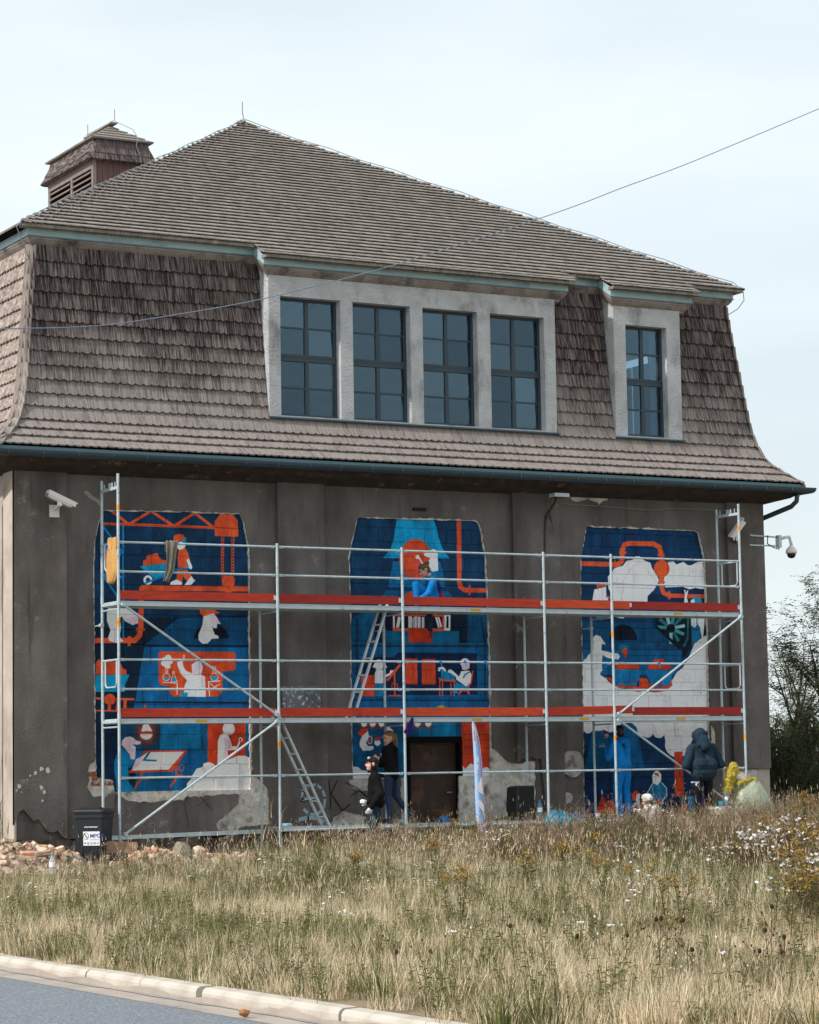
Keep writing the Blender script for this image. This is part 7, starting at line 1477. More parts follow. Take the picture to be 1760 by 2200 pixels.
q = at(*G_(380, 1185), y=-.8); bo_ = bpy.data.objects.new('brick', chip_brick(.25, .12, .075, 77)); COL.objects.link(bo_); bo_.data.materials.append(mat('pale_brick', S(206, 180, 156), .95, .1, vary=.15, scale=9, bump=.5)); bo_.location = (q.x, -.78, .145); bo_.rotation_euler = (0, 0, .2); tag(bo_, 'pale clean brick lying on the planks beside the blue-clad painter', 'brick')
# pink plumb lines hanging in front of the middle panel
tag(MB().tube([at(*C_(842, 740), y=-.28), at(*C_(850, 1180), y=-.28)], .006, 5).build('plumb_line', mat('pink_string', S(220, 80, 150), .7, .2)), 'pink plumb line hanging past the upper deck before the bookshelf', 'string')
# feather banner
fl_ = empty('feather_flag', 'tall narrow pale blue feather banner with white shapes in front of the doorway', 'flag')
Lf = [(1510, 170), (1507, 195), (1514, 300), (1520, 420), (1526, 560), (1529, 700), (1536, 850), (1549, 950), (1574, 1015), (1597, 1050)]; Rf = [(1513, 168), (1528, 195), (1546, 262), (1561, 335), (1575, 480), (1583, 620), (1590, 760), (1597, 900), (1603, 1000), (1604, 1050)]
M_flag = mat('pale_blue_flag_cloth', S(160, 194, 234), .8, .2, vary=.05); M_fw = mat('white_flag_print', S(240, 234, 240), .8, .2, vary=.04); M_fp = mat('magenta_hem', S(196, 120, 214), .8, .2); M_fv = mat('violet_flag_print', S(150, 168, 230), .8, .2)
def flagpt(p, dy=0): q = at(*H_(*p), y=-1.8 + dy); return q
fm = MB(); V = []
for (a, b) in zip(Lf, Rf):
    for k in range(5): f = k / 4; V.append(flagpt((a[0] + (b[0] - a[0]) * f, a[1] + (b[1] - a[1]) * f), -.05 * math.sin(f * math.pi)))
fm.add(V, [(i * 5 + k, i * 5 + k + 1, (i + 1) * 5 + k + 1, (i + 1) * 5 + k) for i in range(9) for k in range(4)]); fo = fm.build('cloth', M_flag, fl_, smooth=True, fix=False); fo.modifiers.new('t', 'SOLIDIFY').thickness = .004
MB().tube([flagpt(p, .012) for p in Rf] + [Vector((flagpt(Rf[-1]).x, -1.79, gz(flagpt(Rf[-1]).x, -1.8)))], .011, 6).build('pole', M_white, fl_)
for nm, m, pts in (('print', M_fw, [(1511, 180), (1525, 205), (1537, 270), (1538, 320), (1530, 335), (1521, 310), (1515, 240)]), ('print', M_flag, [(1520, 230), (1528, 240), (1533, 290), (1529, 312), (1523, 290)]), ('print', M_fw, [(1548, 620), (1560, 600), (1575, 560), (1582, 640), (1586, 690), (1560, 672), (1545, 650)]), ('print', M_fw, [(1550, 720), (1575, 735), (1590, 760), (1595, 850), (1580, 800), (1555, 770)]), ('print', M_fw, [(1540, 860), (1560, 850), (1572, 900), (1580, 980), (1560, 960), (1547, 920)]), ('print', M_fv, [(1566, 960), (1598, 940), (1602, 1040), (1580, 1015)]), ('lettering', M_fw, [(1538, 480), (1552, 470), (1556, 500), (1545, 515), (1552, 530), (1540, 550), (1536, 520), (1546, 500)]), ('lettering', M_fw, [(1543, 410), (1553, 420), (1557, 450), (1548, 462), (1540, 440)])):
    P = [flagpt(p, -.056) for p in pts]; MB().plate(P, (0, -1, 0), .002).build(nm, m, fl_)
MB().tube([flagpt((p[0] - 1.5, p[1]), -.03) for p in Rf[2:]], .006, 5).build('hem', M_fp, fl_)
# clothes hung on the scaffold
M_och = cloth('ochre_cotton', S(196, 150, 92)); M_gry = cloth('grey_green_cotton', S(132, 126, 114)); xx0 = at(*A_(240, 640), x=0.0)
def drape(rows, m, name, label, cat, rip=.03, seed=1, back=.06):
    """cloth hanging over a rail: rows of (left, right) points from the rail downwards, rippled into folds, with a shorter fall behind"""
    r = random.Random(seed); U = 14; mb = MB(); V = []; ph = r.uniform(0, 6)
    full = [(a + Vector((0, back, -.16)), b + Vector((0, back, -.16))) for a, b in rows[:1]] + [(a + Vector((0, back * .6, .0)), b + Vector((0, back * .6, .0))) for a, b in rows[:1]] + [(rows[0][0] + Vector((0, 0, .035)), rows[0][1] + Vector((0, 0, .035)))] + rows
    fine = []
    for (a, b), (c, d) in zip(full[:-1], full[1:]):
        for k in range(3): fine.append((a.lerp(c, k / 3), b.lerp(d, k / 3)))
    fine.append(full[-1])
    for j, (a, b) in enumerate(fine):
        ax = (b - a); amp = rip * min(1, max(0, j - 5) / 8)
        nv = Vector((0, 1, 0)) if abs(ax.x) > abs(ax.y) else Vector((1, 0, 0))
        for i in range(U + 1):
            f = i / U; w = math.sin(f * 11 + ph + j * .12) + .5 * math.sin(f * 23 + j * .21); V.append(a.lerp(b, f) + nv * amp * w + Vector((0, 0, r.uniform(-.006, .006))))
    n = U + 1; mb.add(V, [(j * n + i, j * n + i + 1, (j + 1) * n + i + 1, (j + 1) * n + i) for j in range(len(fine) - 1) for i in range(U)])
    o = mb.build(name, m, smooth=True, fix=False); o.modifiers.new('t', 'SOLIDIFY').thickness = .006; return tag(o, label, cat)
def rowsA(L_, plane): return [(at(*A_(*p), **plane), at(*A_(*q), **plane)) for p, q in L_]
drape(rowsA([((200, 630), (276, 622)), ((204, 700), (274, 700)), ((203, 800), (278, 800)), ((205, 900), (276, 900)), ((212, 990), (240, 1000))], dict(x=-.035)) , M_och, 'hanging_trousers', 'ochre trousers hung over the left end rail of the scaffold', 'trousers', .028, 3, 0)
drape(rowsA([((692, 652), (795, 655)), ((692, 720), (780, 720)), ((694, 800), (770, 800)), ((690, 880), (758, 885)), ((668, 972), (712, 985))], dict(y=YFr - .035)), M_gry, 'hanging_jacket', 'grey-green jacket draped over the upper guardrail of the left bay', 'jacket', .03, 5)
# blue tape knots on the rails
for i, (z_, p_) in enumerate(((D_, (1058, 178)), (D_, (1285, 178)), (D_, (1475, 178)), (G_, (742, 85)), (A_, (190, 680)))):
    q = at(*z_(*p_), y=YFr + .02 if i != 4 else -.85); kn_ = MB(); kn_.ball((q.x, q.y - .022, q.z), (.028, .02, .024), 8, 5); kn_.tube([(q.x, q.y - .03, q.z - .01), (q.x + .02, q.y - .035, q.z - .09)], .008, 5); tag(kn_.build('tape_knot', M_blue), ('blue tape knot on the rail left of the painted typist', 'blue tape knot on the rail over the painted typist\'s head', 'blue tape knot on the rail right of the painted typist', 'blue tape knot on the rail above the painted ore carts', 'blue tape knot on the scaffold\'s upper left end loop')[i], 'tape')
tr_ = at(*D_(765, 770), y=YFr - .03); tg = MB()
for i in range(4): tg.plate([(tr_.x - .10 + .03 * i, tr_.y - .01 * i, tr_.z - .12), (tr_.x - .04 + .03 * i, tr_.y - .01 * i, tr_.z - .16), (tr_.x + .10, tr_.y - .01 * i, tr_.z + .16 - .02 * i), (tr_.x + .07, tr_.y - .01 * i, tr_.z + .14)], (0, -1, 0), .004)
tag(tg.build('blue_flag', M_vest), 'crumpled blue and red flag tied to the third scaffold post', 'flag')
# ------------------------------------------------------------------ vegetation
def leafmat(name, col, vary=.25, tl=.35):
    m = mat(name, col, .75, .2, vary=vary, scale=3, each=.22); t = m.node_tree; b = t.nodes['Principled BSDF']; out = t.nodes['Material Output']
    tr = nd(t, 'ShaderNodeBsdfTranslucent'); src = b.inputs['Base Color'].links[0].from_socket; t.links.new(src, tr.inputs['Color']); mx_ = nd(t, 'ShaderNodeMixShader'); mx_.inputs['Fac'].default_value = tl
    t.links.new(b.outputs[0], mx_.inputs[1]); t.links.new(tr.outputs[0], mx_.inputs[2]); t.links.new(mx_.outputs[0], out.inputs['Surface']); return m
V_tan = leafmat('dry_grass_blade', S(228, 206, 174)); V_straw = leafmat('pale_straw', S(236, 220, 190)); V_grn = leafmat('green_grass_blade', S(112, 114, 64)); V_dgr = leafmat('dark_green_leaf', S(66, 76, 42)); V_olv = leafmat('olive_leaf', S(120, 122, 78)); V_brn = leafmat('brown_stem', S(122, 94, 74)); V_gry = leafmat('grey_dead_stem', S(184, 162, 140)); V_seed = leafmat('seed_head', S(84, 60, 46)); V_gold = leafmat('goldenrod_bloom', S(190, 148, 66)); V_wfl = leafmat('white_petal', S(236, 232, 232), .05); V_yel = leafmat('yellow_flower_eye', S(206, 170, 60), .1)
VM = [V_tan, V_straw, V_grn, V_dgr, V_olv, V_brn, V_gry, V_seed, V_gold, V_wfl, V_yel]; TAN, STR, GRN, DGR, OLV, BRN, GRY, SED, GLD, WFL, YEL = range(11)
rv_ = random.Random(31)
def blade(mb, p, h, az, lean, w, mi, seg=3):
    p = Vector(p); d = Vector((math.cos(az), math.sin(az), 0)); s_ = Vector((-d.y, d.x, 0)) * w / 2; V = []; q = p.copy(); ang = lean * .3
    for i in range(seg + 1):
        f = i / seg; k = 1 - f * .92; V += [q - s_ * k, q + s_ * k]; st = h / seg; q = q + d * math.sin(ang) * st + Vector((0, 0, math.cos(ang) * st)); ang += lean * .7 / seg * 1.6
    mb.add(V, [(2 * i, 2 * i + 1, 2 * i + 3, 2 * i + 2) for i in range(seg)], mi); return q
def stemq(mb, a, b, w, mi):
    a, b = Vector(a), Vector(b); d = (b - a).normalized(); u = d.cross(Vector((.3, .9, .1))).normalized() * w / 2; v = d.cross(u).normalized() * w / 2
    for e in (u, v): mb.add([a - e, a + e, b + e * .7, b - e * .7], [(0, 1, 2, 3)], mi)
def leaf(mb, p, d, L, w, mi):
    p, d = Vector(p), Vector(d).normalized(); s_ = d.cross(Vector((0, 0, 1))); s_ = (s_.normalized() if s_.length > .1 else Vector((1, 0, 0))) * w / 2; m_ = p + d * L * .5 + Vector((0, 0, L * .06)); mb.add([p, m_ - s_, p + d * L + Vector((0, 0, -L * .12)), m_ + s_], [(0, 1, 2, 3)], mi)
def rdir(up=0.0): a = rv_.uniform(0, 6.283); return Vector((math.cos(a), math.sin(a), up))
def clump(kind):
    mb = MB()
    if kind in ('dry', 'dry2'):
        for _ in range(54):
            r = rv_.random() ** .5 * .17; a = rv_.uniform(0, 6.28); blade(mb, (r * math.cos(a), r * math.sin(a), 0), rv_.uniform(.10, .30), a + rv_.gauss(0, .8), rv_.uniform(.2, 1.5), rv_.uniform(.004, .007), rv_.choice((TAN, TAN, TAN, STR, STR, GRY, OLV)))
        if kind == 'dry2':
            for _ in range(9): t_ = blade(mb, (rv_.gauss(0, .06), rv_.gauss(0, .06), 0), rv_.uniform(.3, .5), rv_.uniform(0, 6), rv_.uniform(.1, .6), .005, STR); blade(mb, t_, .06, rv_.uniform(0, 6), .9, .006, TAN, 2)
    elif kind == 'mat':
        for _ in range(60): r = rv_.random() ** .5 * .22; a = rv_.uniform(0, 6.28); blade(mb, (r * math.cos(a), r * math.sin(a), 0), rv_.uniform(.05, .15), a + rv_.gauss(0, 1.2), rv_.uniform(.8, 1.9), .007, rv_.choice((TAN, TAN, GRY, OLV, STR)), 2)
    elif kind == 'green':
        for _ in range(40): r = rv_.random() ** .5 * .13; a = rv_.uniform(0, 6.28); blade(mb, (r * math.cos(a), r * math.sin(a), 0), rv_.uniform(.14, .36), a + rv_.gauss(0, .5), rv_.uniform(.3, 1.3), rv_.uniform(.007, .012), rv_.choice((GRN, GRN, OLV, DGR, TAN)))
    elif kind == 'herb':
        for _ in range(7):
            a = Vector((rv_.gauss(0, .08), rv_.gauss(0, .08), 0)); h = rv_.uniform(.15, .4); b = a + Vector((rv_.gauss(0, .06), rv_.gauss(0, .06), h)); stemq(mb, a, b, .006, OLV)
            for k in range(9): leaf(mb, a.lerp(b, rv_.uniform(.1, 1)), rdir(rv_.uniform(.1, .8)), rv_.uniform(.04, .08), rv_.uniform(.012, .022), rv_.choice((GRN, OLV, DGR, OLV)))
    elif kind == 'leafy':
        for _ in range(6):
            a = Vector((rv_.gauss(0, .10), rv_.gauss(0, .10), 0)); h = rv_.uniform(.40, .75); b = a + Vector((rv_.gauss(0, .07), rv_.gauss(0, .07), h)); stemq(mb, a, b, .008, rv_.choice((OLV, BRN)))
            for k in range(34): leaf(mb, a.lerp(b, .15 + .85 * rv_.random()), rdir(rv_.uniform(.0, .7)), rv_.uniform(.05, .10), .014, rv_.choice((GRN, DGR, OLV, DGR, BRN)))
    elif kind in ('dead', 'dead2'):
        for _ in range(6):
            a = Vector((rv_.gauss(0, .10), rv_.gauss(0, .10), 0)); h = rv_.uniform(.45, .85) * (1 if kind == 'dead' else .75); b = a + Vector((rv_.gauss(0, .12), rv_.gauss(0, .12), h)); c_ = rv_.choice((BRN, GRY, GRY)); stemq(mb, a, b, .006, c_)
            for k in range(9):
                q = a.lerp(b, .35 + .65 * rv_.random()); e = q + rdir(rv_.uniform(.6, 1.6)) * rv_.uniform(.06, .16); stemq(mb, q, e, .004, c_)
                for _ in range(3): z_ = e + rdir(rv_.uniform(-.5, 1)) * .018; leaf(mb, z_, rdir(.6), .022, .016, rv_.choice((SED, GRY, BRN) if kind == 'dead' else (GRY, STR, GRY, WFL)))
            for k in range(6): leaf(mb, a.lerp(b, rv_.uniform(.1, .7)), rdir(rv_.uniform(-.5, .5)), rv_.uniform(.04, .09), .012, rv_.choice((BRN, GRY, OLV)))
    elif kind == 'tall':
        for _ in range(30): r = rv_.random() ** .5 * .14; a = rv_.uniform(0, 6.28); t_ = blade(mb, (r * math.cos(a), r * math.sin(a), 0), rv_.uniform(.45, .9), a + rv_.gauss(0, .8), rv_.uniform(.1, .7), rv_.uniform(.005, .009), rv_.choice((TAN, STR, OLV, GRN, GRY)), 4)
        for _ in range(5):
            t_ = blade(mb, (rv_.gauss(0, .06), rv_.gauss(0, .06), 0), rv_.uniform(.7, 1.0), rv_.uniform(0, 6), rv_.uniform(.1, .5), .006, STR, 4)
            for _ in range(4): blade(mb, t_ - Vector((0, 0, .05)), rv_.uniform(.05, .10), rv_.uniform(0, 6), .5, .0045, rv_.choice((STR, TAN, GRY)), 2)
    elif kind == 'white':
        for _ in range(6):
            a = Vector((rv_.gauss(0, .08), rv_.gauss(0, .08), 0)); h = rv_.uniform(.22, .5); b = a + Vector((rv_.gauss(0, .06), rv_.gauss(0, .06), h)); stemq(mb, a, b, .005, OLV)
            for k in range(3): c = b + rdir(rv_.uniform(-.6, .6)) * rv_.uniform(.0, .06); d1 = rdir(.4) * .013; d2 = d1.cross(Vector((0, 0, 1))); mb.add([c - d1, c - d2, c + d1, c + d2], [(0, 1, 2, 3)], WFL)
            for k in range(6): leaf(mb, a.lerp(b, rv_.random()), rdir(.4), .05, .008, rv_.choice((GRN, OLV)))
    o = mb.build('clump_' + kind, VM, None, fix=False); COL.objects.unlink(o); return o
def scatter(name, label, kinds, pts):
    """a mesh of points carrying rotation and size, planted with clumps by geometry nodes"""
    col = bpy.data.collections.new(name + '_clumps')
    for i, k in enumerate(kinds):
        o = clump(k); o.name = '%02d_%s' % (i, k); col.objects.link(o)
    me = bpy.data.meshes.new(name); me.from_pydata([p[0] for p in pts], [], [])
    a = me.attributes.new('turn', 'FLOAT_VECTOR', 'POINT'); a.data.foreach_set('vector', [c for p in pts for c in p[1]])
    a = me.attributes.new('size', 'FLOAT', 'POINT'); a.data.foreach_set('value', [p[2] for p in pts])
    a = me.attributes.new('which', 'INT', 'POINT'); a.data.foreach_set('value', [p[3] for p in pts])
    o = bpy.data.objects.new(name, me); COL.objects.link(o)
    g = bpy.data.node_groups.new(name + '_nodes', 'GeometryNodeTree'); g.interface.new_socket('Geometry', in_out='INPUT', socket_type='NodeSocketGeometry'); g.interface.new_socket('Geometry', in_out='OUTPUT', socket_type='NodeSocketGeometry')
    gi = g.nodes.new('NodeGroupInput'); go_ = g.nodes.new('NodeGroupOutput'); ip = g.nodes.new('GeometryNodeInstanceOnPoints'); ci = g.nodes.new('GeometryNodeCollectionInfo'); ci.inputs['Collection'].default_value = col; ci.inputs['Separate Children'].default_value = True; ci.inputs['Reset Children'].default_value = True
    def na(n, t_): q = g.nodes.new('GeometryNodeInputNamedAttribute'); q.data_type = t_; q.inputs['Name'].default_value = n; return q.outputs['Attribute']
    g.links.new(gi.outputs[0], ip.inputs['Points']); g.links.new(ci.outputs[0], ip.inputs['Instance']); ip.inputs['Pick Instance'].default_value = True
    g.links.new(na('which', 'INT'), ip.inputs['Instance Index']); g.links.new(na('turn', 'FLOAT_VECTOR'), ip.inputs['Rotation']); g.links.new(na('size', 'FLOAT'), ip.inputs['Scale']); g.links.new(ip.outputs[0], go_.inputs[0])
    md = o.modifiers.new('plants', 'NODES'); md.node_group = g
    return tag(o, label, kind='stuff')
FH = Vector((CF.x, CF.y)).normalized(); RH = Vector((CR.x, CR.y)).normalized()
def ncl(x, y, s): return mnoise.noise(Vector((x * s, y * s, 3.3)))
dry, grn, weed, wht = [], [], [], []
def wedge(n, d0, d1, mg=1.45):
    out = []; n = int(n * 1.19)
    while len(out) < n:
        D = math.sqrt(rv_.uniform(d0 * d0, d1 * d1)); w = .5 * .318 * D * mg + .6; s_ = rv_.uniform(-w, w); x = CAM.x + FH.x * D + RH.x * s_; y = CAM.y + FH.y * D + RH.y * s_
        out.append((x, y, D))
    return out
def free(x, y):
    if x < KX + .15 or y > -.22: return not (x < KX + .15) and x > 14.6
    if rz(x, y) - gz(x, y) > .05 and rv_.random() < .93: return False
    if abs(x + .5) < .3 and abs(y + 1.12) < .4: return False
    return True
def put(lst, x, y, kinds_n, lo, hi, pick=None, tilt=.08): lst.append(((x, y, gz(x, y) - .01), (rv_.gauss(0, tilt), rv_.gauss(0, tilt), rv_.uniform(0, 6.28)), rv_.uniform(lo, hi), pick if pick is not None else rv_.randrange(kinds_n)))
K_dry = ['dry', 'dry', 'dry2', 'dry', 'mat', 'mat']; K_grn = ['green', 'green', 'herb', 'green', 'green']; K_wd = ['dead', 'dead', 'dead2', 'leafy', 'leafy', 'tall', 'tall', 'dead2']; K_wh = ['white', 'white', 'white']
for x, y, D in wedge(15500, 14, 53) + wedge(3500, 14, 25):
    if not free(x, y): continue
    yb = -y; n1 = ncl(x, y, .35); n2 = ncl(x + 50, y, .9); edge = (x - KX)
    left_bare = smooth(3.4, .9, x) * smooth(8, 4.5, yb)        # trodden strip before the brick heaps
    if left_bare > .1 and rv_.random() < left_bare * .93: continue
    if D < 27 or edge < 7:
        g_ = .07 + .62 * max(0, n1 + .05) + .20 * max(0, n2) + .25 * smooth(1.4, .3, edge) * max(0, n2 + .2) + .25 * smooth(22, 27, D)
        if edge < .5 and rv_.random() < .35: continue
        if rv_.random() < g_: put(grn, x, y, 5, .45, .95)
        else: put(dry, x, y, 6, *((.38, .85) if n2 < .1 else (.7, 1.2)), rv_.choice((0, 1, 3, 4, 5, 4)) if D < 24 else None)
    else:
        g_ = .40 + .6 * n1
        if rv_.random() < g_: put(grn, x, y, 5, .8, 1.35)
        else: put(dry, x, y, 4, .8, 1.4)
for x, y, D in wedge(9000, 23, 53):
    if not free(x, y): continue
    yb = -y; n1 = ncl(x + 9, y + 4, .4); near = smooth(26, 36, D); edge = x - KX
    left_bare = max(smooth(3.4, .8, x) * smooth(11, 6, yb), smooth(5.5, 3.5, x) * smooth(3.2, 2.0, yb) * .7)
    if rv_.random() > near * (1 - .92 * left_bare) * smooth(3, 9, edge): continue
    if yb < 2.4 and x < 9.6 and rv_.random() < .6: continue
    h = (.40 + .46 * smooth(30, 41, D) + .24 * n1) * (1 - .45 * smooth(4.5, 1.0, x)); k = rv_.choice((0, 1, 3, 4, 3, 4, 5, 2, 0, 1)) if n1 < .05 else rv_.choice((3, 4, 3, 4, 0, 3))
    if yb < 6.5 and 7.6 < x < 10.6: h *= .44
    elif yb < 6.5 and x > 10: h *= .58
    elif yb < 5.5 and x > 3: h *= .80
    h *= rv_.uniform(.75, 1.3)
    put(weed, x, y, 8, h * .8, h * 1.2, k, .12)
for x, y, D in wedge(1500, 18, 50):
    if free(x, y) and ncl(x + 30, y - 7, .33) > .12 and x - KX > 1.0 and rv_.random() < .12 + .8 * smooth(-2, 8, x): put(wht, x, y, 3, .6, 1.25)
scatter('dry_grass', 'straw-coloured dry grass covering the verge above the kerb', K_dry, dry); scatter('green_grass', 'green grass tufts and low herbs among the dry grass', K_grn, grn); scatter('tall_weeds', 'tall dead and green weeds before the scaffold', K_wd, weed); scatter('white_wildflowers', 'small white wildflowers dotted through the grass', K_wh, wht)

# ---- plants one can tell apart
def top_at(px, py, h):
    """where a plant of height h stands if its top shows at this photo pixel"""
    best = None
    for i in range(600):
        D = 17 + i * .06; d = CF + CR * ((px - 880) / F_PX) - CU * ((py - 1100) / F_PX); P = CAM + d * D
        if P.y > -1.3 and P.x < 14.4: break
        e = P.z - gz(P.x, P.y) - h
        if best is None or abs(e) < best[0]: best = (abs(e), P)
    P = best[1]; return Vector((P.x, P.y, gz(P.x, P.y))), P.z - gz(P.x, P.y)
def plant(name, label, cat, base, parts, group):
    e = empty(name, label, cat, group=group)
    for nm, mb in parts: mb.build(nm, VM, e, fix=False)
    return e
def goldenrod(base, h, label):
    st, fw = MB(), MB(); hh = h
    for s_ in range(rv_.choice((2, 3, 3, 4))):
        a = base + Vector((rv_.gauss(0, .05), rv_.gauss(0, .05), 0)); b = a + Vector((rv_.gauss(0, .07), rv_.gauss(0, .07), hh * rv_.uniform(.8, 1))); stemq(st, a, b, .009, BRN)
        for k in range(56): leaf(st, a.lerp(b, .1 + .8 * rv_.random()), rdir(rv_.uniform(-.1, .6)), rv_.uniform(.06, .12), .017, rv_.choice((OLV, DGR, GRN, GRN, OLV)))
        for k in range(9):
            q = a.lerp(b, .76 + .27 * k / 9); L = .17 * (1 - k / 11) * rv_.uniform(.7, 1.2); dr = rdir(.5); e = q + dr * L; stemq(fw, q, e, .005, OLV)
            for j in range(8): c = q.lerp(e, .15 + .9 * rv_.random()) + rdir(.4) * .018; leaf(fw, c, rdir(.8), .024, .022, rv_.choice((GLD, GLD, GLD, SED)))
    return plant('goldenrod', label, 'goldenrod', base, (('stem', st), ('flower_head', fw)), 'goldenrod plants in the weeds')
gpos = [(974, 1759), (931, 1798), (964, 1856), (783, 1826), (1027, 1782), (1299, 1791), (1214, 1799), (1222, 1818), (1271, 1822), (1308, 1832), (1368, 1846), (1445, 1862), (1551, 1812), (1600, 1803), (1673, 1805), (1734, 1820), (1701, 1844), (1705, 1726), (1729, 1696), (1748, 1712), (1685, 1738), (1757, 1836), (1125, 1832), (1666, 1760), (1720, 1745), (1738, 1760), (1755, 1770), (1640, 1745)]
GWHERE = ['just left of the feather banner, tallest of that group', 'below the rusty door, left of the banner', 'lowest in the weeds left of the banner', 'at the feet of the man in the cap', 'touching the foot of the feather banner', 'below the blue-clad painter', 'just below the cyan plastic sheet', 'lower one below the cyan plastic sheet', 'between the cyan sheet and the painter', 'lower right of the one under the painter', 'below the crouching person in white', 'lower right of the crouching person', 'below the hooded person', 'left of the raincoat, above the white asters', 'below the raincoat among the white asters', 'at the right edge, level with the raincoat hem', 'low among the white asters at the right', 'against the dark bush, left of the three highest', 'highest of those against the dark bush', 'at the right edge against the dark bush', 'just right of the raincoat', 'lowest at the far right edge', 'right of the banner, under the loudspeaker', 'right of the raincoat, lower one', 'over the large aster bush', 'behind the large aster bush near the edge', 'at the extreme right edge above the asters', 'immediately below the raincoat hem']
for i, (px, py) in enumerate(gpos):
    h = rv_.uniform(.5, .68) if px < 1640 else rv_.uniform(.72, .95); b_, hh = top_at(px, py, h)
    where = GWHERE[i] if i < len(GWHERE) else 'before the rusty door' if px < 1000 else 'near the feather banner' if px < 1130 else 'before the crouching person' if px < 1480 else 'at the right edge beside the raincoat' if px > 1630 else 'left of the raincoat'
    goldenrod(b_, hh, 'goldenrod with yellow-brown plumes ' + where)
def aster(base, r, h, label, bloom=1.0):
    st, lf, fl = MB(), MB(), MB()
    for k in range(int(60 * r / .4)):
        a = base + Vector((rv_.gauss(0, r * .3), rv_.gauss(0, r * .3), 0)); o = rdir(0) * rv_.uniform(0, r); b = base + o + Vector((0, 0, h * math.sqrt(max(.1, 1 - (o.length / r) ** 2 * .8)) * rv_.uniform(.75, 1.05))); stemq(st, a, b, .006, BRN)
        for j in range(16): leaf(lf, a.lerp(b, .25 + .75 * rv_.random()) + rdir(.2) * .02, rdir(.4), rv_.uniform(.04, .07), .011, rv_.choice((DGR, GRN, DGR, OLV)))
        for j in range(rv_.choice((1, 2, 3, 4)) if rv_.random() < bloom else 0):
            c = b + rdir(rv_.uniform(-.3, .7)) * rv_.uniform(.0, .06); n = rdir(1.2).normalized(); u = n.cross(Vector((0, 0, 1))).normalized(); v = n.cross(u); rr_ = rv_.uniform(.014, .021)
            fl.add([c + (u * math.cos(R_(60 * q)) + v * math.sin(R_(60 * q))) * rr_ for q in range(6)], [tuple(range(6))], WFL); fl.add([c + n * .004 + (u * math.cos(R_(120 * q)) + v * math.sin(R_(120 * q))) * .005 for q in range(3)], [(0, 1, 2)], YEL)
    e = empty('aster_bush', label, 'aster', group='white aster bushes'); st.build('stem', VM, e, fix=False); stuff_part(lf.build('foliage', VM, e, fix=False)); stuff_part(fl.build('blossoms', VM, e, fix=False))
for px, py, r, h, lab in ((1693, 1760, .95, .86, 'large bush of white asters at the right edge below the raincoat'), (1610, 1788, .6, .70, 'white aster bush just below the raincoat'), (1740, 1832, .55, .68, 'white aster bush at the far right edge, lowest of them'), (1084, 1784, .7, .66, 'dark green aster bush with few white flowers right of the feather banner'), (1150, 1810, .42, .45, 'low aster bush below the cyan plastic sheet'), (1330, 1810, .3, .45, 'small white aster bush below the crouching person'), (1425, 1742, .3, .7, 'sprig of white asters before the hooded person')):
    b_, hh = top_at(px, py, h); aster(b_, r, hh, lab, .22 if 1000 < px < 1340 else .8)
def reed(base, h, label):
    st, lf = MB(), MB(); b = base + Vector((rv_.gauss(0, .05), rv_.gauss(0, .05), h)); stemq(st, base, b, .008, GRN)
    for k in range(9):
        q = base.lerp(b, .2 + .8 * k / 9); blade(lf, q, rv_.uniform(.20, .36), rv_.uniform(0, 6.28), rv_.uniform(.5, 1.1), .015, rv_.choice((GRN, OLV, OLV, TAN)), 4)
    e = empty('reed', label, 'reed', group='reeds before the second scaffold post'); st.build('stem', VM, e, fix=False); lf.build('leaf', VM, e, fix=False)
for px, py, h in ((588, 1722, .9), (600, 1750, .8), (572, 1770, .75), (660, 1795, .7), (702, 1785, .75), (722, 1805, .7), (642, 1812, .7), (556, 1796, .7), (690, 1820, .7), (615, 1795, .75), (1086, 1752, .85), (1092, 1795, .7)):
    b_, hh = top_at(px, py, h); reed(b_, hh, {588: 'tallest green reed before the second scaffold post', 600: 'green reed just right of the tallest one by the second post', 572: 'green reed just left of the tallest one by the second post', 556: 'leftmost reed before the second scaffold post', 615: 'short reed right of the second scaffold post', 642: 'low reed below the foot of the ladder', 660: 'reed below the ladder foot, taller of two', 690: 'lowest reed left of the man in the cap', 702: 'green reed under the right end of the ladder', 722: 'rightmost reed, nearest the man in the cap', 1086: 'tall thin reed stalk right of the feather banner', 1092: 'shorter reed stalk right of the feather banner'}[px])
def seedstalk(base, h, label, m, cat, group, white=False):
    st, hd = MB(), MB(); b = base + Vector((rv_.gauss(0, .04), rv_.gauss(0, .04), h)); stemq(st, base, b, .006, BRN if not white else OLV)
    for k in range(3): q = base.lerp(b, .5 + .15 * k); e = q + rdir(1.2) * .12; stemq(st, q, e, .004, BRN if not white else OLV); hd.ball(e, (.007, .007, .009), 6, 4, m)
    if white:
        for k in range(26): c = b + rdir(0) * rv_.uniform(0, .026) + Vector((0, 0, rv_.uniform(0, .012))); hd.ball(c, (.007, .007, .005), 5, 3, m)
    else: hd.ball(b, (.014, .014, .018), 8, 6, m)
    for k in range(5): leaf(st, base.lerp(b, rv_.uniform(.1, .5)), rdir(.5), .07, .012, OLV)
    e = empty(cat.replace(' ', '_'), label, cat, group=group); st.build('stem', VM, e, fix=False); stuff_part(hd.build('flower_head', VM, e, fix=False))
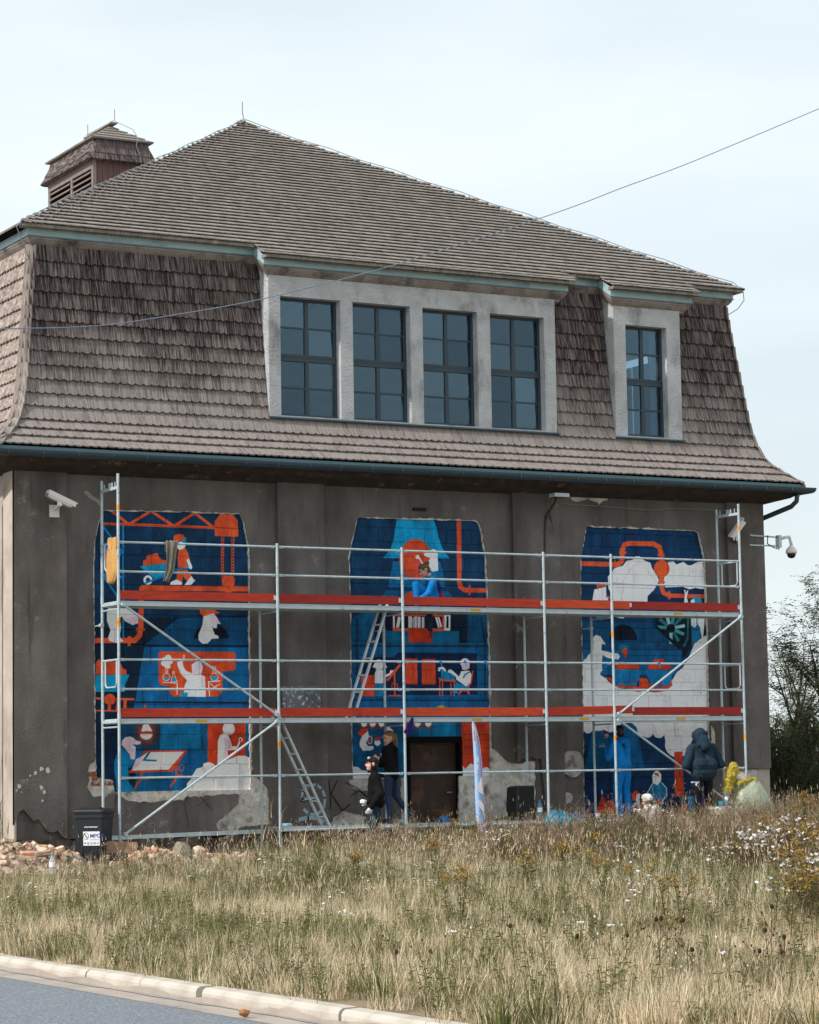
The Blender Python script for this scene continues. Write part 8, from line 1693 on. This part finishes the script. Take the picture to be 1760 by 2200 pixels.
for px, py in ((1173, 1978), (1108, 1988), (1420, 1975), (1410, 1973), (1438, 1976), (1654, 1998), (1686, 2012), (1642, 2043), (1620, 2072), (1500, 2040), (1675, 2045), (1653, 1948), (1290, 2140), (1330, 2142), (1310, 2165), (1284, 2168), (1336, 2150), (1240, 2012), (1340, 2008), (850, 2045), (907, 2045)):
    b_, hh = top_at(px, py, rv_.uniform(.38, .55)); seedstalk(b_, hh, 'dead stalk with a brown seed head ' + ('in the lowest turf at the right' if py > 2120 else 'in the tan grass left of centre' if px < 920 else 'in the tan grass at the far right' if px > 1560 else 'below the weeds, right of centre'), SED, 'seed stalk', 'dead seed stalks in the dry grass')
for px, py in ((1254, 1984), (1303, 1990), (993, 2003), (1572, 2048), (1610, 2130), (1577, 2122), (1527, 2172), (1454, 2108), (1561, 2187), (1430, 2082), (1503, 2137), (1454, 2158), (1614, 2152)):
    b_, hh = top_at(px, py, rv_.uniform(.3, .5)); seedstalk(b_, hh, 'white wild carrot flower ' + ('near the bottom edge' if py > 2100 else 'in the grass below the weeds, centre right' if px < 1400 else 'in the tan grass towards the right edge'), WFL, 'wild carrot', 'white wild carrot flowers in the dry grass', True)
# ---- trees and bushes right of the building
V_tree = leafmat('tree_leaf', S(70, 88, 54)); V_tree2 = leafmat('pale_tree_leaf', S(112, 118, 84)); V_bush = leafmat('bush_leaf', S(52, 62, 36)); M_bark = mat('grey_bark', S(86, 76, 68), .95, .1, vary=.3, scale=8, bump=.5, bscale=20)
def tree(label, base, H_t, spread, nleaf, m, lean=0.0, name='tree', group=None, forks=5, lsize=.095, lowest=.35, cat='tree'):
    rt = random.Random(int(base.x * 100)); e = empty(name, label, cat, group=group); tk, lf = MB(), MB(); tips = []
    def branch(p, d, L, r, lv):
        P = [p]; R2 = [r]; q = p.copy(); dd = d.copy()
        for i in range(4): dd = (dd + Vector((rt.gauss(0, .13), rt.gauss(0, .13), rt.gauss(.03, .06)))).normalized(); q = q + dd * L / 4; P.append(q.copy()); R2.append(r * (1 - .6 * (i + 1) / 4))
        tk.tube(P, R2, 6 if lv < 2 else 4)
        if lv >= 2: tips.append((P, dd))
        if lv < 3:
            for k in range(forks if lv == 0 else 4):
                i = rt.choice((1, 2, 3, 4)) if lv else rt.choice((2, 3, 3, 4)); a = rt.uniform(0, 6.28); nd_ = (dd * .75 + Vector((math.cos(a), math.sin(a), .25)) * rt.uniform(.35, .75)).normalized(); branch(P[i], nd_, L * rt.uniform(.45, .7), R2[i] * .65, lv + 1)
    d0 = Vector((lean, 0, 1)).normalized(); branch(base, d0, H_t * .55, H_t * .016, 0)
    per = max(3, nleaf // max(1, len(tips)))
    for P, dd in tips:
        for k in range(per):
            i = rt.randrange(4); q = P[i].lerp(P[i + 1], rt.random()) ; dr = Vector((rt.gauss(0, 1), rt.gauss(0, 1), rt.gauss(.1, .5))).normalized(); L = rt.uniform(.15, .32) * spread
            for j in range(7):
                c = q + dr * L * j / 6; sg = 1 if j % 2 else -1; sd = dr.cross(Vector((0, 0, 1))); sd = sd.normalized() if sd.length > .1 else Vector((1, 0, 0)); ld_ = (sd * sg + dr * .5 + Vector((0, 0, -.25))).normalized(); w_ = lsize * .42; u = ld_.cross(Vector((rt.gauss(0, .4), rt.gauss(0, .4), 1))).normalized() * w_ / 2; m0 = c + ld_ * lsize * .5
                lf.add([c, m0 - u, c + ld_ * lsize * rt.uniform(.8, 1.2), m0 + u], [(0, 1, 2, 3)])
    tk.build('trunk', M_bark, e, smooth=True); stuff_part(lf.build('crown', m, e, fix=False)); return e
def gbase(px, y): q = at(px, 1700, y=y); return Vector((q.x, y, gz(q.x, y) - .1))
tree('slender tree with thin sparse foliage standing close behind the right corner', gbase(1690, 7.0), 5.2, 1.0, 420, V_tree, lean=-.02, group=None)
tree('taller loose-crowned tree at the right edge of the picture', gbase(1775, 8.5), 6.0, 1.1, 600, V_tree, lean=-.05)
tree('pale thin sapling between the corner and the taller tree', gbase(1722, 5.0), 4.3, .9, 320, V_tree2, lean=.05)
tree('hazy pale tree low in the gap behind the saplings', gbase(1748, 16), 5.0, 1.3, 620, V_tree2)
def bush(label, base, rx, ry, h, n, m, ls=.07):
    rt = random.Random(int(base.x * 77 + base.y)); e = empty('bush', label, 'bush', group=None); tk, lf = MB(), MB()
    for k in range(16): a = rt.uniform(0, 6.28); f = rt.uniform(.2, .8); tk.tube([base, base + Vector((rx * f * .5 * math.cos(a), ry * f * .5 * math.sin(a), h * .45)), base + Vector((rx * f * math.cos(a), ry * f * math.sin(a), h * .85))], [.03, .02, .006], 5)
    cl = [(base + Vector((rt.uniform(-.8, .8) * rx, rt.uniform(-.8, .8) * ry, h * rt.uniform(.25, .85))), rt.uniform(.3, .55) * min(rx, h)) for _ in range(14)]
    for k in range(n):
        c, r = rt.choice(cl); q = c + Vector((rt.gauss(0, 1), rt.gauss(0, 1), rt.gauss(0, .8))).normalized() * r * rt.uniform(.55, 1.08)
        if q.z < base.z + .02: continue
        d = Vector((rt.gauss(0, 1), rt.gauss(0, 1), rt.gauss(-.1, .6))).normalized(); u = d.cross(Vector((rt.gauss(0, .5), rt.gauss(0, .5), 1))).normalized() * ls * .25; m0 = q + d * ls * .5; lf.add([q, m0 - u, q + d * ls, m0 + u], [(0, 1, 2, 3)])
    tk.build('branches', M_bark, e); stuff_part(lf.build('foliage', m, e, fix=False)); return e
bush('dark green bush close against the building\'s right corner', gbase(1690, 2.6), 1.3, 1.2, 1.75, 9000, V_bush); bush('dense dark bush filling the right edge behind the goldenrod', gbase(1765, 3.2), 1.5, 1.3, 1.9, 9500, V_bush); bush('dark green shrub further back below the slender tree', gbase(1705, 7.5), 1.6, 1.5, 2.6, 8000, V_tree); bush('tall dark shrub behind the right-hand bushes', gbase(1780, 9.5), 2.0, 1.6, 3.0, 8000, V_tree); bush('mid green shrub behind the building\'s right side', gbase(1668, 13), 1.8, 1.5, 2.4, 6000, V_tree)
# far tree line beyond, reading as one mass
fw_ = MB(); rt = random.Random(8)
for k in range(16000):
    x, y = rt.uniform(10, 150), rt.uniform(62, 74); h = 3.6 + 1.6 * mnoise.noise(Vector((x * .12, 0, 0))) + .8 * mnoise.noise(Vector((x * .5, 3, 0))); q = Vector((x, y, -.5 + h * rt.random() ** .8)); d = Vector((rt.gauss(0, 1), rt.gauss(0, 1), rt.gauss(0, .6))).normalized(); u = d.cross(Vector((0, .3, 1))).normalized() * .22; fw_.add([q, q + d * .35 - u, q + d * .8, q + d * .35 + u], [(0, 1, 2, 3)])
tag(fw_.build('far_trees', V_tree, fix=False), 'low line of trees far behind the building', kind='stuff')
# thin dry growth by the downpipe at the left edge
for px, py in ((2, 1722), (10, 1740), (18, 1762), (-8, 1735)):
    q = at(px, py, y=-.5); b_ = Vector((q.x, -.5, rz(q.x, -.5))); reed(b_, q.z - b_.z, 'tall green grass stalk at the left edge by the downpipe')
